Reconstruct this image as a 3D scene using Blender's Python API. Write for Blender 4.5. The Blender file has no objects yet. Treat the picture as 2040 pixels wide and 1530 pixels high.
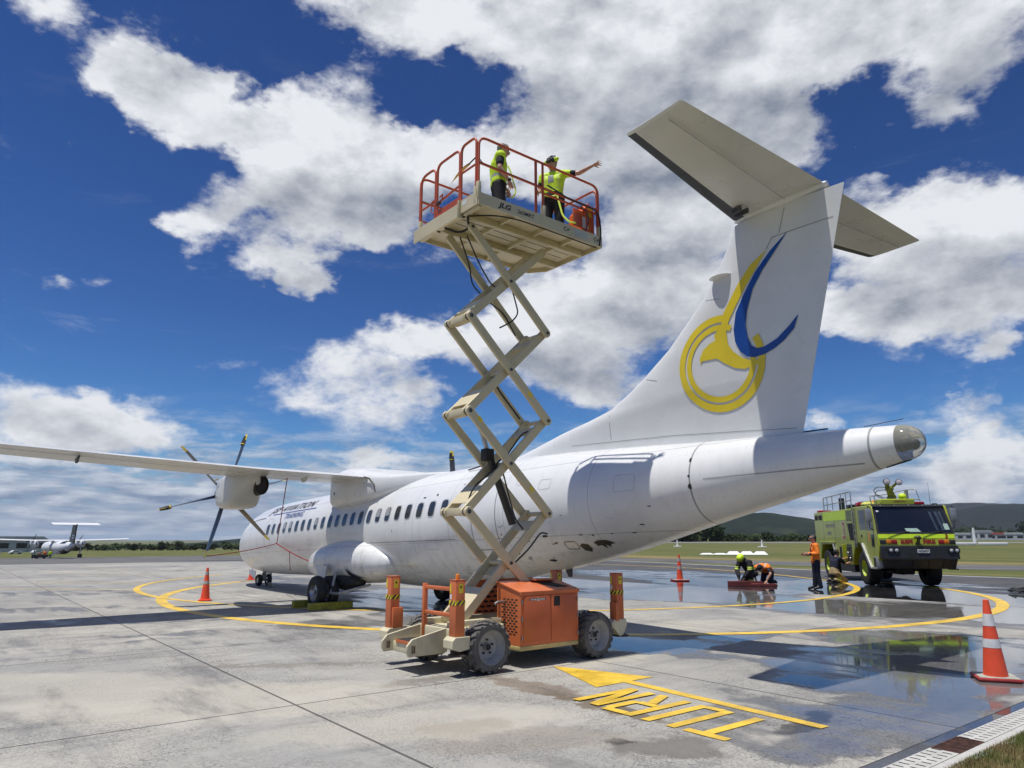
import bpy, bmesh, math, random
from mathutils import Vector, Matrix, noise as mnoise
R = math.radians
random.seed(7)
scene = bpy.context.scene
COL = scene.collection

# ---------------------------------------------------------------- camera
FPX, PITCH, CAM_H = 1411.1, 12.3165, 1.7954
cam_d = bpy.data.cameras.new("camera")
cam = bpy.data.objects.new("camera", cam_d)
COL.objects.link(cam)
cam.location = (0, 0, CAM_H)
cam.rotation_euler = (R(90 + PITCH), 0, 0)
cam_d.sensor_fit = 'HORIZONTAL'
cam_d.sensor_width = 36.0
cam_d.lens = 36.0 * FPX / 2040.0
cam_d.clip_start = 0.05
cam_d.clip_end = 30000
scene.camera = cam
scene.render.resolution_x, scene.render.resolution_y = 1024, 768

# ---------------------------------------------------------------- light
SUN_DIR = Vector((-0.2081, -0.1499, 1.0)).normalized()      # towards the sun
SUN_EL = math.asin(SUN_DIR.z)
SUN_AZ = math.atan2(SUN_DIR.x, SUN_DIR.y)
sun_d = bpy.data.lights.new("sun", 'SUN')
sun_d.energy = 4.9
sun_d.angle = R(0.5)
sun_d.color = (1.0, 0.965, 0.90)
sun = bpy.data.objects.new("sun", sun_d)
sun.rotation_euler = (-SUN_DIR).to_track_quat('-Z', 'Y').to_euler()
sun.location = (0, 0, 60)
COL.objects.link(sun)
scene.view_settings.view_transform = 'Standard'
scene.view_settings.look = 'None'
scene.view_settings.exposure = -0.12
scene.view_settings.gamma = 1.0
scene.cycles.max_bounces = 6
scene.cycles.diffuse_bounces = 3
scene.cycles.glossy_bounces = 3
scene.cycles.transparent_max_bounces = 6
scene.cycles.caustics_reflective = False
scene.cycles.caustics_refractive = False
scene.cycles.use_denoising = True

# ---------------------------------------------------------------- node helpers
class NT:
    """small wrapper to write node trees tersely"""
    def __init__(s, tree): s.t = tree; s.L = tree.links
    def n(s, kind, **kw):
        nd = s.t.nodes.new(kind)
        for k, v in kw.items(): setattr(nd, k, v)
        return nd
    def put(s, sock, v):
        if v is None: return
        if hasattr(v, 'is_linked') or hasattr(v, 'links'): s.L.new(v, sock)
        else:
            if sock.type == 'RGBA' and hasattr(v, '__len__') and len(v) == 3: v = (*v, 1)
            sock.default_value = v
    def m(s, op, a, b=None, c=None, clamp=False):
        nd = s.n('ShaderNodeMath', operation=op); nd.use_clamp = clamp
        s.put(nd.inputs[0], a); s.put(nd.inputs[1], b); s.put(nd.inputs[2], c)
        return nd.outputs[0]
    def v(s, op, a, b=None, sc=None):
        nd = s.n('ShaderNodeVectorMath', operation=op)
        s.put(nd.inputs[0], a); s.put(nd.inputs[1], b)
        if sc is not None: s.put(nd.inputs['Scale'], sc)
        return nd.outputs['Value'] if op in ('DOT_PRODUCT', 'LENGTH', 'DISTANCE') else nd.outputs[0]
    def rng(s, x, a, b, c=0.0, d=1.0, kind='SMOOTHSTEP'):
        nd = s.n('ShaderNodeMapRange', interpolation_type=kind)
        for i, q in enumerate((x, a, b, c, d)): s.put(nd.inputs[i], q)
        return nd.outputs[0]
    def noise(s, vec, scale, detail=3.0, rough=0.55, dist=0.0, col=False):
        nd = s.n('ShaderNodeTexNoise')
        s.put(nd.inputs['Vector'], vec); s.put(nd.inputs['Scale'], scale); s.put(nd.inputs['Detail'], detail)
        s.put(nd.inputs['Roughness'], rough); s.put(nd.inputs['Distortion'], dist)
        return nd.outputs['Color' if col else 'Fac']
    def vor(s, vec, scale, feature='F1', out='Distance'):
        nd = s.n('ShaderNodeTexVoronoi', feature=feature)
        s.put(nd.inputs['Vector'], vec); s.put(nd.inputs['Scale'], scale)
        return nd.outputs[out]
    def mix(s, f, a, b):
        nd = s.n('ShaderNodeMix', data_type='RGBA')
        s.put(nd.inputs[0], f); s.put(nd.inputs[6], a); s.put(nd.inputs[7], b)
        return nd.outputs[2]
    def comb(s, x, y, z):
        nd = s.n('ShaderNodeCombineXYZ')
        s.put(nd.inputs[0], x); s.put(nd.inputs[1], y); s.put(nd.inputs[2], z)
        return nd.outputs[0]
    def sep(s, v):
        nd = s.n('ShaderNodeSeparateXYZ'); s.put(nd.inputs[0], v)
        return nd.outputs
    def mapping(s, vec, loc=(0, 0, 0), rot=(0, 0, 0), sc=(1, 1, 1)):
        nd = s.n('ShaderNodeMapping')
        s.put(nd.inputs[0], vec); nd.inputs[1].default_value = loc; nd.inputs[2].default_value = rot; nd.inputs[3].default_value = sc
        return nd.outputs[0]

# ---------------------------------------------------------------- sky with cumulus clouds
# cloud masses as directions (x, y, 1.7 z), angular radius, weight
CLOUDS = [(-0.449,0.730,0.875,0.085,1),(-0.369,0.779,0.862,0.091,1),(-0.416,0.762,0.844,0.082,1),(-0.295,0.820,0.835,0.109,1),(-0.324,0.844,0.725,0.096,0.9),(-0.208,0.826,0.890,0.111,1),(-0.202,0.874,0.751,0.128,1),(-0.282,0.891,0.605,0.079,0.9),(-0.252,0.911,0.557,0.054,0.7),(-0.101,0.863,0.841,0.115,1),(-0.117,0.898,0.721,0.110,0.9),(-0.395,0.836,0.648,0.067,0.8),(-0.432,0.824,0.622,0.041,0.6),(-0.191,0.904,0.651,0.041,0.7),(-0.161,0.754,1.082,0.106,1),(-0.013,0.771,1.081,0.150,1),(0.144,0.770,1.056,0.183,1),(0.291,0.745,1.020,0.172,1),(0.417,0.698,0.990,0.132,1),(0.522,0.658,0.923,0.119,1),(0.272,0.796,0.918,0.138,1),(0.149,0.815,0.952,0.114,0.9),(0.350,0.794,0.844,0.088,0.9),(0.519,0.699,0.837,0.065,0.5),(0.486,0.732,0.811,0.058,0.45),(0.020,0.861,0.864,0.114,0.9),(0.121,0.864,0.830,0.138,1),(0.240,0.866,0.745,0.114,0.9),(0.211,0.895,0.669,0.123,1),(0.125,0.929,0.593,0.135,1),(0.014,0.946,0.553,0.091,0.8),(-0.085,0.961,0.449,0.099,0.8),(-0.154,0.954,0.439,0.063,0.7),(0.057,0.963,0.450,0.132,1),(0.127,0.969,0.360,0.076,0.8),(0.194,0.932,0.520,0.113,0.9),(0.276,0.900,0.574,0.083,0.8),(0.445,0.810,0.650,0.093,1),(0.519,0.771,0.630,0.095,1),(0.579,0.735,0.600,0.078,1),(0.480,0.823,0.514,0.105,1),(0.564,0.779,0.466,0.093,1),(0.432,0.855,0.489,0.068,0.9),(0.528,0.814,0.412,0.098,0.6),(0.412,0.900,0.239,0.052,0.8),(0.527,0.833,0.283,0.025,0.6),(0.574,0.793,0.345,0.042,0.8),(0.550,0.824,0.229,0.071,0.7),(0.584,0.806,0.165,0.075,0.8),(0.538,0.840,0.111,0.071,0.8),(-0.549,0.826,0.209,0.111,1),(-0.487,0.865,0.198,0.096,0.9),(-0.531,0.648,0.929,0.056,0.8),(-0.525,0.796,0.513,0.043,0.6),(-0.285,0.935,0.359,0.087,0.55),(-0.195,0.961,0.333,0.104,0.6),(-0.113,0.977,0.308,0.077,0.6),(-0.428,0.871,0.407,0.072,0.35),(-0.193,0.976,0.170,0.041,0.8),(-0.220,0.967,0.221,0.180,0.35),(-0.103,0.819,0.959,0.056,-0.7),(-0.050,0.837,0.927,0.040,-0.55),(0.452,0.723,0.888,0.064,-0.55),(0.418,0.791,0.759,0.046,-0.6),(-0.280,0.748,1.024,0.092,-0.4),(0.086,0.841,0.907,0.040,-0.5),(-0.007,0.824,0.963,0.039,-0.45),(-0.356,0.888,0.496,0.083,-0.6),(-0.309,0.910,0.472,0.066,-0.4)]
world = bpy.data.worlds.new("World")
scene.world = world
world.use_nodes = True
wt = world.node_tree
wt.nodes.clear()
w = NT(wt)
sky = w.n('ShaderNodeTexSky', sky_type='NISHITA')
sky.sun_disc = False
sky.sun_elevation = SUN_EL
sky.sun_rotation = SUN_AZ
sky.altitude = 0
sky.air_density = 1.0
sky.dust_density = 0.25
sky.ozone_density = 2.4
geo = w.n('ShaderNodeTexCoord')
dirv = geo.outputs['Generated']
dz = w.sep(dirv)[2]
P = w.v('MULTIPLY', dirv, (1, 1, 1.7))
n1 = w.noise(P, 3.6, 5.0, 0.62, col=True)
n2 = w.noise(P, 13.0, 7.0, 0.62, col=True)
q = w.v('ADD', P, w.v('MULTIPLY', w.v('SUBTRACT', n1, (0.5, 0.5, 0.5)), (0.26, 0.26, 0.26)))
q = w.v('ADD', q, w.v('MULTIPLY', w.v('SUBTRACT', n2, (0.5, 0.5, 0.5)), (0.10, 0.10, 0.10)))
# depth of cloud met on the way up to the sun, from the same masses seen a little higher
qu = w.v('ADD', w.v('ADD', P, w.v('MULTIPLY', w.v('SUBTRACT', n1, (0.5, 0.5, 0.5)), (0.26, 0.26, 0.26))), (-0.035, -0.03, 0.125))
acc = accu = None
for (x, y, z, r_, wt_) in CLOUDS:
    d = w.v('DISTANCE', q, (x, y, z))
    f = w.rng(d, r_ * 1.12, r_ * 0.2, 0.0, wt_, 'LINEAR')
    acc = f if acc is None else w.m('ADD', acc, f)
    g = w.rng(w.v('DISTANCE', qu, (x, y, z)), r_ * 1.12, r_ * 0.2, 0.0, wt_, 'LINEAR')
    accu = g if accu is None else w.m('ADD', accu, g)
# a scatter of other cumulus behind and overhead, out of the frame
other = w.m('MULTIPLY', w.rng(w.noise(w.v('ADD', P, (4.2, 1.7, 0.3)), 2.1, 3.0, 0.5), 0.56, 0.70, 0.0, 1.3), w.rng(w.sep(dirv)[1], 0.35, 0.05))
acc = w.m('ADD', acc, other); accu = w.m('ADD', accu, other)
SUNOFF = (-0.016, -0.020, 0.050)
fa = w.noise(P, 9.0, 8.0, 0.62)
fb = w.noise(w.v('ADD', P, SUNOFF), 9.0, 5.0, 0.58)
fine = w.noise(P, 34.0, 6.0, 0.7)
low = w.noise(w.v('ADD', P, (1.3, 0.2, 2.2)), 3.4, 5.0, 0.6)
relief = w.m('SUBTRACT', fa, fb)
acl = w.m('MINIMUM', acc, 2.2)
dens = w.m('ADD', acl, w.m('MULTIPLY', w.m('SUBTRACT', fa, 0.5), 1.7))
dens = w.m('ADD', dens, w.m('MULTIPLY', w.m('SUBTRACT', fine, 0.5), 0.55))
alpha = w.rng(dens, 0.24, 0.92)
# low bank of layered cloud towards the horizon
az_ = w.m('ARCTAN2', w.sep(dirv)[0], w.sep(dirv)[1])
PL = w.comb(w.m('MULTIPLY', az_, 7.0), w.m('MULTIPLY', w.m('POWER', w.m('MAXIMUM', dz, 0.0), 0.8), 26.0), 0.0)
lay = w.noise(w.v('ADD', PL, (3.1, 7.7, 0)), 1.5, 8.0, 0.66, 0.25)
layb = w.noise(w.v('ADD', PL, (3.0, 8.05, 0.0)), 1.5, 6.0, 0.62, 0.25)
layrel = w.m('SUBTRACT', lay, layb)
band = w.m('MULTIPLY', w.rng(dz, -0.02, 0.02), w.rng(dz, 0.20, 0.05))
la = w.m('MULTIPLY', w.rng(w.m('ADD', lay, w.m('MULTIPLY', band, 0.16)), 0.49, 0.66), band)
# wisps higher up
thin = w.m('MULTIPLY', w.rng(w.noise(w.v('MULTIPLY', P, (1, 1, 2.6)), 3.4, 8.0, 0.7, 0.7), 0.56, 0.9), w.rng(dz, 0.55, 0.15, 0.05, 0.5))
alpha = w.m('MAXIMUM', alpha, thin)
# tone of the clouds: bright rims and sunlit billows, soft grey undersides in the deep parts
depth = w.m('MAXIMUM', w.m('ADD', w.m('MINIMUM', accu, 1.9), w.m('ADD', w.m('MULTIPLY', w.m('SUBTRACT', fb, 0.5), 1.5), w.m('MULTIPLY', w.m('SUBTRACT', low, 0.5), 1.0))), 0.0)
shade = w.m('EXPONENT', w.m('MULTIPLY', depth, -0.80))
tone = w.m('ADD', w.m('ADD', 0.34, w.m('MULTIPLY', shade, 0.66)), w.m('MULTIPLY', relief, 1.15))
tone = w.m('ADD', tone, w.m('MULTIPLY', w.rng(dens, 1.0, 0.3), 0.22))
tone = w.m('ADD', tone, w.m('MULTIPLY', w.m('SUBTRACT', fine, 0.5), 0.16))
tone = w.m('MAXIMUM', w.m('MINIMUM', tone, 1.05), 0.22)
ccol = w.mix(w.rng(tone, 0.22, 1.02, kind='LINEAR'), (0.235, 0.275, 0.35), (0.90, 0.92, 0.96))
ltone = w.m('ADD', 0.42, w.m('MULTIPLY', layrel, 2.6), clamp=True)
lcol = w.mix(ltone, (0.18, 0.26, 0.42), (0.74, 0.80, 0.89))
skyc = w.v('MULTIPLY', sky.outputs[0], (0.105, 0.105, 0.105))
gm = w.n('ShaderNodeGamma'); w.put(gm.inputs[0], skyc); gm.inputs[1].default_value = 1.72
skyc = w.v('MULTIPLY', gm.outputs[0], (0.60, 1.02, 1.36))
skyc = w.mix(w.rng(dz, 0.13, 0.005), skyc, (0.34, 0.47, 0.66))
col = w.mix(la, skyc, lcol)
col = w.mix(alpha, col, ccol)
bg = w.n('ShaderNodeBackground')
w.put(bg.inputs[0], col)
bg.inputs[1].default_value = 1.0
out = w.n('ShaderNodeOutputWorld')
wt.links.new(bg.outputs[0], out.inputs[0])

# ---------------------------------------------------------------- materials
MATS = {}
def mat(name, color, rough=0.5, metal=0.0, var=0.12, vscale=3.0, dirt=0.0, dirtc=(0.12, 0.10, 0.08), bump=0.0, bscale=40.0, coat=0.0, spec=0.5, emit=None):
    """painted / plain material with slight tonal variation, optional grime and bump"""
    if name in MATS: return MATS[name]
    m = bpy.data.materials.new(name); m.use_nodes = True
    t = m.node_tree; k = NT(t); b = t.nodes['Principled BSDF']
    tc = k.n('ShaderNodeTexCoord').outputs['Object']
    c = color
    if var > 0:
        f = k.rng(k.noise(tc, vscale, 4.0, 0.6), 0.3, 0.7)
        lo = tuple(x * (1 - var) for x in color); hi = tuple(min(1, x * (1 + var)) for x in color)
        c = k.mix(f, lo, hi)
    if dirt > 0:
        g = k.rng(k.noise(k.v('MULTIPLY', tc, (1, 1, 0.35)), vscale * 2.3, 6.0, 0.68), 0.5, 0.8)
        c = k.mix(k.m('MULTIPLY', g, dirt), c, dirtc)
    k.put(b.inputs['Base Color'], c)
    rr = k.rng(k.noise(tc, vscale * 1.7, 3.0), 0.2, 0.8, max(0.02, rough - 0.08), min(1, rough + 0.08), 'LINEAR')
    k.put(b.inputs['Roughness'], rr)
    b.inputs['Metallic'].default_value = metal
    b.inputs['Specular IOR Level'].default_value = spec
    b.inputs['Coat Weight'].default_value = coat
    if bump > 0:
        bn = k.n('ShaderNodeBump'); bn.inputs['Strength'].default_value = bump; bn.inputs['Distance'].default_value = 0.01
        k.put(bn.inputs['Height'], k.noise(tc, bscale, 4.0)); k.put(b.inputs['Normal'], bn.outputs[0])
    if emit:
        b.inputs['Emission Color'].default_value = (*emit[0], 1); b.inputs['Emission Strength'].default_value = emit[1]
    MATS[name] = m
    return m

def V(*a): return Vector(a)

# ---------------------------------------------------------------- mesh builder
class MB:
    def __init__(s): s.v = []; s.f = []; s.mi = []; s.M = Matrix.Identity(4); s.cur = 0; s.sm = []
    def at(s, loc=(0, 0, 0), rot=(0, 0, 0)):
        s.M = Matrix.Translation(loc) @ Matrix.Rotation(rot[2], 4, 'Z') @ Matrix.Rotation(rot[1], 4, 'Y') @ Matrix.Rotation(rot[0], 4, 'X')
        return s
    def add(s, vs, fs, smooth=False):
        o = len(s.v)
        s.v += [tuple(s.M @ Vector(p)) for p in vs]
        for f in fs:
            s.f.append([o + i for i in f]); s.mi.append(s.cur); s.sm.append(smooth)
        return s
    def m(s, i): s.cur = i; return s
    def box(s, x0, x1, y0, y1, z0, z1, c=0.0):
        if c <= 0:
            vs = [(x, y, z) for z in (z0, z1) for y in (y0, y1) for x in (x0, x1)]
            return s.add(vs, [(0, 2, 3, 1), (4, 5, 7, 6), (0, 1, 5, 4), (2, 6, 7, 3), (0, 4, 6, 2), (1, 3, 7, 5)])
        # chamfered box
        c = min(c, (x1 - x0) / 2.01, (y1 - y0) / 2.01, (z1 - z0) / 2.01)
        bm = bmesh.new(); bmesh.ops.create_cube(bm, size=1)
        for v_ in bm.verts:
            v_.co = Vector(((x0 + x1) / 2 + v_.co.x * (x1 - x0), (y0 + y1) / 2 + v_.co.y * (y1 - y0), (z0 + z1) / 2 + v_.co.z * (z1 - z0)))
        bmesh.ops.bevel(bm, geom=list(bm.edges), offset=c, segments=2, profile=0.5, affect='EDGES')
        bm.verts.index_update()
        s.add([v_.co[:] for v_ in bm.verts], [[v_.index for v_ in f.verts] for f in bm.faces]); bm.free()
        return s
    def prism(s, pts, d0, d1, axis='y'):
        """2D outline extruded along an axis; pts are (a, b): y->(x,z) x->(y,z) z->(x,y)"""
        def P_(a, b, d): return {'y': (a, d, b), 'x': (d, a, b), 'z': (a, b, d)}[axis]
        n = len(pts)
        vs = [P_(a, b, d0) for a, b in pts] + [P_(a, b, d1) for a, b in pts]
        fs = [list(range(n))[::-1], list(range(n, 2 * n))] + [(i, (i + 1) % n, n + (i + 1) % n, n + i) for i in range(n)]
        return s.add(vs, fs)
    def cyl(s, p0, p1, r0, r1=None, n=16, caps=True, smooth=True):
        p0, p1 = Vector(p0), Vector(p1); r1 = r0 if r1 is None else r1
        d = (p1 - p0); 
        if d.length < 1e-7: return s
        d.normalize(); a = d.orthogonal().normalized(); b = d.cross(a)
        vs = []
        for p, r in ((p0, r0), (p1, r1)):
            vs += [p + (a * math.cos(2 * math.pi * i / n) + b * math.sin(2 * math.pi * i / n)) * r for i in range(n)]
        s.add(vs, [(i, (i + 1) % n, n + (i + 1) % n, n + i) for i in range(n)], smooth)
        if caps: s.add(vs, [list(range(n))[::-1], list(range(n, 2 * n))])
        return s
    def tube(s, pts, r, n=8, closed=False, fillet=0.0, fs=4, caps=True):
        pts = [Vector(p) for p in pts]
        if fillet > 0: pts = fillet_path(pts, fillet, fs, closed)
        m_ = len(pts); rings = []
        prev = None
        for i, p in enumerate(pts):
            if closed: t = (pts[(i + 1) % m_] - pts[i - 1]).normalized()
            elif i == 0: t = (pts[1] - p).normalized()
            elif i == m_ - 1: t = (p - pts[i - 1]).normalized()
            else: t = ((pts[i + 1] - p).normalized() + (p - pts[i - 1]).normalized()).normalized()
            if prev is None: a = t.orthogonal().normalized()
            else:
                a = prev - t * prev.dot(t)
                a = a.normalized() if a.length > 1e-6 else t.orthogonal().normalized()
            prev = a; b = t.cross(a); rr = r[i] if hasattr(r, '__len__') else r
            rings.append([p + (a * math.cos(2 * math.pi * j / n) + b * math.sin(2 * math.pi * j / n)) * rr for j in range(n)])
        return s.loft(rings, closed_loop=closed, caps=caps and not closed)
    def loft(s, rings, closed_loop=False, caps=True, smooth=True, open_ring=False):
        n = len(rings[0]); m_ = len(rings); vs = [p for r in rings for p in r]; fs = []
        for i in range(m_ if closed_loop else m_ - 1):
            i2 = (i + 1) % m_
            for j in range(n - 1 if open_ring else n):
                j2 = (j + 1) % n
                fs.append((i * n + j, i * n + j2, i2 * n + j2, i2 * n + j))
        s.add(vs, fs, smooth)
        if caps and not closed_loop and not open_ring:
            s.add(rings[0], [list(range(n))[::-1]]); s.add(rings[-1], [list(range(n))])
        return s
    def lathe(s, prof, c=(0, 0, 0), axis='z', n=24, smooth=True):
        """profile (r, h) revolved about an axis through c"""
        rings = []
        for r, h in prof:
            ring = []
            for j in range(n):
                a = 2 * math.pi * j / n; x, y = r * math.cos(a), r * math.sin(a)
                ring.append({'z': (c[0] + x, c[1] + y, c[2] + h), 'y': (c[0] + x, c[1] + h, c[2] - y), 'x': (c[0] + h, c[1] + x, c[2] + y)}[axis])
            rings.append(ring)
        s.loft(rings, caps=False, smooth=smooth)
        for rg, (r, h) in ((rings[0][::-1], prof[0]), (rings[-1], prof[-1])):
            if r < 0.08: s.add(rg, [list(range(n))])
        return s
    def ball(s, c, rx, ry=None, rz=None, n=14, m_=9):
        ry = rx if ry is None else ry; rz = rx if rz is None else rz
        rings = []
        for i in range(m_ + 1):
            ph = math.pi * (i + 0.02) / (m_ + 0.04); q_ = math.sin(ph)
            rings.append([(c[0] + rx * q_ * math.cos(2 * math.pi * j / n), c[1] + ry * q_ * math.sin(2 * math.pi * j / n), c[2] - rz * math.cos(ph)) for j in range(n)])
        return s.loft(rings)
    def poly(s, pts): return s.add(pts, [list(range(len(pts)))])
    def build(s, name, mats, parent=None, bevel=0.0, seg=2, props=None, up=False):
        me = bpy.data.meshes.new(name)
        me.from_pydata(s.v, [], s.f)
        mats = mats if isinstance(mats, (list, tuple)) else [mats]
        for mm in mats: me.materials.append(mm)
        me.polygons.foreach_set('material_index', s.mi)
        me.polygons.foreach_set('use_smooth', s.sm)
        bm = bmesh.new(); bm.from_mesh(me)
        bmesh.ops.recalc_face_normals(bm, faces=bm.faces); bm.to_mesh(me); bm.free()
        me.set_sharp_from_angle(angle=R(38))
        me.update()
        o = bpy.data.objects.new(name, me); COL.objects.link(o)
        if parent: o.parent = parent
        if bevel > 0:
            md = o.modifiers.new('edge', 'BEVEL'); md.width = bevel; md.segments = seg; md.limit_method = 'ANGLE'; md.angle_limit = R(40)
        if props:
            for kk, vv in props.items(): o[kk] = vv
        return o

def fillet_path(pts, r, fs=4, closed=False):
    out = []; n = len(pts)
    for i, p in enumerate(pts):
        if not closed and i in (0, n - 1): out.append(p); continue
        a, b = pts[i - 1], pts[(i + 1) % n]
        d0, d1 = (a - p), (b - p); rr = min(r, d0.length * 0.45, d1.length * 0.45)
        q0, q1 = p + d0.normalized() * rr, p + d1.normalized() * rr
        for k in range(fs + 1):
            t = k / fs
            out.append(q0 * (1 - t) ** 2 + p * 2 * t * (1 - t) + q1 * t ** 2)
    return out

def tag(o, label, cat, group=None):
    o['label'] = label; o['category'] = cat
    if group: o['group'] = group
    return o
def thing(name, label, cat, loc=(0, 0, 0), rotz=0.0, group=None):
    o = bpy.data.objects.new(name, None); COL.objects.link(o)
    o.location = loc; o.rotation_euler = (0, 0, rotz); o.empty_display_size = 0.2
    return tag(o, label, cat, group)
def kind(o, k): o['kind'] = k; return o
def kids(o): return [c for c in bpy.data.objects if c.parent == o]
def dup(root, loc, rotz=None, label=None):
    def cp(o, par):
        c = o.copy(); COL.objects.link(c)
        if par: c.parent = par
        for ch in list(o.children): cp(ch, c)
        return c
    r = cp(root, None); r.location = loc
    if rotz is not None: r.rotation_euler = (0, 0, rotz)
    if label: r['label'] = label
    return r

def text_mesh(s, size, bold=0.0, shear=0.0, align='CENTER', space=1.0):
    """outline of a written word as (verts, faces) in the xy plane"""
    cu = bpy.data.curves.new('lettering', 'FONT'); cu.body = s; cu.size = size; cu.align_x = align; cu.align_y = 'CENTER'
    cu.offset = bold; cu.shear = shear; cu.resolution_u = 3; cu.space_character = space
    ob = bpy.data.objects.new('lettering', cu); COL.objects.link(ob)
    bpy.context.view_layer.update()
    dg = bpy.context.evaluated_depsgraph_get()
    me = bpy.data.meshes.new_from_object(ob.evaluated_get(dg))
    vs = [v.co.copy() for v in me.vertices]; fs = [list(p.vertices) for p in me.polygons]
    bpy.data.objects.remove(ob); bpy.data.curves.remove(cu); bpy.data.meshes.remove(me)
    return vs, fs
def lettering(name, s, size, fn, material, parent, bold=0.0, shear=0.0, sx=1.0, sub=0.0, align='CENTER', space=1.0):
    """a word laid on a surface: fn(x, y) -> 3D point"""
    vs, fs = text_mesh(s, size, bold, shear, align, space)
    return decal(name, [(v.x * sx, v.y) for v in vs], fs, fn, material, parent, sub)
def decal(name, pts, fs, fn, material, parent, sub=0.0):
    bm = bmesh.new()
    bv = [bm.verts.new((x, y, 0)) for x, y in pts]
    for f in fs:
        try: bm.faces.new([bv[i] for i in f])
        except ValueError: pass
    bmesh.ops.triangulate(bm, faces=bm.faces)
    if sub > 0:
        for _ in range(6):
            long_ = [e for e in bm.edges if e.calc_length() > sub]
            if not long_: break
            bmesh.ops.subdivide_edges(bm, edges=long_, cuts=1); bmesh.ops.triangulate(bm, faces=bm.faces)
    for v_ in bm.verts: v_.co = Vector(fn(v_.co.x, v_.co.y))
    me = bpy.data.meshes.new(name); bm.to_mesh(me); bm.free()
    me.materials.append(material)
    o = bpy.data.objects.new(name, me); COL.objects.link(o)
    if parent: o.parent = parent
    return o

# ---------------------------------------------------------------- common paints
M_WHITE = mat('white_paint', (0.78, 0.785, 0.78), 0.32, var=0.03, vscale=1.5)
M_BLACK = mat('black_rubber', (0.018, 0.018, 0.019), 0.7, var=0.3, vscale=8)
M_BLACKP = mat('black_paint', (0.02, 0.02, 0.022), 0.4, var=0.2)
M_STEEL = mat('bare_steel', (0.42, 0.42, 0.42), 0.38, 0.9, var=0.15, vscale=10)
M_DKSTEEL = mat('dark_steel', (0.10, 0.10, 0.105), 0.5, 0.6, var=0.2, vscale=10)
M_YELLOW = mat('yellow_sticker', (0.80, 0.60, 0.03), 0.45, var=0.06)
M_WSTICK = mat('white_sticker', (0.72, 0.72, 0.70), 0.45, var=0.05)

# ================================================================ GROUND
AFT = Vector((0.62221, -0.78285, 0)); STB = Vector((0.78285, 0.62221, 0))     # apron grid axes
def W(a, n, z=0.0): return AFT * a + STB * n + Vector((0, 0, z))
def sstep(a, b, x):
    t = max(0.0, min(1.0, (x - a) / (b - a))); return t * t * (3 - 2 * t)
def gz(x, y):
    """the field falls away gently towards the left beyond the apron"""
    d = math.hypot(x, y)
    if d < 55 or y < 0: return 0.0
    left = sstep(-1.0, -12.0, math.degrees(math.atan2(x, y)))
    drop = 0.022 * max(0, min(d, 141) - 58) + 0.0107 * max(0, d - 141)
    return -drop * left
def lift_(x, y, z0):
    d = math.hypot(x, y); return gz(x, y) + z0 + 0.05 * sstep(58, 90, d)

def ground_nodes(m):
    t = m.node_tree; k = NT(t); b = t.nodes['Principled BSDF']
    pos = k.n('ShaderNodeNewGeometry').outputs['Position']
    a = k.v('DOT_PRODUCT', pos, tuple(AFT)); n = k.v('DOT_PRODUCT', pos, tuple(STB))
    return k, b, pos, a, n
def ellipse(k, wp, cx, cy, rx, ry, rot):
    q = k.mapping(wp, (cx, cy, 0), (0, 0, R(rot)), (rx, ry, 1)); k.t.nodes[-1].vector_type = 'TEXTURE'
    q = k.v('MULTIPLY', q, (1, 1, 0))
    return k.rng(k.v('LENGTH', q), 1.25, 0.75)
def wet_mask(k, pos, ells):
    wp = k.v('ADD', pos, k.v('MULTIPLY', k.v('SUBTRACT', k.noise(pos, 0.55, 5.0, 0.6, col=True), (0.5, 0.5, 0.5)), (3.2, 3.2, 0)))
    acc = None
    for e in ells:
        f = ellipse(k, wp, *e[:5])
        if len(e) > 5: f = k.m('MULTIPLY', f, e[5])
        acc = f if acc is None else k.m('ADD', acc, f)
    return acc

def joint(k, c, period, off, width):
    ph = k.m('ABSOLUTE', k.m('SUBTRACT', k.m('FRACT', k.m('DIVIDE', k.m('SUBTRACT', c, off), period)), 0.5))
    return k.rng(ph, 0.5 - width / period, 0.5 - width / period * 0.35)       # 1 on the joint

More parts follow.
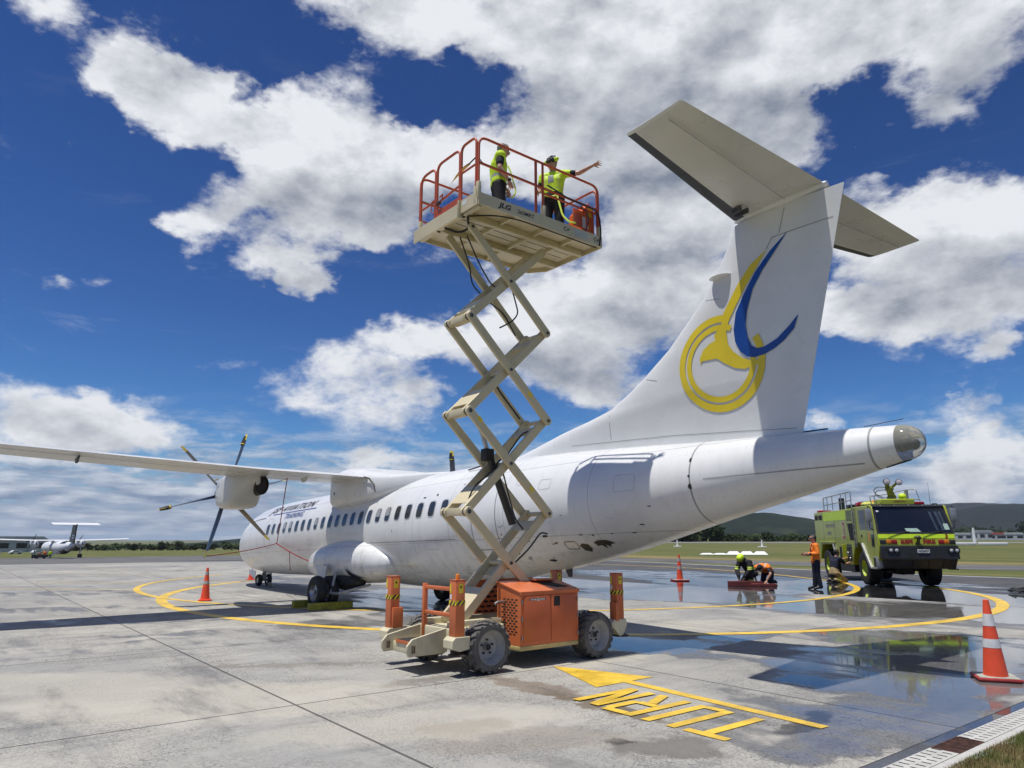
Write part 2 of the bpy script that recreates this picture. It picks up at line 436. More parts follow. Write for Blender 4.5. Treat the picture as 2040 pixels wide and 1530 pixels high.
def concrete_mat():
    m = bpy.data.materials.new('apron_concrete'); m.use_nodes = True
    k, b, pos, a, n = ground_nodes(m)
    big = k.noise(pos, 0.16, 5.0, 0.6)
    med = k.noise(k.v('MULTIPLY', pos, (1, 1, 0)), 0.9, 6.0, 0.65)
    fine = k.noise(pos, 14.0, 4.0, 0.7)
    c = k.mix(k.rng(big, 0.36, 0.64), (0.30, 0.295, 0.28), (0.455, 0.43, 0.375))
    c = k.mix(k.m('MULTIPLY', k.rng(med, 0.45, 0.72), 0.6), c, (0.24, 0.237, 0.228))
    # one tone per slab
    cell = k.comb(k.m('FLOOR', k.m('DIVIDE', k.m('SUBTRACT', a, 1.95), 5.0)), k.m('FLOOR', k.m('DIVIDE', k.m('SUBTRACT', n, 3.35), 4.65)), 0)
    wn = k.n('ShaderNodeTexWhiteNoise', noise_dimensions='2D'); k.put(wn.inputs[0], cell)
    c = k.mix(0.16, c, k.mix(wn.outputs[0], (0.25, 0.245, 0.235), (0.52, 0.50, 0.45)))
    c = k.mix(0.35, c, k.v('MULTIPLY', c, k.comb(*[k.rng(fine, 0.2, 0.8, 0.55, 1.4, 'LINEAR')] * 3)))
    # broom / sweep streaks along the drainage fall
    st = k.noise(k.comb(k.m('MULTIPLY', a, 3.5), k.m('MULTIPLY', n, 0.5), 0), 1.0, 5.0, 0.65)
    c = k.mix(k.m('MULTIPLY', k.rng(st, 0.48, 0.70), 0.5), c, (0.21, 0.208, 0.203))
    # map cracking in the slabs
    wv = k.v('ADD', pos, k.v('MULTIPLY', k.noise(pos, 7.0, 3.0, col=True), (0.12, 0.12, 0)))
    cr = k.vor(wv, 21.0, 'DISTANCE_TO_EDGE'); cr2 = k.vor(wv, 5.5, 'DISTANCE_TO_EDGE')
    crm = k.rng(k.noise(pos, 0.7, 5.0, 0.65), 0.34, 0.58); crn = k.rng(k.noise(pos, 0.33, 4.0, 0.6), 0.52, 0.7)
    crack = k.m('MAXIMUM', k.m('MULTIPLY', k.rng(cr, 0.085, 0.015), crm), k.m('MULTIPLY', k.rng(cr2, 0.03, 0.008), k.m('MULTIPLY', crn, 0.8)))
    c = k.mix(k.m('MULTIPLY', crack, 0.66), c, (0.12, 0.116, 0.11))
    # stains: brown run-off near the markings, oil spots
    sw = k.v('ADD', pos, k.v('MULTIPLY', k.v('SUBTRACT', k.noise(pos, 2.2, 6.0, 0.65, col=True), (0.5, 0.5, 0.5)), (1.0, 1.0, 0)))
    for (x, y, rx, ry, rt, colr, s_) in ((0.35, 9.3, 0.22, 1.1, 38, (0.19, 0.145, 0.105), 0.7), (1.0, 8.3, 0.16, 1.0, 38, (0.15, 0.115, 0.08), 0.8), (-0.9, 9.9, 0.9, 0.2, 30, (0.16, 0.14, 0.115), 0.6),
                              (1.35, 6.75, 0.5, 0.35, 20, (0.11, 0.10, 0.09), 0.7), (1.0, 6.9, 0.18, 0.12, 0, (0.05, 0.045, 0.04), 0.8), (-0.5, 7.5, 0.5, 0.3, 30, (0.17, 0.13, 0.09), 0.6), (-3.3, 10.9, 1.6, 0.16, 8, (0.20, 0.18, 0.15), 0.6),
                              (2.9, 7.6, 0.6, 0.2, 40, (0.09, 0.085, 0.08), 0.8), (0.2, 7.0, 1.0, 0.4, 15, (0.27, 0.235, 0.19), 0.5)):
        c = k.mix(k.m('MULTIPLY', ellipse(k, sw, x, y, rx, ry, rt), s_), c, colr)
    for (x, y, rx, ry, rt, s_) in ((-3.4, 8.6, 2.4, 1.0, 10, 0.6), (-0.8, 7.6, 1.6, 0.6, 20, 0.5), (1.4, 11.6, 1.6, 0.5, 40, 0.5), (4.0, 15.6, 2.0, 0.9, 25, 0.5), (-6.5, 9.5, 2.5, 0.8, 5, 0.5)):
        c = k.mix(k.m('MULTIPLY', ellipse(k, sw, x, y, rx, ry, rt), s_), c, (0.50, 0.465, 0.385))
    # joints
    j = k.m('MAXIMUM', joint(k, n, 4.65, 3.35, 0.022), joint(k, a, 5.0, 1.95, 0.020))
    c = k.mix(k.m('MULTIPLY', j, 0.85), c, (0.045, 0.043, 0.04))
    # water
    wet = wet_mask(k, pos, [(5.6, 11.2, 1.7, 2.4, -50, 1.0), (7.8, 13.2, 1.5, 2.6, 40, 1.0), (10.2, 18.5, 3.2, 5.0, 34, 0.66), (7.0, 22.0, 2.4, 6.0, 38, 0.5), (4.9, 31, 2.5, 8, 38, 1.0), (3.3, 13.3, 0.55, 2.3, -58, 0.95),
                            (-2.3, 22.0, 2.6, 5.0, 20, 1.0), (2.2, 27.0, 3.0, 7.0, 38, 0.9), (2.3, 12.6, 0.8, 1.6, 40, 0.8), (-7.6, 30.0, 1.6, 8.0, 38, 0.6), (-9.5, 16.2, 0.4, 3.2, -80, 0.55),
                            (-5.5, 14.8, 0.5, 2.4, -75, 0.4), (3.4, 8.2, 1.3, 2.2, -45, 0.5), (5.9, 9.3, 0.8, 1.3, -40, 0.55), (-17, 24, 1.2, 7, -70, 0.45), (-14, 18.5, 1.0, 6, -75, 0.45), (5.6, 27, 2, 6, 38, 0.5), (-6.5, 12.5, 1.0, 4.0, -65, 0.42), (1.0, 13.6, 2.2, 1.0, 35, 0.6), (-2.6, 16.5, 2.5, 1.6, 30, 0.6), (4.2, 8.0, 0.8, 2.2, -50, 0.48), (7.0, 10.2, 1.2, 1.4, 40, 0.45), (12.5, 17.5, 2.0, 4.0, 35, 0.75)])
    streak = k.noise(k.comb(k.m('MULTIPLY', a, 0.55), k.m('MULTIPLY', n, 1.5), 0), 1.0, 6.0, 0.62)
    lvl = k.m('ADD', wet, k.m('MULTIPLY', k.m('SUBTRACT', streak, 0.5), 1.7))
    damp = k.rng(lvl, 0.32, 0.66)
    pud = k.rng(lvl, 0.66, 1.10)
    far = k.rng(k.v('LENGTH', pos), 10.0, 60.0)
    film = k.m('MULTIPLY', k.rng(k.noise(k.comb(k.m('MULTIPLY', a, 0.7), k.m('MULTIPLY', n, 2.2), 5.0), 0.55, 7.0, 0.68), 0.52, 0.68), 0.85)
    damp = k.m('MAXIMUM', damp, k.m('MULTIPLY', film, 0.72))
    dark = k.v('MULTIPLY', c, (0.50, 0.50, 0.52))
    c = k.mix(damp, c, dark)
    k.put(b.inputs['Base Color'], c)
    rough = k.m('SUBTRACT', 0.86, k.m('MULTIPLY', damp, 0.48))
    rough = k.m('MAXIMUM', k.m('SUBTRACT', rough, k.m('MULTIPLY', pud, 0.42)), 0.025)
    k.put(b.inputs['Roughness'], rough)
    b.inputs['IOR'].default_value = 1.36
    bn = k.n('ShaderNodeBump'); bn.inputs['Distance'].default_value = 0.004
    h = k.m('SUBTRACT', k.m('ADD', k.noise(pos, 60.0, 3.0), k.m('MULTIPLY', fine, 0.7)), k.m('MULTIPLY', k.m('MAXIMUM', crack, j), 1.6))
    k.put(bn.inputs['Height'], h)
    k.put(bn.inputs['Strength'], k.m('MAXIMUM', k.m('SUBTRACT', 0.55, k.m('MULTIPLY', pud, 0.62)), 0.012))
    k.put(b.inputs['Normal'], bn.outputs[0])
    return m

def asphalt_mat(name, wet_ells, base=(0.062, 0.062, 0.064)):
    m = bpy.data.materials.new(name); m.use_nodes = True
    k, b, pos, a, n = ground_nodes(m)
    f = k.noise(pos, 0.25, 6.0, 0.65); g = k.noise(pos, 30.0, 3.0, 0.7)
    lo = tuple(x * 0.8 for x in base); hi = tuple(x * 1.45 for x in base)
    c = k.mix(k.rng(f, 0.35, 0.65), lo, hi)
    c = k.mix(k.rng(g, 0.55, 0.75), c, tuple(x * 2.0 for x in base))
    if wet_ells:
        wet = wet_mask(k, pos, wet_ells)
        st = k.noise(k.comb(k.m('MULTIPLY', a, 0.5), k.m('MULTIPLY', n, 1.3), 0), 0.8, 6.0, 0.62)
        lvl = k.m('ADD', wet, k.m('MULTIPLY', k.m('SUBTRACT', st, 0.5), 1.8))
        damp = k.rng(lvl, 0.2, 0.5); pud = k.rng(lvl, 0.55, 0.85)
        c = k.mix(damp, c, k.v('MULTIPLY', c, (0.42, 0.42, 0.44)))
        rough = k.m('MAXIMUM', k.m('SUBTRACT', k.m('SUBTRACT', 0.85, k.m('MULTIPLY', damp, 0.5)), k.m('MULTIPLY', pud, 0.32)), 0.03)
        k.put(b.inputs['Roughness'], rough)
    else: b.inputs['Roughness'].default_value = 0.88
    k.put(b.inputs['Base Color'], c)
    bn = k.n('ShaderNodeBump'); bn.inputs['Distance'].default_value = 0.004; bn.inputs['Strength'].default_value = 0.25
    k.put(bn.inputs['Height'], g)
    if not wet_ells: k.put(b.inputs['Normal'], bn.outputs[0])
    return m

def grass_mat(name, c0, c1, c2, sc=0.05, blades=3.0):
    m = bpy.data.materials.new(name); m.use_nodes = True
    k, b, pos, a, n = ground_nodes(m)
    mow = k.noise(k.comb(k.m('MULTIPLY', a, 0.03), k.m('MULTIPLY', n, 0.22), 0), 1.0, 4.0, 0.6)
    f = k.noise(pos, sc, 6.0, 0.65); g = k.noise(pos, blades, 5.0, 0.75)
    c = k.mix(k.rng(f, 0.35, 0.65), c0, c1)
    c = k.mix(k.m('MULTIPLY', k.rng(mow, 0.48, 0.66), 0.75), c, c2)
    c = k.mix(0.5, c, k.v('MULTIPLY', c, k.comb(*[k.rng(g, 0.25, 0.75, 0.45, 1.5, 'LINEAR')] * 3)))
    k.put(b.inputs['Base Color'], c); b.inputs['Roughness'].default_value = 0.95; b.inputs['Specular IOR Level'].default_value = 0.15
    bn = k.n('ShaderNodeBump'); bn.inputs['Distance'].default_value = 0.05; bn.inputs['Strength'].default_value = 0.6
    k.put(bn.inputs['Height'], g); k.put(b.inputs['Normal'], bn.outputs[0])
    return m

# terrain: one sheet out to the horizon
G_FIELD = grass_mat('airfield_grass', (0.085, 0.105, 0.030), (0.125, 0.130, 0.042), (0.20, 0.175, 0.075), 0.03, 1.2)
rs = [0.5]
while rs[-1] < 14000: rs.append(rs[-1] * 1.12 + 0.4)
mb = MB(); NA = 240
rings = []
for r_ in rs:
    ring = []
    for j in range(NA):
        t_ = 2 * math.pi * j / NA; x, y = r_ * math.sin(t_), r_ * math.cos(t_)
        ring.append((x, y, gz(x, y) if r_ < 2500 else gz(x * 2500 / r_, y * 2500 / r_)))
    rings.append(ring)
mb.loft(rings, caps=False); mb.poly(rings[0])
kind(mb.build('grass_field', G_FIELD), 'structure')

def sheet(name, fn_corners, material, z0, nu=1, nv=1):
    """bilinear quad patch between four corner points, following the terrain"""
    c00, c10, c11, c01 = [Vector((p[0], p[1], 0)) for p in fn_corners]
    m_ = MB(); vs = []
    for j in range(nv + 1):
        for i in range(nu + 1):
            u, v = i / nu, j / nv
            p = (c00 * (1 - u) + c10 * u) * (1 - v) + (c01 * (1 - u) + c11 * u) * v
            vs.append((p.x, p.y, lift_(p.x, p.y, z0)))
    fs = [(j * (nu + 1) + i, j * (nu + 1) + i + 1, (j + 1) * (nu + 1) + i + 1, (j + 1) * (nu + 1) + i) for j in range(nv) for i in range(nu)]
    m_.add(vs, fs)
    return m_.build(name, material)
def strip(name, left, right, material, z0, sub=6):
    """sheet between two polylines with the same number of points"""
    m_ = MB(); A, B = [], []
    for i in range(len(left) - 1):
        for t in range(sub):
            u = t / sub
            A.append(Vector(left[i]).lerp(Vector(left[i + 1]), u)); B.append(Vector(right[i]).lerp(Vector(right[i + 1]), u))
    A.append(Vector(left[-1])); B.append(Vector(right[-1]))
    vs = [(p.x, p.y, lift_(p.x, p.y, z0)) for p in A] + [(p.x, p.y, lift_(p.x, p.y, z0)) for p in B]; n_ = len(A)
    m_.add(vs, [(i, i + 1, n_ + i + 1, n_ + i) for i in range(n_ - 1)])
    return m_.build(name, material)
def w2(a, n): p = W(a, n); return (p.x, p.y, 0)

M_CONC = concrete_mat()
kind(sheet('concrete_apron', [w2(-3.12, -130), w2(-3.12, 23.0), w2(-72, 23.0), w2(-72, -130)], M_CONC, 0.004, 60, 40), 'structure')
M_ASPH = asphalt_mat('taxiway_asphalt', [(10.5, 26.0, 4, 7, 30, 1.0), (13.5, 22.5, 3, 4, 0, 0.9), (8.5, 36.0, 4, 9, 30, 0.8), (17.5, 23.5, 3.5, 2.5, 0, 0.5), (16, 29, 3, 3, 0, 0.7)])
M_ASPH2 = asphalt_mat('old_asphalt', [], (0.10, 0.098, 0.096))
edge = [(-112, 52), (-70, 48.5), (-41.5, 45.1), (-32, 43.2), (-22.8, 41.0), (-14.5, 40.2), (-5, 40.8), (10, 43.0), (60, 52)]
kind(strip('asphalt_taxiway', [w2(a, 23.0) for a, n in edge], [w2(a, n) for a, n in edge], M_ASPH, 0.004, 8), 'structure')
kind(sheet('asphalt_apron_edge', [w2(-72, -260), w2(-72, 23.0), w2(-190, 112.0), w2(-190, -260)], M_ASPH2, 0.004, 60, 40), 'structure')
kind(sheet('asphalt_pavement', [w2(0.5, 23.0), w2(0.5, 10.0), w2(60, 10.0), w2(60, 23.0)], M_ASPH2, 0.002, 6, 4), 'structure')
s2l = [(-112, 54), (-60, 47.3), (-42, 45.9), (-32, 45.0), (-14.6, 49.0), (0, 53.5), (40, 66)]
s2r = [(-112, 60), (-60, 52.5), (-47, 50.8), (-34, 53.0), (-17.2, 58.0), (0, 63.5), (40, 77)]
kind(strip('taxiway_strip', [w2(*p) for p in s2l], [w2(*p) for p in s2r], M_ASPH2, 0.006, 8), 'structure')
kind(sheet('runway', [(-20, 300, 0), (900, 300, 0), (900, 395, 0), (-20, 395, 0)], asphalt_mat('runway_asphalt', [], (0.17, 0.165, 0.16)), 0.0, 20, 2), 'structure')
M_DRY = grass_mat('dry_grass', (0.20, 0.165, 0.07), (0.15, 0.14, 0.055), (0.26, 0.21, 0.10), 0.1, 2.0)
dl = [(-60, 53.0), (-47, 51.3), (-34, 53.5), (-17.2, 58.5), (0, 64), (40, 77.5)]
kind(strip('dry_grass', [w2(*p) for p in dl], [w2(a, n + 7 + 2 * math.sin(a)) for a, n in dl], M_DRY, 0.003, 10), 'structure')

# painted lines
def paint_mat(name, col):
    m = bpy.data.materials.new(name); m.use_nodes = True
    k, b, pos, a, n = ground_nodes(m)
    f = k.noise(pos, 2.5, 5.0, 0.65); g = k.noise(pos, 22.0, 4.0, 0.75)
    c = k.mix(k.rng(f, 0.35, 0.65), tuple(x * 0.8 for x in col), tuple(min(1, x * 1.08) for x in col))
    c = k.mix(k.m('MULTIPLY', k.rng(g, 0.56, 0.72), 0.7), c, tuple(x * 0.62 for x in col))
    wv = k.v('ADD', pos, k.v('MULTIPLY', k.noise(pos, 7.0, 3.0, col=True), (0.12, 0.12, 0)))
    cr = k.vor(wv, 11.0, 'DISTANCE_TO_EDGE')
    c = k.mix(k.m('MULTIPLY', k.m('MULTIPLY', k.rng(cr, 0.05, 0.01), k.rng(k.noise(pos, 0.8, 4.0), 0.38, 0.62)), 0.45), c, (0.20, 0.15, 0.05))
    k.put(b.inputs['Base Color'], c); k.put(b.inputs['Roughness'], k.rng(f, 0.3, 0.7, 0.32, 0.62, 'LINEAR'))
    return m
M_YLINE = paint_mat('yellow_road_paint', (0.80, 0.52, 0.05)); M_WLINE = paint_mat('white_road_paint', (0.78, 0.77, 0.74))
M_YOLD = paint_mat('worn_yellow_paint', (0.62, 0.47, 0.22))
def line(name, pts, width, material, z0=0.009):
    pts = [Vector((p[0], p[1], 0)) for p in pts]; L_, R_ = [], []
    for i, p in enumerate(pts):
        t = (pts[min(i + 1, len(pts) - 1)] - pts[max(i - 1, 0)]).normalized(); nn = Vector((-t.y, t.x, 0)) * width / 2
        L_.append(p + nn); R_.append(p - nn)
    o = strip(name, L_, R_, material, z0, 1)
    return kind(o, 'structure')
def arc(cx, cy, r_, a0, a1, n_=90): return [(cx + r_ * math.sin(R(a0 + (a1 - a0) * i / n_)), cy + r_ * math.cos(R(a0 + (a1 - a0) * i / n_))) for i in range(n_ + 1)]
line('yellow_turning_line', arc(2.0, 28.05, 13.85, 285, 76, 140), 0.30, M_YLINE)
c1 = arc(-0.55, 33.2, 14.6, 285, 98, 110)
line('yellow_guide_line', c1 + [(13.75, 33.2), (13.55, 36.3), (12.9, 40.2), (11.6, 44.5), (9.8, 48.0), (7.4, 51.0), (3.0, 55.0), (-6, 62)], 0.22, M_YLINE, 0.011)
line('white_edge_line', [w2(a, n - 0.75) for a, n in edge[1:]], 0.28, M_WLINE)
for p0, p1 in (((-41, 29.5), (-13, 26.2)), ((-24, 38), (-18, 37.5)), ((-20, 31), (-15, 30)), ((-26, 45), (-23, 44.6)), ((-13, 31.5), (-10.5, 31.2))):
    line('faded_yellow_line', [(p0[0] + (p1[0] - p0[0]) * i / 6, p0[1] + (p1[1] - p0[1]) * i / 6) for i in range(7)], 0.2, M_YOLD)
# TURN lettering and arrow
mk = MB()
def gstroke(pts, wd=0.115, z=0.010):
    for (a0, n0), (a1, n1) in zip(pts[:-1], pts[1:]):
        d = Vector((a1 - a0, n1 - n0, 0)); L_ = d.length; d.normalize(); s_ = Vector((-d.y, d.x, 0)) * wd / 2
        q = [Vector((a0, n0, 0)) - d * 0.0 + s_, Vector((a0, n0, 0)) - s_, Vector((a1, n1, 0)) - s_, Vector((a1, n1, 0)) + s_]
        mk.poly([W(p.x, p.y, z) for p in q])
tp, bt = 5.87, 6.86
zz_ = 0.010
def gs(*pts):
    global zz_; zz_ += 0.0007; gstroke(pts, 0.115, zz_)
gs((-4.72, 5.88), (-4.24, 5.88)); gs((-4.50, 5.938), (-4.50, 6.80))                       # T
gs((-4.87, 5.83), (-4.87, 6.82)); gs((-5.19, 5.83), (-5.19, 6.82)); gs((-4.93, 6.78), (-5.13, 6.78))   # U
gs((-5.44, 5.84), (-5.44, 6.85)); gs((-5.50, 5.90), (-5.82, 5.90)); gs((-5.80, 5.95), (-5.80, 6.40)); gs((-5.50, 6.38), (-5.745, 6.38)); gs((-5.62, 6.44), (-5.80, 6.87))  # R
gs((-5.97, 5.90), (-5.97, 6.86)); gs((-6.27, 5.90), (-6.27, 6.88)); gs((-6.00, 5.92), (-6.24, 6.86))  # N
kind(mk.build('turn_lettering', M_YLINE), 'structure')
mk = MB()
mk.poly([W(-8.09, 7.18, 0.010), W(-6.65, 6.61, 0.010), W(-6.65, 7.67, 0.010)])
mk.poly([W(-6.65, 7.10, 0.010), W(-3.92, 6.92, 0.010), W(-3.91, 7.06, 0.010), W(-6.65, 7.26, 0.010)])
kind(mk.build('turn_arrow', M_YLINE), 'structure')

# gutter, slotted drain, grate, kerb and verge at the edge of the apron
M_GUT = asphalt_mat('gutter_concrete', [(3.4, 6.6, 0.6, 3, -50, 0.8), (5.9, 8.7, 0.6, 2, -50, 1.0)], (0.17, 0.16, 0.15))
kind(sheet('gutter', [w2(-3.12, -2), w2(-3.12, 30), w2(-2.998, 30), w2(-2.998, -2)], M_GUT, 0.001, 40, 1), 'structure')
M_KERB = mat('pale_precast', (0.48, 0.47, 0.44), 0.8, var=0.1, vscale=6, dirt=0.45, dirtc=(0.33, 0.29, 0.23), bump=0.3, bscale=120)
M_VOID = mat('drain_void', (0.012, 0.011, 0.010), 0.9)
M_RUST = mat('rusty_iron', (0.10, 0.045, 0.03), 0.75, 0.4, var=0.5, vscale=12, bump=0.4)
dk = MB()
n0 = 4.0; mbs = MB()
# plate built as strips between real slots
def plate(n_a, n_b):
    rows = [(-2.985, -2.945), (-2.905, -2.87), (-2.84, -2.80)]
    m_ = MB()
    n_ = n_a; i = 0
    # longitudinal ribs
    for a0, a1 in ((-2.998, -2.985), (-2.9, -2.872), (-2.795, -2.765)): m_.poly([W(a0, n_a, 0.008), W(a0, n_b, 0.008), W(a1, n_b, 0.008), W(a1, n_a, 0.008)])
    pitch = 0.105
    for ri, (a0, a1) in enumerate(((-2.985, -2.90), (-2.872, -2.795))):
        n_ = n_a + (0.05 if ri else 0.0); last = n_a
        while n_ + 0.022 < n_b:
            m_.poly([W(a0, last, 0.008), W(a0, n_, 0.008), W(a1, n_, 0.008), W(a1, last, 0.008)])
            last = n_ + 0.022; n_ += pitch
        m_.poly([W(a0, last, 0.008), W(a0, n_b, 0.008), W(a1, n_b, 0.008), W(a1, last, 0.008)])
    m_.poly([W(-2.998, n_a, 0.0015), W(-2.998, n_b, 0.0015), W(-2.765, n_b, 0.0015), W(-2.765, n_a, 0.0015)]); 
    m_.mi[-1] = 1
    return m_
drain = thing('slotted_drain', 'pale precast channel drain with rows of slots along the apron edge', 'drain', W(-2.88, 7.3))
for na, nb in ((0.0, 7.06), (7.64, 22.0)):
    o = plate(na, nb).build('channel_cover', [M_KERB, M_VOID], None); o.parent = drain; o.matrix_parent_inverse = Matrix.Translation(-W(-2.88, 7.3))
gr = thing('drain_grate', 'rusty square iron grate set in the pale slotted drain', 'grate', W(-2.88, 7.35, 0.0))
g_ = MB()
for i in range(15):
    n_ = 7.08 + i * 0.0385; g_.poly([W(-2.985, n_, 0.007), W(-2.985, n_ + 0.022, 0.007), W(-2.775, n_ + 0.022, 0.007), W(-2.775, n_, 0.007)])
fr = MB()
for a0, a1, na, nb in ((-2.998, -2.985, 7.06, 7.64), (-2.775, -2.765, 7.06, 7.64), (-2.985, -2.775, 7.06, 7.08), (-2.985, -2.775, 7.62, 7.64)): fr.poly([W(a0, na, 0.009), W(a0, nb, 0.009), W(a1, nb, 0.009), W(a1, na, 0.009)])
fr.poly([W(-2.985, 7.08, 0.001), W(-2.985, 7.62, 0.001), W(-2.775, 7.62, 0.001), W(-2.775, 7.08, 0.001)])
for nm, b_, mm in (('bars', g_, M_RUST), ('frame', fr, M_RUST)):
    o = b_.build(nm, mm, gr); o.matrix_parent_inverse = Matrix.Translation(-W(-2.88, 7.35))
kb = MB(); kb.poly([W(-2.765, -2, 0.004), W(-2.765, 30, 0.004), W(-2.60, 30, 0.010), W(-2.60, -2, 0.010)])
kind(kb.build('kerb', M_KERB), 'structure')
M_VERGE = grass_mat('verge_grass', (0.11, 0.10, 0.035), (0.15, 0.13, 0.05), (0.20, 0.15, 0.07), 1.2, 25)
vg = MB(); vv = []
for i in range(81):
    n_ = 3 + i * 0.12
    for j, a_ in enumerate((-2.64, -2.5, -2.2, -1.2, 0.5)):
        vv.append(W(a_ + 0.02 * math.sin(n_ * 9) * (j == 0), n_, (0.006, 0.03, 0.045, 0.05, 0.05)[j]))
vg.add(vv, [(i * 5 + j, i * 5 + j + 1, (i + 1) * 5 + j + 1, (i + 1) * 5 + j) for i in range(80) for j in range(4)], True)
kind(vg.build('grass_verge', M_VERGE), 'structure')
# blades of the verge in the corner of the frame
gb = MB(); rnd = random.Random(3)
for i in range(11000):
    a_ = -2.66 + (rnd.random() ** 1.5) * 0.75; n_ = rnd.uniform(6.0, 9.0)
    h = rnd.uniform(0.02, 0.06) * (0.6 if a_ < -2.6 else 1); t_ = rnd.uniform(0, 6.28); ln = rnd.uniform(0.0, 0.035)
    p = W(a_, n_, 0.008 + 0.03 * min(1, max(0, (a_ + 2.66) / 0.15))); wd = V(math.cos(t_), math.sin(t_), 0) * 0.0022
    tip = p + V(math.cos(t_ + 1.6) * ln, math.sin(t_ + 1.6) * ln, h)
    gb.m(0 if mnoise.noise(p * 3.0) + rnd.uniform(-0.25, 0.25) > -0.05 else 1).add([p - wd, p + wd, tip], [(0, 1, 2)])
M_BL1 = mat('green_blades', (0.095, 0.12, 0.028), 0.7, var=0.3, vscale=4, spec=0.2); M_BL2 = mat('straw_blades', (0.24, 0.18, 0.085), 0.8, var=0.3, vscale=4, spec=0.2)
kind(gb.build('grass_blades', [M_BL1, M_BL2]), 'stuff')

# ================================================================ TURBOPROP AIRLINER (aft, starboard, up)
PLANE_PITCH = 1.7524 + 0.216
pl_rot = Matrix.Rotation(math.atan2(AFT.y, AFT.x), 4, 'Z') @ Matrix.Rotation(-R(PLANE_PITCH), 4, 'Y')
pl_g = Vector((-11.151, 31.0583, 0)) + AFT * 12.3
plane = thing('turboprop_airliner', 'white twin propeller airliner with yellow and blue tail emblem, parked on the apron', 'airplane')
plane.matrix_world = Matrix.Translation(pl_g * 0.97 - 0.97 * (pl_rot @ Vector((12.3, 0, 0)))) @ pl_rot @ Matrix.Scale(0.97, 4)

def skin_mat():
    m = bpy.data.materials.new('airliner_skin'); m.use_nodes = True
    k = NT(m.node_tree); b = m.node_tree.nodes['Principled BSDF']
    p = k.n('ShaderNodeTexCoord').outputs['Object']
    x, y, z = k.sep(p)
    f = k.noise(p, 0.5, 5.0, 0.6)
    c = k.mix(k.rng(f, 0.35, 0.65), (0.69, 0.695, 0.69), (0.77, 0.772, 0.765))
    # grime streaks running down and aft, heavier on the belly to paint its shade deeper too
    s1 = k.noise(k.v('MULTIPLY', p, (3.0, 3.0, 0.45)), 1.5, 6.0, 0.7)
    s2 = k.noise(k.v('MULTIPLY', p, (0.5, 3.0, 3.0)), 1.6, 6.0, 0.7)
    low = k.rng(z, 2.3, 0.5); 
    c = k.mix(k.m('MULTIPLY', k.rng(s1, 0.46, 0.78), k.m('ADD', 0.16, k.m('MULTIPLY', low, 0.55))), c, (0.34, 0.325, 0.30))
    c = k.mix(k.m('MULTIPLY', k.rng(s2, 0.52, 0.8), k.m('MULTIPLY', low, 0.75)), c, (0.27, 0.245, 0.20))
    # panel joints
    def pl_line(v, pos, w_): return k.rng(k.m('ABSOLUTE', k.m('SUBTRACT', v, pos)), w_, w_ * 0.4)
    acc = None
    for xx in (3.6, 7.4, 11.0, 15.9, 17.4, 19.3, 21.6): 
        q_ = pl_line(x, xx, 0.010); acc = q_ if acc is None else k.m('MAXIMUM', acc, q_)
    for xx in (23.75, 26.62): acc = k.m('MAXIMUM', acc, k.m('MULTIPLY', pl_line(x, xx, 0.022), 1.6))
    for zz in (1.62, 3.05): acc = k.m('MAXIMUM', acc, pl_line(z, zz, 0.009))
    # rivet rows
    rv = k.m('MULTIPLY', k.rng(k.m('ABSOLUTE', k.m('SUBTRACT', k.m('FRACT', k.m('MULTIPLY', x, 9.0)), 0.5)), 0.16, 0.08), k.rng(k.m('ABSOLUTE', k.m('SUBTRACT', k.m('FRACT', k.m('MULTIPLY', z, 2.6)), 0.5)), 0.03, 0.015))
    acc = k.m('MAXIMUM', acc, k.m('MULTIPLY', rv, 0.35))
    c = k.mix(k.m('MULTIPLY', acc, 0.45, clamp=True), c, (0.13, 0.13, 0.13))
    # worn patches of bare primer low on the rear fuselage
    wv = k.noise(k.v('MULTIPLY', p, (1.0, 1.0, 2.4)), 3.2, 6.0, 0.65)
    reg = k.m('MULTIPLY', k.m('MULTIPLY', k.rng(x, 18.2, 19.2), k.rng(x, 22.4, 21.4)), k.m('MULTIPLY', k.rng(z, 2.0, 1.75), k.rng(z, 1.05, 1.3)))
    c = k.mix(k.m('MULTIPLY', k.rng(wv, 0.655, 0.67), reg), c, (0.03, 0.03, 0.032))
    k.put(b.inputs['Base Color'], c)
    k.put(b.inputs['Roughness'], k.rng(s1, 0.3, 0.7, 0.25, 0.42, 'LINEAR'))
    b.inputs['Coat Weight'].default_value = 0.35; b.inputs['Coat Roughness'].default_value = 0.08
    bn = k.n('ShaderNodeBump'); bn.inputs['Distance'].default_value = 0.02; bn.inputs['Strength'].default_value = 0.16
    k.put(bn.inputs['Height'], k.noise(k.v('MULTIPLY', p, (1.2, 1.2, 1.2)), 1.6, 3.0)); k.put(b.inputs['Normal'], bn.outputs[0])
    return m
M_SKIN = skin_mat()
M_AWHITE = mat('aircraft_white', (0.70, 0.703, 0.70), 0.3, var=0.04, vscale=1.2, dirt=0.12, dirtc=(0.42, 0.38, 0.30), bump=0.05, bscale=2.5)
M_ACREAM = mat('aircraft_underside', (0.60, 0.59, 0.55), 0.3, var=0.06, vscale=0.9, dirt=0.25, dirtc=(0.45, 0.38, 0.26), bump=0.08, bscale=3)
M_BOOT = mat('deicing_boot', (0.022, 0.024, 0.03), 0.45, var=0.2, vscale=2)
M_PANE = mat('cabin_pane', (0.035, 0.042, 0.055), 0.08, var=0.3, vscale=1.5, spec=0.6)
M_RIM = mat('window_rim', (0.50, 0.51, 0.52), 0.4, var=0.06)
M_LOGOY = mat('emblem_yellow', (0.74, 0.57, 0.025), 0.33, var=0.06, vscale=2); M_LOGOB = mat('emblem_blue', (0.006, 0.06, 0.30), 0.3, var=0.08, vscale=2)
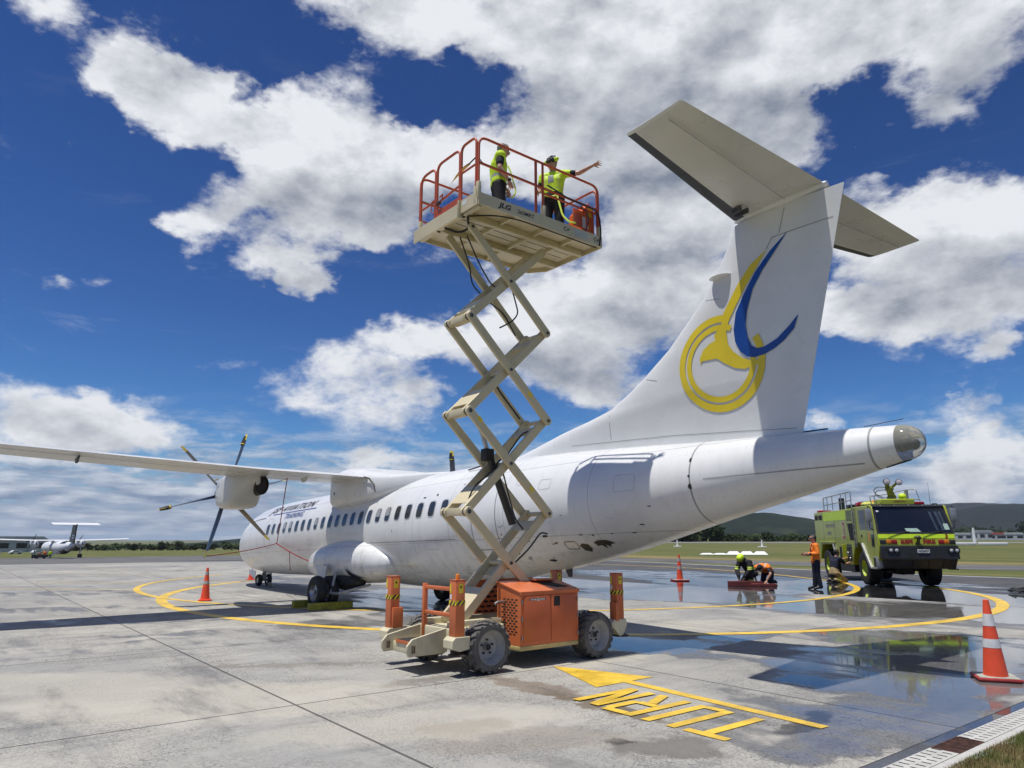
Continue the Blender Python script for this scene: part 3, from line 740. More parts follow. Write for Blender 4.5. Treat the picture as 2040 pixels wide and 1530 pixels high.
M_SEAM = mat('panel_seam', (0.12, 0.12, 0.12), 0.6, var=0.1)
M_SEAML = mat('pale_seam', (0.42, 0.42, 0.41), 0.6, var=0.1)
M_SEAMM = mat('grey_seam', (0.24, 0.24, 0.24), 0.6, var=0.1)
M_TXTK = mat('lettering_black', (0.02, 0.02, 0.025), 0.4, var=0.05); M_TXTB = mat('lettering_blue', (0.02, 0.07, 0.25), 0.4, var=0.05)

def interp(x, xs, ys):
    if x <= xs[0]: return ys[0]
    for i in range(len(xs) - 1):
        if x <= xs[i + 1]:
            t = (x - xs[i]) / (xs[i + 1] - xs[i]); return ys[i] + (ys[i + 1] - ys[i]) * t
    return ys[-1]
def smooth_interp(x, xs, ys):                      # Catmull-Rom on uneven knots
    if x <= xs[0]: return ys[0]
    if x >= xs[-1]: return ys[-1]
    i = max(j for j in range(len(xs) - 1) if xs[j] <= x)
    def tan(j):
        if j == 0: return (ys[1] - ys[0]) / (xs[1] - xs[0])
        if j == len(xs) - 1: return (ys[-1] - ys[-2]) / (xs[-1] - xs[-2])
        return (ys[j + 1] - ys[j - 1]) / (xs[j + 1] - xs[j - 1])
    h = xs[i + 1] - xs[i]; t = (x - xs[i]) / h
    return (2 * t ** 3 - 3 * t ** 2 + 1) * ys[i] + (t ** 3 - 2 * t ** 2 + t) * h * tan(i) + (-2 * t ** 3 + 3 * t ** 2) * ys[i + 1] + (t ** 3 - t ** 2) * h * tan(i + 1)
FX = [0.0, 0.12, 0.4, 0.9, 1.6, 2.6, 4.0, 6.0, 10, 14, 16, 18, 20, 22, 24, 25.6, 26.95]
FT = [1.92, 2.14, 2.36, 2.62, 2.96, 3.26, 3.42, 3.46, 3.47, 3.47, 3.47, 3.47, 3.41, 3.28, 3.13, 3.04, 2.94]
FB = [1.70, 1.50, 1.32, 1.13, 0.98, 0.88, 0.82, 0.80, 0.74, 0.53, 0.52, 0.70, 0.965, 1.32, 1.77, 2.11, 2.42]
def fus(x):
    t, b_ = smooth_interp(x, FX, FT), smooth_interp(x, FX, FB)
    r_ = (t - b_) / 2; return (t + b_) / 2, r_
def fus_pt(x, th, off=0.0):                       # th 0 = top, positive to starboard
    zc, r_ = fus(x); return (x, (r_ + off) * math.sin(th), zc + (r_ + off) * math.cos(th))
def fus_side(x, z, off=0.0):                      # port side point at height z
    zc, r_ = fus(x); q_ = max(-1, min(1, (z - zc) / r_)); th = math.acos(q_)
    return fus_pt(x, -th, off)
NF = 72
xs = [0.0, 0.02, 0.06, 0.12, 0.22, 0.4, 0.6, 0.9, 1.2, 1.6, 2.0, 2.6, 3.2, 4.0] + [4.0 + i * 0.5 for i in range(1, 46)] + [26.75, 26.95]
mb = MB(); mb.loft([[fus_pt(x, 2 * math.pi * j / NF) for j in range(NF)] for x in xs])
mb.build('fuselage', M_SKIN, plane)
# translucent tail cone cap with its lamp
M_CAP = bpy.data.materials.new('tail_lens'); M_CAP.use_nodes = True
_b = M_CAP.node_tree.nodes['Principled BSDF']; _b.inputs['Base Color'].default_value = (0.86, 0.84, 0.74, 1); _b.inputs['Roughness'].default_value = 0.12
_b.inputs['Transmission Weight'].default_value = 0.75; _b.inputs['IOR'].default_value = 1.2
mb = MB(); z0_, r0_ = fus(26.95)
mb.loft([[(26.951 + 0.315 * math.sin(t), r0_ * math.cos(t) * math.sin(2 * math.pi * j / 32), z0_ + r0_ * math.cos(t) * math.cos(2 * math.pi * j / 32)) for j in range(32)] for t in [0, .2, .4, .6, .8, 1.0, 1.2, 1.4, 1.55]])
cap = mb.build('tail_lens', M_CAP, plane)
mb = MB(); mb.cyl((26.96, 0, z0_), (27.06, 0, z0_), 0.11, 0.09); mb.ball((27.10, 0, z0_ - 0.03), 0.07); mb.box(26.96, 26.99, -0.16, 0.16, z0_ - 0.02, z0_ + 0.16)
mb.build('tail_lamp', mat('lamp_plastic', (0.45, 0.42, 0.34), 0.3), plane)
for pts_, r_ in (([(26.45, 0, 2.995), (27.02, 0.0, 3.02)], 0.005), ([(26.7, -0.02, 2.36), (27.05, -0.02, 2.43)], 0.012), ([(25.5, 0, 3.06), (25.9, 0, 3.05)], 0.012)): MB().tube(pts_, r_).build('static_wick', M_BLACKP, plane)

# cabin windows, each with its rim and pane
def win_outline(cx, cz, w_, h_, n_=20):
    out_ = []
    for i in range(n_):
        t = 2 * math.pi * i / n_; c_, s_ = math.cos(t), math.sin(t); e = 0.5
        out_.append((cx + w_ / 2 * math.copysign(abs(c_) ** e, c_), cz + h_ / 2 * math.copysign(abs(s_) ** e, s_)))
    return out_
def side_patch(name, outline, material, parent, off, sub=0.12):
    return decal(name, outline, [list(range(len(outline)))], lambda x, z: fus_side(x, z, off), material, parent, sub)
M_SHADE = mat('window_blind', (0.30, 0.31, 0.32), 0.35, var=0.1)
for i in range(23):
    cx = 5.5532 + 0.53 * i
    rim = side_patch('window', win_outline(cx, 2.40, 0.30, 0.40), M_RIM, plane, 0.004, 0)
    side_patch('pane', win_outline(cx, 2.40, 0.245, 0.345), M_PANE, rim, 0.008, 0)
    if i in (3, 4, 8, 16, 17):
        side_patch('blind', [(cx - 0.105, 2.36), (cx + 0.105, 2.36), (cx + 0.105, 2.50), (cx + 0.07, 2.555), (cx - 0.07, 2.555), (cx - 0.105, 2.50)], M_SHADE, rim, 0.011, 0)
# doors and access panels drawn by their seams
def seam(name, pts, wd=0.012, off=0.004, material=None, closed=True):
    m_ = MB(); n_ = len(pts); A, B = [], []
    rng_ = range(n_ + 1) if closed else range(n_)
    P_ = [Vector((pts[i % n_][0], pts[i % n_][1])) for i in rng_]
    Q = []
    for i in range(len(P_) - 1):
        k_ = max(1, int((P_[i + 1] - P_[i]).length / 0.1))
        for t in range(k_): Q.append(P_[i].lerp(P_[i + 1], t / k_))
    Q.append(P_[-1])
    for i, p in enumerate(Q):
        t = (Q[min(i + 1, len(Q) - 1)] - Q[max(i - 1, 0)]); t.normalize(); nn = Vector((-t.y, t.x)) * wd / 2
        A.append(fus_side(p.x + nn.x, p.y + nn.y, off)); B.append(fus_side(p.x - nn.x, p.y - nn.y, off))
    n2_ = len(A); m_.add(A + B, [(i, i + 1, n2_ + i + 1, n2_ + i) for i in range(n2_ - 1)])
    return m_.build(name, material or M_SEAM, plane)
def rrect(x0, x1, z0, z1, r_=0.12):
    return [(x0 + r_, z0), (x1 - r_, z0), (x1 - r_ * .3, z0 + r_ * .3), (x1, z0 + r_), (x1, z1 - r_), (x1 - r_ * .3, z1 - r_ * .3), (x1 - r_, z1), (x0 + r_, z1), (x0 + r_ * .3, z1 - r_ * .3), (x0, z1 - r_), (x0, z0 + r_), (x0 + r_ * .3, z0 + r_ * .3)]
seam('emergency_door', rrect(5.28, 5.83, 1.75, 2.78), 0.014, material=M_SEAML)
seam('passenger_door', rrect(18.25, 19.05, 1.40, 3.0), 0.014)
seam('access_panel', rrect(20.72, 21.0, 1.36, 1.50, 0.04), 0.012, material=M_BLACKP)
seam('access_panel', rrect(18.9, 19.2, 1.5, 1.62, 0.03), 0.008)
seam('belt_seam', [(17.6, 1.65), (14.5, 1.68), (12.6, 1.70)], 0.012, closed=False)
seam('access_panel', rrect(24.0, 26.5, 2.42, 2.43, 0.004), 0.006, material=M_SEAMM)
side_patch('bare_patch', [(21.03, 1.42), (21.12, 1.46), (21.24, 1.44), (21.25, 1.36), (21.17, 1.30), (21.06, 1.33)], M_BLACKP, plane, 0.005)
side_patch('bare_patch', [(21.38, 1.47), (21.5, 1.51), (21.68, 1.51), (21.82, 1.45), (21.70, 1.43), (21.66, 1.38), (21.6, 1.43), (21.56, 1.36), (21.5, 1.42), (21.42, 1.40)], M_BLACKP, plane, 0.005)
rs_ = random.Random(9)
for x_, z_, sx__, sz__ in ((19.9, 1.82, .05, .02), (20.35, 1.62, .10, .03), (23.74, 2.78, .03, .06), (23.74, 2.50, .025, .03), (23.75, 2.32, .045, .06), (16.2, 2.70, .07, .02), (16.75, 2.73, .05, .025), (18.65, 1.78, .015, .05), (18.85, 1.72, .02, .04), (22.35, 1.62, .05, .015), (22.6, 1.75, .06, .012), (21.9, 1.62, .035, .012), (20.1, 1.15, .10, .03), (14.9, 1.95, .012, .04), (13.2, 2.95, .05, .012), (8.3, 1.62, .02, .02), (6.8, 1.52, .012, .05), (17.7, 2.9, .03, .012), (20.9, 2.0, .03, .01), (22.9, 2.05, .05, .012), (19.4, 1.3, .06, .02)):
    side_patch('paint_chip', [(x_ + sx__ * rs_.uniform(.6, 1.1) * math.cos(t * .785), z_ + sz__ * rs_.uniform(.5, 1.1) * math.sin(t * .785)) for t in range(8)], M_BLACKP, plane, 0.005, 0)
for x_, z_, w__, h__ in ((17.9, 1.2, .35, .22), (20.3, 2.55, .3, .2), (22.2, 2.35, .45, .3), (9.2, 1.75, .25, .18), (16.4, 1.45, .5, .22), (19.6, 2.7, .22, .16), (3.3, 2.2, .4, .3)):
    seam('access_panel', rrect(x_, x_ + w__, z_, z_ + h__, 0.03), 0.007, material=M_SEAML)
side_patch('placard', [(18.28, 2.05), (18.42, 2.05), (18.42, 2.12), (18.28, 2.12)], mat('red_placard', (0.45, 0.10, 0.09), 0.5), plane, 0.005)
# airline lettering along the crown
def crown(th0):
    def fn(x, s): return fus_pt(x, -(th0 - s / 1.49), 0.010)
    return fn
lettering('airline_name', 'JSP AVIATION', 0.50, lambda x, y: crown(0.76)(6.85 + x, y), M_TXTK, plane, 0.006, 0.2, 1.08, 0.15, space=1.16)
lettering('airline_word', 'TRAINING', 0.32, lambda x, y: crown(1.06)(7.58 + x, y), M_TXTB, plane, 0.004, 0.1, 0.95, 0.15, space=1.2)
decal('underline', [(4.9, -0.02), (8.75, -0.02), (8.8, 0.015), (4.95, 0.015)], [[0, 1, 2, 3]], lambda x, y: crown(0.925)(x + 0.45, y), M_TXTB, plane, 0.3)
decal('nose_stripe', [(3.6, -0.012), (5.1, -0.012), (5.1, 0.012), (3.6, 0.012)], [[0, 1, 2, 3]], lambda x, y: crown(1.0)(x - 0.3, y), M_TXTK, plane, 0.3)

# ---- fin
FIN_LE = ([2.95, 3.45, 3.661, 3.86, 4.0, 4.126, 4.35, 4.604, 5.031, 5.784, 6.367, 6.807, 7.0], [15.9, 17.9, 18.973, 19.9, 20.75, 21.35, 21.85, 22.314, 22.982, 23.863, 24.331, 24.602, 24.68])
def fin_le(z): return interp(z, *FIN_LE)
def fin_te(z): return 25.46 + (z - 2.95) * 0.309
def fin_half(x, z):
    le, te = fin_le(z), fin_te(z); c_ = te - le; u = max(0.0, min(1.0, (x - le) / c_)); t_ = min(0.155, 0.062 * c_)
    s_ = min(1.6, 0.35 * c_) if c_ > 1.0 else 0.35 * c_; uu = 0.35 * (x - le) / s_ if x - le < s_ else 0.35 + 0.65 * (x - le - s_) / max(0.01, c_ - s_)
    uu = max(0.0, min(1.0, uu))
    return t_ * (2.97 * math.sqrt(uu) - 1.26 * uu - 3.516 * uu ** 2 + 2.843 * uu ** 3 - 1.036 * uu ** 4) * 2.0 / 2.0
us = [0, 0.003, 0.01, 0.025, 0.045] + [0.07 + i * 0.0465 for i in range(21)]
rings = []
zs_ = sorted([2.8 + i * 0.07 for i in range(60)] + [3.45, 3.661, 4.126, 4.604, 5.031])
for z in zs_:
    le, te = fin_le(z), fin_te(z)
    up = [(le + (te - le) * u, -fin_half(le + (te - le) * u, z) - 0.002, z) for u in us]
    rings.append(up + [(x, -y, zz) for x, y, zz in up[::-1]])
mb = MB(); mb.loft(rings); mb.build('fin', M_AWHITE, plane)
def fin_pt(x, z, off=0.005): return (x, -fin_half(x, z) - 0.002 - off, z)
def fin_seam(pts, wd=0.012):
    m_ = MB()
    for (x0, z0), (x1, z1) in zip(pts[:-1], pts[1:]):
        L_ = math.hypot(x1 - x0, z1 - z0); nx, nz = -(z1 - z0) / L_ * wd / 2, (x1 - x0) / L_ * wd / 2; k_ = max(2, int(L_ / 0.15))
        A = [fin_pt(x0 + (x1 - x0) * i / k_ + nx, z0 + (z1 - z0) * i / k_ + nz, 0.004) for i in range(k_ + 1)]; B = [fin_pt(x0 + (x1 - x0) * i / k_ - nx, z0 + (z1 - z0) * i / k_ - nz, 0.004) for i in range(k_ + 1)]
        m_.add(A + B, [(i, i + 1, k_ + 2 + i, k_ + 1 + i) for i in range(k_)])
    return m_.build('rudder_seam', M_SEAMM, plane)
fin_seam([(21.45, 3.5), (21.45, 4.15)], 0.010); fin_seam([(22.3, 4.6), (22.75, 4.45)], 0.008); fin_seam([(23.85, 5.75), (24.3, 5.65)], 0.008)
fin_seam([(25.30, 6.25), (25.42, 6.42), (26.45, 6.42)], 0.012); fin_seam([(25.55, 6.45), (25.70, 6.86)], 0.010)
fin_seam([(20.3, 3.52), (23.0, 3.36), (25.4, 3.14)], 0.009)
# emblem on the fin: ring, horn and swoosh
def fin_logo(name, pts, faces, material): return decal(name, pts, faces, lambda x, z: fin_pt(x, z, 0.010 if material is M_LOGOY else 0.014), material, plane, 0.09)
def smooth_poly(pts, k_=4):
    out_ = []; n_ = len(pts)
    for i in range(n_):
        p0, p1, p2, p3 = [Vector(pts[(i + d) % n_]) for d in (-1, 0, 1, 2)]
        for j in range(k_):
            t = j / k_
            out_.append(tuple(0.5 * (2 * p1 + (p2 - p0) * t + (2 * p0 - 5 * p1 + 4 * p2 - p3) * t * t + (3 * p1 - p0 - 3 * p2 + p3) * t ** 3)))
    return out_
RC = (24.17, 4.48)
def band(r0, r1, a0, a1, n_=60):
    pts = []; 
    for i in range(n_ + 1):
        t = R(a0 + (a1 - a0) * i / n_); pts += [(RC[0] + r0 * math.cos(t), RC[1] + r0 * math.sin(t)), (RC[0] + r1 * math.cos(t), RC[1] + r1 * math.sin(t))]
    return pts, [[2 * i, 2 * i + 1, 2 * i + 3, 2 * i + 2] for i in range(n_)]
fin_logo('emblem_ring', *band(0.735, 0.865, 76, 384), M_LOGOY); fin_logo('emblem_ring', *band(0.595, 0.695, 62, 360), M_LOGOY)
BLUE = [(25.701, 6.425), (25.449, 6.163), (25.192, 5.903), (24.974, 5.623), (24.817, 5.276), (24.756, 5.031), (24.765, 4.812), (24.816, 4.648), (24.902, 4.585), (25.038, 4.581), (25.27, 4.66), (25.507, 4.826), (25.687, 4.981), (25.584, 4.763), (25.395, 4.607), (25.208, 4.509), (25.023, 4.45), (24.839, 4.439), (24.704, 4.483), (24.598, 4.594), (24.523, 4.787), (24.523, 5.006), (24.603, 5.293), (24.776, 5.552), (25.053, 5.906), (25.363, 6.194)]
HORN = [(25.3, 6.24), (25.058, 5.949), (24.842, 5.709), (24.617, 5.423), (24.444, 5.183), (24.375, 5.001), (24.376, 4.78), (24.457, 4.628), (24.61, 4.484), (24.831, 4.369), (25.047, 4.465), (25.009, 4.328), (24.824, 4.307), (24.634, 4.277), (24.45, 4.335), (24.267, 4.455), (24.129, 4.574), (23.978, 4.587), (23.822, 4.592), (23.776, 4.544), (23.776, 4.656), (23.869, 4.793), (24.007, 4.872), (24.139, 4.906), (24.123, 5.0), (24.292, 5.158), (24.352, 5.343), (24.479, 5.509), (24.707, 5.797), (24.977, 6.066)]
fin_logo('emblem_horn', HORN, [list(range(len(HORN)))], M_LOGOY)
fin_logo('emblem_swoosh', BLUE, [list(range(len(BLUE)))], M_LOGOB)
# fin antenna blades and top fairing
mb = MB(); mb.ball((24.36, -0.14, 6.04), 0.22, 0.17, 0.016, 20, 8)
mb.build('fin_antenna', M_AWHITE, plane)
mb = MB(); mb.loft([[(24.66 + 1.76 * t, 0.16 * w_ * math.sin(2 * math.pi * j / 20), 7.03 + 0.14 * w_ * math.cos(2 * math.pi * j / 20)) for j in range(20)] for t, w_ in ((0, .05), (.04, .35), (.12, .7), (.3, 1), (.6, 1), (.85, .7), (1.0, .3))])
mb.build('fin_fairing', M_AWHITE, plane)

# ---- wing-type surfaces
def airfoil(n_=12):
    u = [0.5 * (1 - math.cos(math.pi * i / n_)) for i in range(n_ + 1)]
    return u, [0.594 * (0.2969 * math.sqrt(q_) - 0.126 * q_ - 0.3516 * q_ ** 2 + 0.2843 * q_ ** 3 - 0.1015 * q_ ** 4) * 8.4 for q_ in u]
def wing_rings(stations, camber=0.0):
    """stations: (y, x_le, x_te, z_le, z_te, thickness)"""
    u, t = airfoil(); rings = []
    for (y, xl, xt, zl, zt_, th) in stations:
        up = [(xl + (xt - xl) * a, y, zl + (zt_ - zl) * a + b_ * th * 0.5 * (1 + camber) + camber * th * 0.6 * math.sin(math.pi * a)) for a, b_ in zip(u, t)]
        dn = [(xl + (xt - xl) * a, y, zl + (zt_ - zl) * a - b_ * th * 0.5 * (1 - camber) + camber * th * 0.6 * math.sin(math.pi * a)) for a, b_ in zip(u, t)]
        rings.append(up[::-1] + dn[1:-1])
    return rings
def wing_mesh(name, stations, camber, mats, boot=None, te_split=None):
    m_ = MB(); rings = wing_rings(stations, camber); n_ = len(rings[0]); m_.loft(rings, smooth=True)
    o = m_.build(name, mats, plane)
    for p in o.data.polygons:
        c_ = p.center; s0 = min(stations, key=lambda s_: abs(s_[0] - c_.y))
        # interpolate chord
        ys = [s_[0] for s_ in stations]; order = sorted(range(len(ys)), key=lambda i: ys[i])
        yy = [ys[i] for i in order]; xl = interp(c_.y, yy, [stations[i][1] for i in order]); xt = interp(c_.y, yy, [stations[i][2] for i in order])
        u_ = (c_.x - xl) / (xt - xl)
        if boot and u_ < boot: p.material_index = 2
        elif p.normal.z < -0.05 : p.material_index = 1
    return o
for sgn, nm in ((-1, 'tailplane'), (1, 'tailplane')):
    st = [(sgn * 0.06, 24.69, 26.38, 7.05, 7.05, 0.21), (sgn * 1.2, 24.90, 26.372, 7.05, 7.05, 0.185), (sgn * 2.4, 25.13, 26.366, 7.05, 7.05, 0.155), (sgn * 3.60, 25.36, 26.36, 7.05, 7.05, 0.12)]
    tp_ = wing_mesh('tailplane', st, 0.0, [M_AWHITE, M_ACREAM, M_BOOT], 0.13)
    m_ = MB(); m_.loft(wing_rings([(sgn * 3.601, 25.362, 26.36, 7.05, 7.05, 0.122), (sgn * 3.655, 25.40, 26.34, 7.05, 7.05, 0.06)])); m_.build('tip_cap', M_AWHITE, tp_)
    m_ = MB()
    A = [(interp(abs(y), [0.2, 3.5], [25.78, 26.02]), sgn * y, 7.05 - interp(abs(y), [0.2, 3.5], [0.094, 0.0505]) - 0.006) for y in [0.2 + 0.3 * i for i in range(12)]]
    m_.tube(A, 0.007, 4); m_.build('elevator_seam', M_SEAML, tp_)
    m_ = MB(); m_.box(25.0, 25.16, sgn * 0.55 - 0.03, sgn * 0.55 + 0.03, 6.90, 6.98); m_.box(24.95, 25.22, sgn * 0.42 - 0.012, sgn * 0.42 + 0.012, 6.88, 6.97); m_.build('elevator_bracket', M_DKSTEEL, tp_)

WST = [(0.0, 10.72, 13.30, 3.64, 3.49, 0.48), (1.4, 10.72, 13.30, 3.64, 3.49, 0.48), (4.3, 10.74, 13.29, 3.66, 3.54, 0.48), (7.0, 10.95, 13.10, 3.75, 3.67, 0.44), (10.0, 11.18, 12.88, 3.85, 3.81, 0.37), (13.3, 11.44, 12.64, 3.96, 3.94, 0.26)]
for sgn in (-1, 1):
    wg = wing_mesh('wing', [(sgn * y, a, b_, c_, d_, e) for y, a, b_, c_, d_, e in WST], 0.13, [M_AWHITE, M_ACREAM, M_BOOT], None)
    m_ = MB(); m_.loft(wing_rings([(sgn * 13.301, 11.44, 12.64, 3.97, 3.97, 0.26), (sgn * 13.5, 11.7, 12.55, 3.97, 3.97, 0.08)], 0.13)); m_.build('wing_tip', M_AWHITE, wg)
    for y, w_ in ((3.0, .02), (8.3, .025), (10.6, .02)):
        x1 = interp(y, [s_[0] for s_ in WST], [s_[2] for s_ in WST]); zz = interp(y, [s_[0] for s_ in WST], [s_[4] for s_ in WST])
        m_ = MB(); m_.prism([(x1 - 0.75, zz - 0.08), (x1 - 0.62, zz - 0.19), (x1 - 0.45, zz - 0.19), (x1 - 0.25, zz - 0.04)], sgn * y - w_, sgn * y + w_, 'y'); m_.build('flap_hinge', M_ACREAM if y != 8.3 else M_DKSTEEL, wg, 0.01)
    m_ = MB()
    pts = [(interp(y, [0, 4.3, 13.3], [12.55, 12.55, 12.30]), sgn * y, interp(y, [0, 4.3, 7, 10, 13.3], [3.47, 3.51, 3.64, 3.79, 3.92])) for y in [1.5 + 0.5 * i for i in range(23)]]
    m_.tube(pts, 0.005, 4); m_.build('flap_seam', M_SEAML, wg)
# centre wing fairing on the fuselage crown
rings = []
for x, hw, zt_, zb_ in ((9.9, .25, 3.50, 3.2), (10.25, 0.95, 3.58, 3.0), (10.6, 1.26, 3.75, 2.78), (10.95, 1.40, 3.93, 2.72), (11.6, 1.44, 3.97, 2.72), (12.5, 1.44, 3.86, 2.74), (13.1, 1.42, 3.72, 2.78), (13.6, 1.32, 3.62, 2.85), (14.1, 1.14, 3.55, 2.95), (14.6, 0.9, 3.52, 3.08), (15.1, 0.6, 3.50, 3.2), (15.6, 0.2, 3.48, 3.3)):
    ring = []
    for j in range(36):
        t = 2 * math.pi * j / 36; c_, s_ = math.cos(t), math.sin(t); e = 0.42
        ring.append((x, hw * math.copysign(abs(s_) ** e, s_), (zt_ + zb_) / 2 + (zt_ - zb_) / 2 * math.copysign(abs(c_) ** e, c_)))
    rings.append(ring)
mb = MB(); mb.loft(rings); fair = mb.build('wing_fairing', M_AWHITE, plane)
mb = MB(); mb.tube([(13.22, -1.455, 3.52), (13.42, -1.40, 3.45), (13.62, -1.345, 3.25), (13.68, -1.33, 3.05)], [0.012, 0.022, 0.016, 0.008], 6); mb.build('flap_cable', M_BLACK, fair)
mb = MB(); mb.ball((11.3, -1.445, 3.2), 0.03, 0.008, 0.05); mb.build('vent', M_BLACK, fair)

# ---- engines and propellers
M_BLADE = mat('propeller_blade', (0.05, 0.052, 0.058), 0.3, var=0.15, vscale=2); M_TIP = mat('blade_tip', (0.78, 0.58, 0.03), 0.4, var=0.06)
M_EXH = mat('exhaust_soot', (0.02, 0.018, 0.017), 0.6, 0.3, var=0.4, vscale=6); M_SPIN = mat('spinner', (0.12, 0.12, 0.13), 0.35, 0.4, var=0.1)
def superring(x, yc, hw, zt_, zb_, e=0.55, n_=32):
    ring = []
    for j in range(n_):
        t = 2 * math.pi * j / n_; c_, s_ = math.cos(t), math.sin(t)
        ring.append((x, yc + hw * math.copysign(abs(s_) ** e, s_), (zt_ + zb_) / 2 + (zt_ - zb_) / 2 * math.copysign(abs(c_) ** e, c_)))
    return ring
for sgn in (-1, 1):
    yc = 4.05 * sgn
    nac = MB(); nac.loft([superring(x, yc, hw, zt_, zb_, e) for x, hw, zt_, zb_, e in ((9.66, .29, 3.50, 2.94, .9), (9.70, .35, 3.56, 2.86, .75), (9.9, .40, 3.62, 2.78, .55), (10.3, .43, 3.68, 2.73, .42), (10.85, .44, 3.70, 2.72, .38), (11.1, .43, 3.70, 2.74, .38), (11.3, .40, 3.70, 2.84, .4), (11.5, .35, 3.68, 3.0, .45), (11.7, .27, 3.66, 3.22, .5), (11.85, .16, 3.62, 3.42, .6))])
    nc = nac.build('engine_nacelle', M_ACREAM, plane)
    m_ = MB(); s_ = -sgn
    ov = lambda x, dy, k_: [(x, yc + s_ * dy + 0.19 * k_ * math.cos(2 * math.pi * j / 20), 3.31 + 0.27 * k_ * math.sin(2 * math.pi * j / 20)) for j in range(20)]
    m_.loft([ov(11.1, 0.20, 1.0), ov(11.55, 0.24, 1.03), ov(11.82, 0.25, 1.0), ov(11.815, 0.25, 0.92), ov(11.76, 0.25, 0.90)])
    m_.build('exhaust_pipe', M_EXH, nc)
    m_ = MB(); m_.prism([(9.95, 3.56), (10.25, 3.56), (10.25, 3.60), (9.95, 3.60)], yc - 0.47, yc - 0.455); m_.build('nacelle_placard', mat('ochre_placard', (0.5, 0.3, 0.07), 0.5), nc)
    m_ = MB(); m_.cyl((9.36, yc, 3.2335), (9.66, yc, 3.2335), 0.28, 0.30, 24); m_.lathe([(0.28, 0), (0.25, -0.12), (0.18, -0.26), (0.09, -0.36), (0.01, -0.4)], (9.36, yc, 3.2335), 'x', 24)
    pr_ = m_.build('propeller_hub', M_SPIN, plane)
    for kb_ in range(6):
        ph = R(14.46 + 60 * kb_) if sgn < 0 else R(-4 + 60 * kb_)
        dirb = Vector((0, math.sin(ph), math.cos(ph))); side_ = Vector((0, math.cos(ph), -math.sin(ph))); ax = Vector((1, 0, 0))
        hub = Vector((9.52, yc, 3.2335)); rings = []; tips = []
        # feathered: chord nearly along the axis at the tip
        for rr, ch, tw, th in ((0.24, .11, 60, .09), (0.45, .20, 72, .06), (0.75, .31, 82, .04), (1.1, .37, 87, .032), (1.45, .35, 89, .026), (1.68, .31, 90, .02), (1.69, .308, 90, .02), (1.84, .24, 90, .014), (1.90, .13, 90, .008)):
            ca, sa = math.cos(R(tw)), math.sin(R(tw)); cd = side_ * -ca + ax * sa; nd = cd.cross(dirb)
            c0 = hub + dirb * rr
            rings.append([c0 + cd * (ch * 0.62 * p) + nd * (th * q_) for p, q_ in ((-0.6, 0), (-0.3, .6), (0.15, .55), (0.6, .12), (1, 0), (0.6, -.12), (0.15, -.45), (-0.3, -.5))])
        m_ = MB(); m_.loft(rings[:7]); bl = m_.build('propeller_blade', M_BLADE, pr_)
        m_ = MB(); m_.loft(rings[6:]); m_.build('blade_tip', M_TIP, bl)
        if kb_ in (0, 4) and sgn < 0 or sgn > 0 and kb_ == 0:
            m_ = MB(); c0 = hub + dirb * 1.66; m_.loft([[c0 + dirb * d + (Vector((1, 0, 0)) * math.cos(2 * math.pi * j / 10) * w_ * 0.62 + side_ * math.sin(2 * math.pi * j / 10) * w_ * 0.36) for j in range(10)] for d, w_ in ((-0.12, .17), (0, .165), (0.16, .12))]); m_.build('blade_cover', M_BLACK, bl)
            m_ = MB(); m_.loft([[c0 + dirb * d + (Vector((1, 0, 0)) * math.cos(2 * math.pi * j / 10) * w_ * 0.62 + side_ * math.sin(2 * math.pi * j / 10) * w_ * 0.36) for j in range(10)] for d, w_ in ((-0.1, .178), (-0.075, .178))]); m_.build('cover_band', M_TIP, bl)

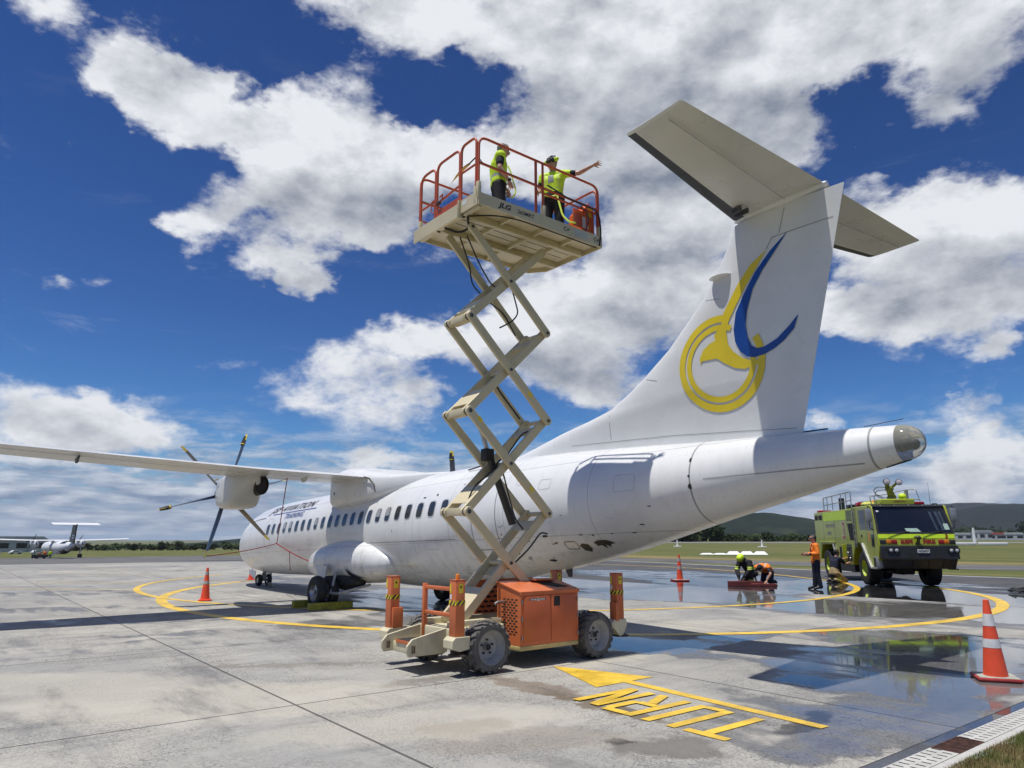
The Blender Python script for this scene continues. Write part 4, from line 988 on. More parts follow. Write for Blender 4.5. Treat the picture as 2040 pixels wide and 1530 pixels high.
# ---- undercarriage fairings and gear
for sgn in (-1, 1):
    rings = []
    for x, yo, zt_, zb_ in ((9.30, 1.20, 1.28, 0.90), (9.55, 1.42, 1.44, 0.81), (10.05, 1.62, 1.66, 0.71), (10.75, 1.76, 1.80, 0.65), (11.55, 1.82, 1.87, 0.62), (12.45, 1.82, 1.88, 0.61), (13.15, 1.78, 1.84, 0.63), (13.75, 1.68, 1.74, 0.68), (14.20, 1.54, 1.58, 0.75), (14.45, 1.43, 1.44, 0.85), (14.55, 1.32, 1.33, 1.00)):
        ring = []
        for j in range(28):
            t = 2 * math.pi * j / 28; c_, s_ = math.cos(t), math.sin(t); e = 0.78
            hw = (yo + 0.3) / 2
            ring.append((x, sgn * ((yo - 0.3) / 2 + hw * math.copysign(abs(s_) ** e, s_)), (zt_ + zb_) / 2 + (zt_ - zb_) / 2 * math.copysign(abs(c_) ** e, c_)))
        rings.append(ring)
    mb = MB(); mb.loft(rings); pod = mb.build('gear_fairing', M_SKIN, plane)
    mb = MB(); mb.ball((12.45, sgn * 1.42, 0.70), 0.8, 0.34, 0.26, 20, 10); mb.build('wheel_well', M_BLACK, pod)
    if sgn < 0: decal('black_wedge', [(12.95, 1.05), (13.0, 0.78), (13.6, 0.70), (13.2, 0.88)], [[0, 1, 2, 3]], lambda x, z: (x, -(0.79 + 1.06 * max(0, 1 - ((z - 1.245) / 0.635) ** 2) ** 0.40) - 0.012, z), M_BLACKP, pod, 0.06)
    gear = MB(); gear.cyl((12.15, sgn * 1.62, 0.95), (12.15, sgn * 2.02, 0.43), 0.075); gear.cyl((12.15, sgn * 1.77, 0.43), (12.15, sgn * 2.33, 0.43), 0.06)
    gear.tube([(12.15, sgn * 2.0, 0.38), (12.95, sgn * 1.95, 0.40), (13.3, sgn * 1.2, 0.60)], 0.036); gear.cyl((12.5, sgn * 1.98, 0.38), (12.5, sgn * 1.85, 0.95), 0.04)
    gear.box(12.05, 12.25, sgn * 1.9 - 0.08, sgn * 1.9 + 0.08, 0.36, 0.62)
    gm = gear.build('main_gear', mat('gear_grey', (0.33, 0.335, 0.34), 0.4, 0.2, var=0.15, dirt=0.3), plane)
    mb = MB(); mb.prism([(11.55, 0.30 + .42), (12.0, 0.62), (12.05, 1.12), (11.3, 1.15)], sgn * 1.93 - 0.015, sgn * 1.93 + 0.015); mb.build('gear_door', M_AWHITE, gm, 0.01)
    for yy in (1.87, 2.23):
        t_ = MB(); t_.lathe([(0.25, -0.11), (0.36, -0.125), (0.405, -0.10), (0.425, -0.05), (0.43, 0), (0.425, 0.05), (0.405, 0.10), (0.36, 0.125), (0.25, 0.11)], (12.15, sgn * yy, 0.43), 'y', 36)
        wh = t_.build('wheel', M_BLACK, gm)
        t_ = MB(); t_.lathe([(0.04, -0.06), (0.10, -0.05), (0.20, -0.035), (0.245, -0.09), (0.252, -0.10), (0.252, 0.10), (0.245, 0.09), (0.20, 0.035), (0.10, 0.05), (0.04, 0.06)], (12.15, sgn * yy, 0.43), 'y', 28); t_.build('rim', M_STEEL, wh)
ng = MB(); ng.cyl((1.8, 0, 1.1), (1.8, 0, 0.60), 0.055); ng.cyl((1.8, -0.24, 0.585), (1.8, 0.24, 0.585), 0.04); ng.cyl((1.8, 0, 0.75), (2.25, 0, 1.05), 0.03); ng.box(1.74, 1.86, -0.07, 0.07, 0.62, 0.85)
ng = ng.build('nose_gear', MATS['gear_grey'], plane)
for yy in (-0.19, 0.19):
    t_ = MB(); t_.lathe([(0.12, -0.075), (0.19, -0.085), (0.22, -0.05), (0.225, 0), (0.22, 0.05), (0.19, 0.085), (0.12, 0.075)], (1.8, yy, 0.588), 'y', 28); wh = t_.build('wheel', M_BLACK, ng)
    t_ = MB(); t_.lathe([(0.03, -0.05), (0.12, -0.06), (0.122, 0.06), (0.03, 0.05)], (1.8, yy, 0.588), 'y', 20); t_.build('rim', M_STEEL, wh)
for yy in (-0.33, 0.33):
    mb = MB(); mb.prism([(1.05, 0.52 + .3), (1.75, 0.62), (1.8, 0.95), (1.0, 1.0)], yy - 0.012, yy + 0.012); mb.build('gear_door', M_AWHITE, ng, 0.01)
mb = MB(); mb.prism([(2.9, 0.50), (3.3, 0.52), (3.3, 0.22), (3.2, 0.28)], -0.25, -0.23); mb.build('blade_antenna', M_BLACKP, plane)
MB().prism([(19.8, 0.96), (20.0, 1.0), (19.98, 0.80), (19.9, 0.80)], -0.02, 0.02).build('blade_antenna', M_BLACKP, plane)
MB().prism([(18.3, 0.76), (18.55, 0.8), (18.5, 0.62)], -0.02, 0.02).build('blade_antenna', M_BLACKP, plane)
MB().tube([(17.3, -0.75, 3.30), (18.1, -0.75, 3.36)], 0.018).build('wire_antenna', M_BLACKP, plane)
# prop restraint straps and chocks (loose things of their own)
M_RED = mat('red_webbing', (0.26, 0.02, 0.03), 0.8, var=0.25, vscale=6)
PW = plane.matrix_world.copy()
def pw(x, y, z): return PW @ Vector((x, y, z))
def rope(name, label, pts, r_, material=M_RED, grp=None, cat='strap'):
    m_ = MB(); m_.tube([tuple(p) for p in pts], r_, 6); o = m_.build(name, material); return tag(o, label, cat, grp)
def sag(p, q_, s_=0.06, n_=8): return [p.lerp(q_, i / n_) - Vector((0, 0, s_ * 4 * (i / n_) * (1 - i / n_))) for i in range(n_ + 1)]
anc = pw(6.75, -1.40, 1.88)
rope('prop_strap', 'red strap hanging from the wing down to the fuselage side beside the engine', sag(pw(12.2, -3.25, 3.47), anc, 0.03), 0.013)
rope('prop_strap', 'red strap stretched across the nose from the lowest blade tip', sag(pw(9.52, -4.05 - 1.85 * math.sin(R(14.46)), 3.2335 - 1.78), anc, 0.05), 0.012)
rope('prop_strap', 'thick red strap running from the fuselage side back to the wheel fairing', sag(anc, pw(9.85, -1.35, 1.2), 0.05), 0.018)
rope('prop_strap', 'short red strap end dangling below the knot on the fuselage', sag(pw(7.95, -1.40, 1.55), pw(7.2, -1.05, 0.98), 0.06), 0.012)
rope('cable_stay', 'thin dark cable running from the engine to the wing', sag(pw(12.2, -3.25, 3.47), pw(11.9, -3.65, 3.35), 0.02), 0.006, M_BLACK, cat='cable')
M_CHOCK = mat('weathered_yellow_timber', (0.34, 0.32, 0.035), 0.75, var=0.3, vscale=6, dirt=0.6, dirtc=(0.05, 0.05, 0.03), bump=0.3)
for lab, x_ in (('yellow timber chock behind the main wheels facing us', 12.66), ('yellow timber chock in front of the main wheels, half hidden', 11.64)):
    ch = thing('wheel_chock', lab, 'chock', W(0, 0), 0, 'yellow wheel chocks')
    g = pw(x_, -2.05, 0); ch.location = (g.x, g.y, 0.006); ch.rotation_euler = (0, 0, math.atan2(STB.y, STB.x) + (0.10 if x_ > 12 else 0.0))
    mb = MB(); mb.box(-0.62, 0.62, -0.09, 0.09, 0, 0.17); mb.build('timber', M_CHOCK, ch, 0.012)
    MB().box(0.621, 0.628, -0.07, 0.07, 0.03, 0.14).build('end_plate', M_BLACKP, ch)

# ================================================================ SCISSOR LIFT
M_OR = mat('lift_orange', (0.60, 0.155, 0.05), 0.45, var=0.10, vscale=2.5, dirt=0.22, dirtc=(0.30, 0.11, 0.06), bump=0.06, bscale=30)
M_ORD = mat('lift_door_orange', (0.52, 0.12, 0.035), 0.40, var=0.10, vscale=2.0, dirt=0.25, dirtc=(0.25, 0.08, 0.04), bump=0.05)
M_RAIL = mat('rail_red_orange', (0.48, 0.085, 0.03), 0.45, var=0.14, vscale=4, dirt=0.2, dirtc=(0.2, 0.05, 0.03))
M_CRM = mat('lift_cream', (0.60, 0.52, 0.335), 0.45, var=0.07, vscale=1.5, dirt=0.22, dirtc=(0.32, 0.26, 0.16), bump=0.05)
M_CRML = mat('bracket_cream', (0.62, 0.56, 0.38), 0.5, var=0.10, vscale=4, dirt=0.5, dirtc=(0.33, 0.24, 0.14), bump=0.1)
M_TYRE = mat('dusty_tyre', (0.105, 0.100, 0.093), 0.85, var=0.35, vscale=7, dirt=0.5, dirtc=(0.22, 0.205, 0.18), bump=0.3)
M_RIMG = mat('lift_rim_grey', (0.35, 0.345, 0.33), 0.5, var=0.12, vscale=6, dirt=0.35, dirtc=(0.2, 0.18, 0.15))
M_HOLE = mat('dark_opening', (0.012, 0.012, 0.012), 0.8, var=0.1)
M_HOSE = mat('black_hose', (0.015, 0.015, 0.016), 0.45, var=0.2)
lift = thing('scissor_lift', 'orange and cream scissor lift raised beside the airliner', 'scissor lift', (-0.0079, 11.517, 0.006), R(39))
lift.scale = (1.02, 1.02, 1.02)
def lp(name, mb_, m_, bevel=0.0, parent=None): return mb_.build(name, m_, parent or lift, bevel)
def beam(mb_, p0, p1, wd, th):
    """rectangular bar between two points in an xz plane; wd across, th along y"""
    p0, p1 = Vector(p0), Vector(p1); d = (p1 - p0); d.normalize(); nn = Vector((-d.z, 0, d.x)) * wd / 2; yy = Vector((0, th / 2, 0)); e = d * wd * 0.5
    o_ = []
    for y_ in (-yy, yy): 
        o_ += [p0 - e + nn * 0.5 + y_, p0 - e * 0.5 + nn + y_, p1 + e * 0.5 + nn + y_, p1 + e + nn * 0.5 + y_, p1 + e - nn * 0.5 + y_, p1 + e * 0.5 - nn + y_, p0 - e * 0.5 - nn + y_, p0 - e - nn * 0.5 + y_]
    mb_.add(o_, [list(range(8))[::-1], list(range(8, 16))] + [(i, (i + 1) % 8, 8 + (i + 1) % 8, 8 + i) for i in range(8)])
    return mb_
XL, XR, ZS = -1.05, 0.50, [0.66, 2.14, 3.62, 5.10, 6.56]
for i in range(4):
    za, zb_ = ZS[i], ZS[i + 1]
    for s_ in (-1, 1):
        ar = lp('scissor_arm', beam(MB(), (XR, s_ * 0.305, za), (XL, s_ * 0.305, zb_), 0.135, 0.055), M_CRM, 0.008)
        if s_ < 0:
            m_ = MB()
            for px_, pz_ in ((XR, za), (XL, zb_), ((XL + XR) / 2, (za + zb_) / 2)): m_.cyl((px_, -0.345, pz_), (px_, -0.333, pz_), 0.026, n=12)
            m_.build('pin', M_DKSTEEL, ar)
        ai = lp('scissor_arm', beam(MB(), (XL, s_ * 0.215, za), (XR, s_ * 0.215, zb_), 0.135, 0.055), M_CRM, 0.008)
    dx, dz_ = (XR - XL), (zb_ - za); L_ = math.hypot(dx, dz_); ux, uz = dx / L_, dz_ / L_
    for t0, t1, off in ((0.06, 0.24, 0.055), (0.40, 0.52, -0.05), (0.80, 0.90, 0.05)):
        m_ = MB(); A = Vector((XL + dx * t0, 0, za + dz_ * t0)); B_ = Vector((XL + dx * t1, 0, za + dz_ * t1)); nn = Vector((-uz, 0, ux)) * off
        c0, c1 = A + nn, B_ + nn; h_ = Vector((-uz, 0, ux)) * 0.006; y_ = Vector((0, 0.186, 0))
        m_.add([c0 - h_ - y_, c1 - h_ - y_, c1 - h_ + y_, c0 - h_ + y_, c0 + h_ - y_, c1 + h_ - y_, c1 + h_ + y_, c0 + h_ + y_], [(3, 2, 1, 0), (4, 5, 6, 7), (0, 1, 5, 4), (1, 2, 6, 5), (2, 3, 7, 6), (3, 0, 4, 7)])
        lp('cross_plate', m_, M_CRM)
    lp('cross_shaft', MB().cyl(((XL + XR) / 2, -0.30, (za + zb_) / 2), ((XL + XR) / 2, 0.30, (za + zb_) / 2), 0.035), M_CRM)
for z_ in ZS[1:4]:
    lp('cross_shaft', MB().cyl((XL, -0.335, z_), (XL, 0.335, z_), 0.034), M_DKSTEEL); lp('cross_shaft', MB().cyl((XR, -0.335, z_), (XR, 0.335, z_), 0.034), M_CRM)
    m_ = MB(); m_.box(XL - 0.05, XL + 0.10, -0.19, 0.19, z_ - 0.055, z_ + 0.055, 0.006); lp('knuckle_block', m_, M_CRM)
    for y_ in (-0.26, 0.26): lp('bush', MB().cyl((XL - 0.005, y_ - 0.02, z_), (XL - 0.005, y_ + 0.02, z_), 0.06), M_BLACK)


lp('warning_sticker', MB().poly([(0.06, -0.3335, 4.02), (0.12, -0.3335, 3.95), (0.17, -0.3335, 3.99), (0.11, -0.3335, 4.06)]), M_YELLOW)
lp('warning_sticker', MB().poly([(-0.93, -0.3335, 5.0 - 1.48), (-0.87, -0.3335, 4.93 - 1.48), (-0.82, -0.3335, 4.97 - 1.48), (-0.88, -0.3335, 5.04 - 1.48)]), M_YELLOW)
lp('warning_sticker', MB().poly([(0.08, -0.3335, 2.52), (0.14, -0.3335, 2.45), (0.19, -0.3335, 2.49), (0.13, -0.3335, 2.56)]), M_YELLOW)
m_ = MB(); m_.cyl((0.02, 0, 1.98), (-0.46, 0, 3.05), 0.062, n=20); ram = lp('lift_ram', m_, M_BLACKP)
lp('ram_rod', MB().cyl((-0.46, 0, 3.05), (-0.62, 0, 3.42), 0.034), M_STEEL, 0, ram)
lp('ram_head', MB().box(-0.56, -0.40, -0.08, 0.08, 2.93, 3.12, 0.02), M_BLACK, 0, ram)
for pts in ([(-1.0, -0.1, 6.5), (-0.75, -0.12, 6.05), (-0.55, -0.16, 5.75), (-0.33, -0.17, 5.70), (-0.1, -0.12, 5.95)], [(-0.98, 0.12, 6.55), (-0.7, 0.25, 6.2), (-0.62, 0.27, 5.85), (-0.35, 0.2, 5.62), (0.05, 0.27, 5.5), (0.3, 0.265, 5.15)],
            [(-0.1, -0.1, 5.9), (0.15, 0.0, 5.45), (0.05, 0.05, 5.3), (-0.1, 0.2, 5.2)], [(-0.28, 0.27, 4.42), (0.0, 0.27, 4.1), (0.4, 0.27, 3.72)], [(0.4, -0.1, 3.5), (0.1, -0.14, 3.4), (-0.2, -0.16, 3.05), (-0.3, -0.16, 2.9)],
            [(-0.95, -0.14, 2.28), (-0.85, -0.16, 2.52), (-0.6, -0.15, 2.68), (-0.35, -0.16, 2.95), (-0.25, -0.15, 3.0)], [(-0.28, -0.12, 2.8), (-0.14, -0.15, 2.3), (-0.05, -0.15, 2.05), (0.1, -0.16, 1.9)], [(-0.2, -0.16, 1.3), (0.1, -0.3, 1.6), (0.3, -0.35, 1.85), (0.42, -0.37, 1.83)]):
    lp('hydraulic_hose', MB().tube(pts, 0.013, 6, fillet=0.12), M_HOSE)

# --- platform
DK = 6.79
m_ = MB(); m_.prism([(-1.29, -0.80), (1.35, -0.80), (1.35, 0.62), (1.12, 0.90), (-1.29, 0.90)], 6.762, DK, 'z'); deck = lp('platform_deck', m_, M_CRM)
def skirt(p0, p1, z0, z1, t=0.022, name='platform_skirt', mm=None, par=None):
    p0, p1 = Vector((*p0, 0)), Vector((*p1, 0)); d = (p1 - p0).normalized(); nn = Vector((-d.y, d.x, 0)) * t / 2
    q_ = [p0 - nn, p1 - nn, p1 + nn, p0 + nn]; mm_ = MB(); mm_.prism([(p.x, p.y) for p in q_], z0, z1, 'z')
    return mm_.build(name, mm or M_CRM, par or lift, 0.003)
sk = skirt((-1.30, -0.812), (1.36, -0.812), 6.685, 6.885)
skirt((1.361, -0.80), (1.361, 0.62), 6.685, 6.885); skirt((1.361, 0.62), (1.13, 0.912), 6.685, 6.885); skirt((1.13, 0.912), (-1.30, 0.912), 6.685, 6.885)
skirt((-1.302, -0.80), (-1.302, -0.34), 6.685, 6.90); skirt((-1.36, -0.36), (-1.36, 0.93), 6.605, 6.83); skirt((-1.36, -0.36), (-1.30, -0.36), 6.605, 6.90)
for y_ in (-0.36, 0.34): lp('deck_channel', MB().box(-1.28, 1.30, y_ - 0.035, y_ + 0.035, 6.65, 6.76, 0.004), M_CRM)
for x_ in (-0.55, 0.15, 0.78): lp('deck_rib', MB().box(x_ - 0.02, x_ + 0.02, -0.79, 0.89, 6.70, 6.761), M_CRM)
for y_ in (-0.08, 0.10): lp('deck_joint', MB().box(-1.2, 1.25, y_ - 0.004, y_ + 0.004, 6.757, 6.7615), M_HOLE)
lp('deck_channel', MB().box(-1.28, -1.22, -0.79, 0.89, 6.65, 6.76), M_CRM)
m_ = MB()
for i in range(60): m_.cyl((-1.26 + i * 0.0437, -0.826, 6.69), (-1.26 + i * 0.0437 + 0.02, -0.826, 6.69), 0.006, n=4)
lp('skirt_beading', m_, mat('beading_white', (0.70, 0.66, 0.52), 0.5))
nsk = lambda x, z: (x, -0.8245, z)
lettering('lift_maker_name', 'JLG', 0.115, lambda x, y: nsk(-0.80 + x, 6.785 + y), M_TXTK, sk, 0.005, 0.25, 1.3)
lettering('lift_model_number', '260MRT', 0.095, lambda x, y: nsk(-0.37 + x, 6.785 + y), M_TXTK, sk, 0.002, 0.0, 1.05)
for xx in (0.52, 1.22):
    lettering('tie_down_sign', 'C+\u2019', 0.10, lambda x, y: nsk(xx + x, 6.785 + y), M_TXTK, sk, 0.003, 0, 1)
lp('notice', MB().poly([nsk(0.70, 6.735), nsk(1.0, 6.735), nsk(1.0, 6.845), nsk(0.70, 6.845)]), mat('pale_notice', (0.50, 0.51, 0.46), 0.5), 0, sk)
lp('notice', MB().poly([(-1.3145, -0.40, 6.80), (-1.3145, -0.52, 6.80), (-1.3145, -0.52, 6.87), (-1.3145, -0.40, 6.87)]), M_WSTICK)
lp('skirt_cable', MB().tube([(-1.25, -0.45, 6.63), (-0.9, -0.7, 6.66), (-0.5, -0.78, 6.675), (0.1, -0.80, 6.665), (0.55, -0.815, 6.655), (1.0, -0.80, 6.66), (1.22, -0.80, 6.66)], 0.012, 6, fillet=0.2), M_HOSE)
lp('cable_bundle', MB().tube([(-1.3, 0.1, 6.62), (-1.1, 0.0, 6.55), (-1.0, -0.15, 6.60), (-1.2, -0.4, 6.64)], 0.02, 6, fillet=0.1), M_HOSE)
# --- guard rails
RR = 0.021
def rail(name, pts, r_=RR, fil=0.10, mm=None, par=None): return lp(name, MB().tube(pts, r_, 10, fillet=fil, fs=5), mm or M_RAIL, 0, par)
TOP, MID = 7.83, 7.385
yn, yf, xl_, xr_ = -0.79, 0.885, -1.285, 1.335
guard = rail('guard_rail', [(xl_, yn, 6.9), (xl_, yn, TOP), (-0.06, yn, TOP), (xr_ - 0.02, yn, TOP), (xr_ - 0.02, yn, 6.9)], fil=0.16)
rail('mid_rail', [(xl_, yn, MID), (xr_ - 0.02, yn, MID)]); rail('rail_post', [(-0.13, yn, 6.86), (-0.13, yn, TOP)], 0.024); rail('rail_post', [(0.02, yn, 6.86), (0.02, yn, TOP)], 0.021)
rail('rail_tube', [(0.02, yn + 0.03, MID - 0.07), (xr_ - 0.05, yn + 0.03, MID - 0.07)], 0.018); rail('rail_post', [(1.04, yn + 0.02, 6.86), (1.04, yn + 0.02, MID - 0.07)], 0.018); rail('rail_post', [(1.20, yn + 0.02, 6.86), (1.20, yn + 0.02, MID - 0.07)], 0.018)
for x_ in (xl_ , 0.02, xr_ - 0.02): lp('post_socket', MB().box(x_ - 0.028, x_ + 0.028, yn - 0.035, yn + 0.026, 6.80, 7.06, 0.004), M_CRM)
# gated end
rail('guard_rail', [(xl_, -0.73, 6.9), (xl_, -0.73, TOP + 0.02), (xl_, -0.33, TOP + 0.02), (xl_, -0.33, 6.88)], fil=0.12)
gate = rail('gate', [(xl_, -0.29, 6.86), (xl_, -0.29, TOP), (xl_, 0.36, TOP), (xl_, 0.36, 6.86)], fil=0.14)
lp('gate_kickplate', MB().box(xl_ - 0.012, xl_ + 0.012, -0.29, 0.36, 6.85, 7.0), M_RAIL, 0.003, gate)
rail('gate_bar', [(xl_, -0.29, 7.20), (xl_, 0.36, 7.14)], 0.018, par=gate)
lp('gate_latch', MB().tube([(xl_ - 0.03, 0.28, 7.05), (xl_ - 0.03, 0.16, 7.13), (xl_ - 0.03, 0.16, 7.22), (xl_ - 0.03, 0.24, 7.20)], 0.012, 8), M_RAIL, 0, gate)
lp('gate_latch', MB().box(xl_ - 0.05, xl_ - 0.02, 0.2, 0.32, 7.07, 7.13, 0.01), M_BLACK, 0, gate)
rail('gate_handle', [(xl_ - 0.02, 0.42, 6.98), (xl_ - 0.05, 0.46, 7.02), (xl_ - 0.05, 0.46, 7.18), (xl_ - 0.02, 0.42, 7.22)], 0.009, par=gate)
rail('guard_rail', [(xl_, 0.41, 6.86), (xl_, 0.41, TOP - 0.02), (xl_, 0.86, TOP - 0.02), (xl_, 0.86, 6.88)], fil=0.16)
rail('mid_rail', [(xl_, 0.41, 7.2), (xl_, 0.86, 7.2)], 0.018); 
rail('mid_rail', [(xl_, -0.73, MID), (xl_, -0.33, MID)], 0.018)
for y_ in (-0.73, 0.86): lp('post_socket', MB().box(xl_ - 0.03, xl_ + 0.03, y_ - 0.028, y_ + 0.028, 6.72, 7.0, 0.004), M_CRM)
# far side and end
rail('guard_rail', [(xl_, yf, 6.9), (xl_, yf, TOP), (-0.1, yf, TOP), (1.08, yf, TOP), (1.08, yf, 6.9)], fil=0.16); rail('mid_rail', [(xl_, yf, MID), (1.08, yf, MID)])
rail('mid_rail', [(xl_, yf, 7.03), (0.2, yf, 7.03)], 0.016)
for x_ in (-0.45, 0.45): rail('rail_post', [(x_, yf, 6.86), (x_, yf, TOP)], 0.02)
rail('guard_rail', [(xr_, -0.74, 6.88), (xr_, -0.74, TOP - 0.02), (xr_, 0.60, TOP - 0.02), (xr_, 0.60, 6.88)], fil=0.14); rail('mid_rail', [(xr_, -0.74, MID), (xr_, 0.6, MID)])
rail('guard_rail', [(xr_, 0.62, TOP - 0.02), (1.10, 0.89, TOP - 0.02)])
cb = MB(); cb.prism([(0.98, 6.95), (1.27, 6.95), (1.27, 7.42), (1.14, 7.50), (0.98, 7.30)], -0.72, -0.40, 'y'); cbx = lp('control_box', cb, mat('control_orange', (0.75, 0.15, 0.03), 0.4, var=0.06), 0.01)
lp('warning_sticker', MB().poly([(1.12, -0.7215, 7.24), (1.25, -0.7215, 7.24), (1.25, -0.7215, 7.42), (1.12, -0.7215, 7.42)]), M_YELLOW, 0, cbx)
lp('notice', MB().poly([(0.99, -0.7215, 7.0), (1.13, -0.7215, 7.0), (1.13, -0.7215, 7.2), (0.99, -0.7215, 7.2)]), M_WSTICK, 0, cbx)
lp('documents_panel', MB().box(0.78, 0.98, -0.72, -0.70, 6.98, 7.3, 0.004), mat('orange_panel', (0.55, 0.10, 0.03), 0.4), 0, cbx)
lp('control_cable', MB().tube([(0.10, yn - 0.03, 7.45), (0.6, yn - 0.035, MID - 0.03), (1.2, yn - 0.035, MID - 0.035), (1.30, yn - 0.04, 7.25), (1.33, yn - 0.045, 6.95), (1.28, yn - 0.045, 6.7)], 0.014, 6, fillet=0.1), M_HOSE)
lp('control_cable', MB().tube([(0.85, yn - 0.03, 7.32), (1.02, yn - 0.035, 7.25), (1.04, yn - 0.03, 7.05), (0.95, yn - 0.03, 6.88)], 0.011, 6, fillet=0.1), M_HOSE)
lp('yellow_flap', MB().add([(xl_ - 0.005, -0.60, 7.44), (xl_ - 0.005, -0.34, 7.40), (xl_ - 0.005, -0.04, 7.33), (xl_ - 0.01, -0.20, 7.42), (xl_ - 0.01, -0.42, 7.475)], [(0, 1, 2, 3, 4)]), mat('flap_ochre', (0.55, 0.27, 0.02), 0.6), 0)
lp('chain', MB().tube([(xl_, -0.70, 7.50), (xl_, -0.55, 7.47), (xl_, -0.42, 7.475), (xl_, -0.25, 7.44)], 0.012, 6), M_BLACK)
lp('gate_wire', MB().tube([(xl_ + 0.01, yn + 0.03, 7.50), (xl_ + 0.06, yn + 0.01, 7.42), (xl_ + 0.12, yn, MID)], 0.009, 6), M_BLACK)

